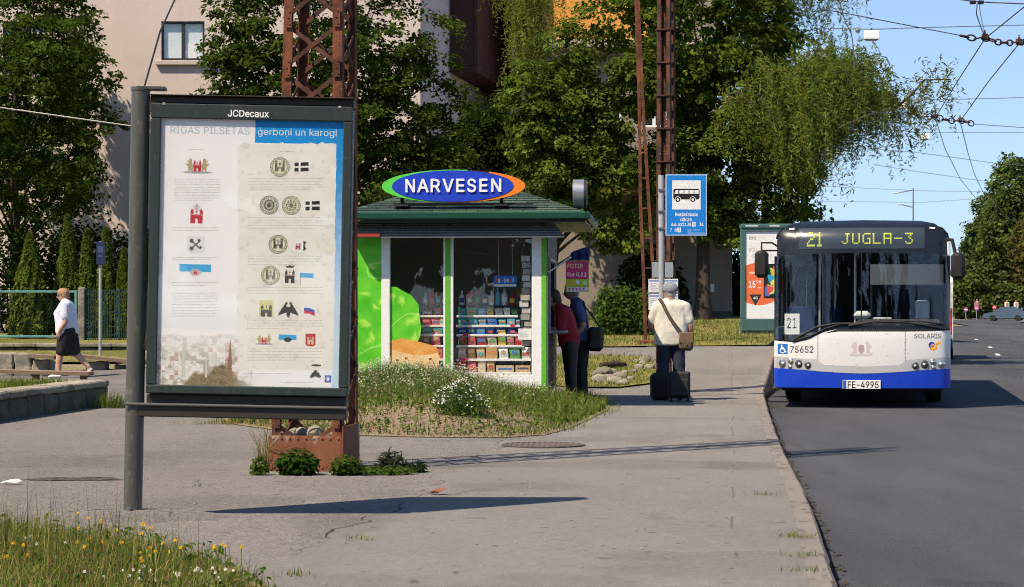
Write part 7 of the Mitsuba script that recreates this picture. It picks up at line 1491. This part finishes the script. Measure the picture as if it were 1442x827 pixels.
# ------------------------------------------------------------------ broken stones on the grass right of the kiosk
g = np.random.default_rng(170)
RK = [(851, 530, .16), (858, 537, .13), (866, 541, .13), (873, 533, .12), (862, 527, .10), (846, 539, .15), (877, 543, .10), (891, 526, .08), (888, 536, .075), (900, 520, .09), (908, 508, .11), (915, 505, .10), (905, 513, .07), (896, 509, .06), (842, 531, .12), (880, 527, .07)]
SPOT = ['largest of the heap beside the kiosk customers', 'at the front of the heap, second from its mast side', 'at the front corner of the heap nearest the stop', 'at the rear of the heap nearest the stop', 'at the rear middle of the heap by the customers', 'lowest of the heap, beside the trouser legs', 'small and alone in front of the heap', 'farthest of three strung between heap and slim mast', 'nearest of three strung between heap and slim mast', 'just left of the slim mast foot, in the middle of the row', 'biggest at the slim mast foot', 'touching the slim mast foot', 'small, in front of the biggest by the slim mast', 'small, behind the others by the slim mast', 'half hidden behind the trouser legs', 'small, at the rear edge of the heap']
for i, (x, y, r) in enumerate(RK):
    Y = 36.5
    for _ in range(30): Y = FOC * (EYE - float(land(px(x, Y), Y))) / (y - HOR) * .5 + Y * .5
    xx = px(x, Y); zz = float(land(xx, Y)); tag(add('stone', rock((xx, Y, zz + r * .3), r, i, (1, .9, .7)), 'stone_pale', smooth=25), f'broken pale stone {SPOT[i]}', 'stone')
wd = px(843, 38.2); tag(add('log', tube([(px(846, 38.4), 38.4, float(land(1.5, 38.4)) + .06), (px(866, 38.6), 38.6, float(land(1.7, 38.6)) + .07), (px(880, 38.8), 38.8, float(land(1.9, 38.8)) + .05)], [.06, .07, .05], 10), 'bark', smooth=40), 'dark log lying on the shaded grass behind the stones', 'log')
# dry leaf, litter
lp = at(617, 697, 0); Yq = FOC * EYE / (697 - HOR); lx = px(617, Yq)
lv = np.array([[-.07, 0, .01], [-.03, .03, .03], [-.03, -.03, .025], [.02, .045, .04], [.01, -.04, .02], [.07, .0, .05], [0, 0, .01]]); lfm = trimesh.Trimesh(lv + (lx, Yq, .004), [(0, 2, 6), (0, 6, 1), (1, 6, 3), (6, 2, 4), (6, 4, 5), (6, 5, 3)], process=False)
tag(add('dry_leaf', lfm, col((.22, .075, .03), .75)), 'curled reddish brown leaf lying on the pavement by the display shadow', 'leaf')
Yq = FOC * EYE / (683 - HOR); tag(add('paper_scrap', trimesh.Trimesh(np.array([[-.08, 0, .01], [-.02, .03, .03], [-.02, -.03, .02], [.05, .02, .04], [.05, -.02, .01], [.09, 0, .03]]) + (px(14, Yq), Yq, .004), [(0, 2, 1), (1, 2, 3), (2, 4, 3), (3, 4, 5)], process=False), col((.6, .57, .5), .8)), 'pale crumpled scrap on the pavement by the picture edge', 'paper scrap')
g = np.random.default_rng(180); gr_ = []
for _ in range(260):
    yy = rng.uniform(9.6, 22); xx = rng.uniform(-.24 * yy, min(kerb_x(yy) - .15, .2 * yy)); q = trimesh.creation.icosphere(0, .004 + .007 * rng.random() ** 2); q.apply_translation((xx, yy, .002)); gr_.append(q)
stuff('grit', gr_, col((.22, .20, .18), .9), 'loose grit strewn over the old pavement', 'grit')
# ------------------------------------------------------------------ overhead wires over the road
WIRE = col((.10, .10, .11), .5)
def sag(a, b, s, n=10): t = np.linspace(0, 1, n)[:, None]; p = np.asarray(a) + (np.asarray(b) - a) * t; p[:, 2] -= s * 4 * t[:, 0] * (1 - t[:, 0]); return p
N1, N2, M1, M2 = at(1387, 52, 33.4), at(1435, 59, 33.9), at(1317, 164, 46.8), at(1352, 169, 47.4)
def wirething(name, label, pts, r): return tag(add(name, tube(np.array(pts), r, 6), WIRE), label, 'wire')
wirething('contact_wire', 'trolley contact wire hung from the inner ends of both chains', [at(1500, -62, 26), at(1442, 10, 30.2), N1 - (0, 0, .03), at(1350, 112, 40), M1 - (0, 0, .03), at(1331, 210, 56), at(1352, 252, 68), at(1373, 278, 80), at(1420, 318, 110)], .010)
wirething('contact_wire', 'trolley contact wire hung from the outer ends of both chains', [at(1560, -60, 26.5), at(1490, 12, 31), N2 - (0, 0, .03), at(1392, 115, 40.5), M2 - (0, 0, .03), at(1363, 215, 56), at(1372, 245, 66), at(1384, 270, 75), at(1425, 312, 108)], .010)
def chain_links(label, pts, r, n):
    k = thing('span_chain', label, 'chain'); pts = np.array(pts); cum = np.r_[0, np.cumsum(np.linalg.norm(np.diff(pts, axis=0), axis=1))]; L = cum[-1]; pitch = L / n
    for i in range(n):
        s = [np.array([np.interp(u, cum, pts[:, q]) for q in range(3)]) for u in (i * pitch - .1 * pitch, (i + 1) * pitch + .1 * pitch)]; c = (s[0] + s[1]) / 2; d = unit(s[1] - s[0]); l = pitch * .6
        w = np.cross(d, (0, 1, .001) if i % 2 else (0, 0, 1)); w = unit(w); t = np.linspace(0, 2 * np.pi, 13)
        add('link', tube(c + np.cos(t)[:, None] * d * l + np.sin(t)[:, None] * w * pitch * .30, r, 5), 'rust_dark', k, smooth=True)
    return k
chain_links('rusty insulator chain across the two wires near the top edge', [at(1352, 50, 33.2), at(1372, 55, 33.3), N1, at(1400, 59, 33.5), at(1420, 61, 33.7), N2, at(1460, 63, 34.1)], .013, 12)
chain_links('rusty insulator chain across the two wires beside the willow tip', [at(1299, 165, 46.4), at(1308, 164, 46.6), M1, at(1330, 169, 47), at(1343, 171, 47.2), M2, at(1371, 175, 47.8)], .014, 10)
for i, (q, lab) in enumerate(((N1, 'hanger clamp at the inner wire on the nearer chain'), (N2, 'hanger clamp at the outer wire on the nearer chain'), (M1, 'hanger clamp at the inner wire on the farther chain'), (M2, 'hanger clamp at the outer wire on the farther chain'))):
    tag(add('wire_clamp', cat([rb(q[0] - .05, q[0] + .05, q[1] - .03, q[1] + .03, q[2] - .05, q[2] + .05, .012), cyl(q + (0, 0, .03), q + (0, 0, .11), .02, .01, 8)]), 'rust_dark'), lab, 'wire clamp')
wirething('span_wire', 'span wire running from the willow to the nearer chain', [at(1150, 12, 32), at(1186, 18, 32.2), at(1300, 40, 33), at(1352, 50, 33.2)], .008)
wirething('span_wire', 'span wire between the farther chain and the willow branches', [at(1180, 180, 46), at(1232, 158, 46.1), at(1299, 165, 46.4)], .007)
wirething('span_wire', 'span wire from the farther chain to the edge of the picture', [at(1371, 175, 47.8), at(1400, 177, 48), at(1500, 184, 49)], .007)
wirething('span_wire', 'wire with two black clips at the very top edge', [at(1250, -12, 30), at(1348, -1, 30), at(1380, 3, 30), at(1500, 8, 30)], .010)
for x in (1370, 1381): tag(add('wire_clip', rb(px(x, 30) - .04, px(x, 30) + .04, 29.97, 30.03, pz(6, 30), pz(1, 30), .008), BLACK), f'black clip on the top wire, {"inner" if x == 1370 else "outer"} one of the two', 'clip')
wirething('drop_wire', 'curved thin hanger wire dropping from the top wire to the nearer chain', [at(1376, 6, 30.2), at(1375, 20, 31), at(1381, 38, 32.4), N1], .008)
wirething('drop_wire', 'thinner second hanger wire beside the curved one', [at(1379, 6, 30.2), at(1381, 22, 31), at(1385, 40, 32.4), N1], .005)
wirething('drop_wire', 'dark wire hanging down into the willow beside the first lamp', [at(1178, -12, 44), at(1190, 30, 44), at(1199, 48, 44), at(1202, 70, 44), at(1203, 95, 44)], .012)
for i, (x, y, Y, hw_, lab, wp) in enumerate(((1227, 49, 48, 10, 'nearest white street lamp hung on a span wire', [(1160, 40), (1227, 41.5), (1300, 39), (1500, 34)]), (1267.5, 148, 64, 7.5, 'white street lamp hung on a span wire beside the willow tip', [(1225, 138), (1267, 141), (1350, 140), (1500, 136)]), (1301.5, 192, 75.5, 6.5, 'third white street lamp, just right of the willow', [(1215, 178), (1230, 181), (1301, 187), (1500, 187)]))):
    k = thing('street_lamp', lab, 'street lamp'); c = at(x, y, Y); s = Y / FOC; w = hw_ * s; h = hw_ * .62 * s
    add('shade', side(Polygon([(-w * .6, -h), (w * .6, -h), (w * .6, -h * .7), (w * .5, h * .6), (w * .2, h), (-w * .2, h), (-w * .5, h * .6), (-w * .6, -h * .7)]), -w, w).apply_translation(c), WHITE, k)
    add('rim', rb(c[0] - w * 1.03, c[0] + w * 1.03, c[1] - w * .65, c[1] + w * .65, c[2] - h * 1.15, c[2] - h * .98, .01), col((.36, .34, .30), .5), k); add('lens', rb(c[0] - w * .8, c[0] + w * .8, c[1] - w * .5, c[1] + w * .5, c[2] - h * 1.4, c[2] - h * 1.152, .01), col((.6, .6, .58), .3), k)
    add('hanger', cyl(c + (0, 0, h), c + (0, 0, h + .03 + 1.5 * s), .02, n=8), WIRE, k)
    wirething('span_wire', ['span wire carrying the nearest street lamp', 'span wire carrying the lamp beside the willow tip', 'span wire carrying the third street lamp'][i], [at(*q, Y) for q in wp], .010)
tag(add('wire_insulator', cat([cyl(at(1208, 39, 48), at(1208, 47, 48), .035, n=10), trimesh.creation.icosphere(1, .06).apply_translation(at(1208, 43, 48))]), col((.16, .22, .20), .4)), 'small dark insulator hanging on the span wire beside the nearest lamp', 'insulator')
for i, (wp, Y, lab) in enumerate(((((1180, 205), (1300, 216), (1409, 231), (1500, 238)), 85, 'thin span wire sloping down above the far trees, upper one'), (((1230, 232), (1300, 243), (1384, 255)), 95, 'thin span wire with a thicker stretch below the upper sloping one'), (((1150, 262), (1300, 269), (1395, 270)), 120, 'faint span wire low in the sky, upper of two'), (((1150, 284), (1300, 285), (1380, 280)), 130, 'faint span wire low in the sky, lower of two'))):
    wirething('span_wire', lab, [at(*q, Y) for q in wp], .011)
k = thing('lamp_post', 'tiny far lamp post with side arms seen above the bus roof', 'lamp post'); LYY = 150
add('pole', tube([(px(1286, LYY), LYY, 0), (px(1286, LYY), LYY, pz(265, LYY))], [.09, .05], 8), col((.25, .26, .27), .5, .3), k)
for a, b in (((1286, 268), (1262, 272)), ((1286, 292), (1268, 288))): add('arm', tube([at(*a, LYY), at(*b, LYY)], .04), col((.25, .26, .27), .5, .3), k); add('lamp_head', rb(px(b[0] - 4, LYY), px(b[0] + 4, LYY), LYY - .12, LYY + .12, pz(b[1] + 1, LYY), pz(b[1] - 1, LYY), .02), col((.6, .6, .6), .4), k)
# ------------------------------------------------------------------ traffic beyond the bus
def vehicle(name, label, cat_, X, Y, w, L, Hh, c, kind, yaw):
    k = thing(name, label, cat_)
    with rotz(yaw, (X, Y, float(road_z(Y)))):
        if kind == 'van':
            add('body', side(Polygon([(0, .35), (L, .35), (L, 1.2), (L - .35, Hh * .62), (L - .9, Hh - .08), (L - 1.3, Hh), (.15, Hh), (0, Hh - .2)]), -w / 2, w / 2), c, k)
            add('rear_window', rb(-w * .4, w * .4, -.02, .0, Hh * .55, Hh * .86, .01), col((.02, .02, .025), .2), k)
        else:
            add('body', side(Polygon([(0, .3), (L, .3), (L, .75), (L - .9, .92), (L - 1.7, Hh), (1.2, Hh), (.35, .98), (0, .9)]), -w / 2, w / 2), c, k)
            add('rear_window', rb(-w * .36, w * .36, .5, .62, .98, Hh - .1, .02), col((.02, .02, .025), .2), k)
        for sx in (-1, 1):
            add('tail_lamp', rb(sx * w * .36, sx * w * .48, -.03, .05, .75, 1.05 if kind != 'van' else 1.5, .01), col((.6, .02, .02), .3), k)
            for yy in (.8, L - .9): add('wheel', cyl((sx * (w / 2 - .2), yy, .32), (sx * (w / 2 + .01), yy, .32), .32, n=18), RUB, k)
        add('bumper', rb(-w * .49, w * .49, -.06, .0, .35, .6, .02), col((.05, .05, .055), .6), k); add('number_plate', rb(-.26, .26, -.075, -.062, .42, .54, .004), WHITE, k)
vehicle('delivery_van', 'white van with red tail lamps just visible past the bus flank', 'van', px(1294, 62), 62, 1.95, 5.2, 2.45, col((.72, .71, .70), .3), 'van', -10)
vehicle('parked_car', 'distant dark blue car cut by the picture edge at the far crossing', 'car', px(1446, 216), 216, 1.75, 4.2, 1.45, col((.07, .11, .16), .3), 'car', 70)
for i, (x, y, c, lab) in enumerate(((1375, 434, (.62, .10, .30), 'pink round sign at the far crossing, nearer the bus'), (1400, 433, (.60, .05, .10), 'red and white round sign at the far crossing, next to the pair of people'), (1360, 436, (.5, .15, .32), 'small pink sign lowest beside the far trees'))):
    Y = 225 + 4 * i; k = thing('road_sign', lab, 'road sign'); q = at(x, y, Y); gz_ = float(road_z(Y)) + .1; add('post', cyl((q[0], Y, gz_), (q[0], Y, q[2]), .04, n=8), col((.4, .4, .4), .5, .3), k); add('disc', cyl(q - (0, .05, 0), q - (0, .08, 0), .24, n=20), col(c, .5), k); add('disc_bar', rb(q[0] - .15, q[0] + .15, Y - .09, Y - .0805, q[2] - .05, q[2] + .05, .004), WHITE, k)
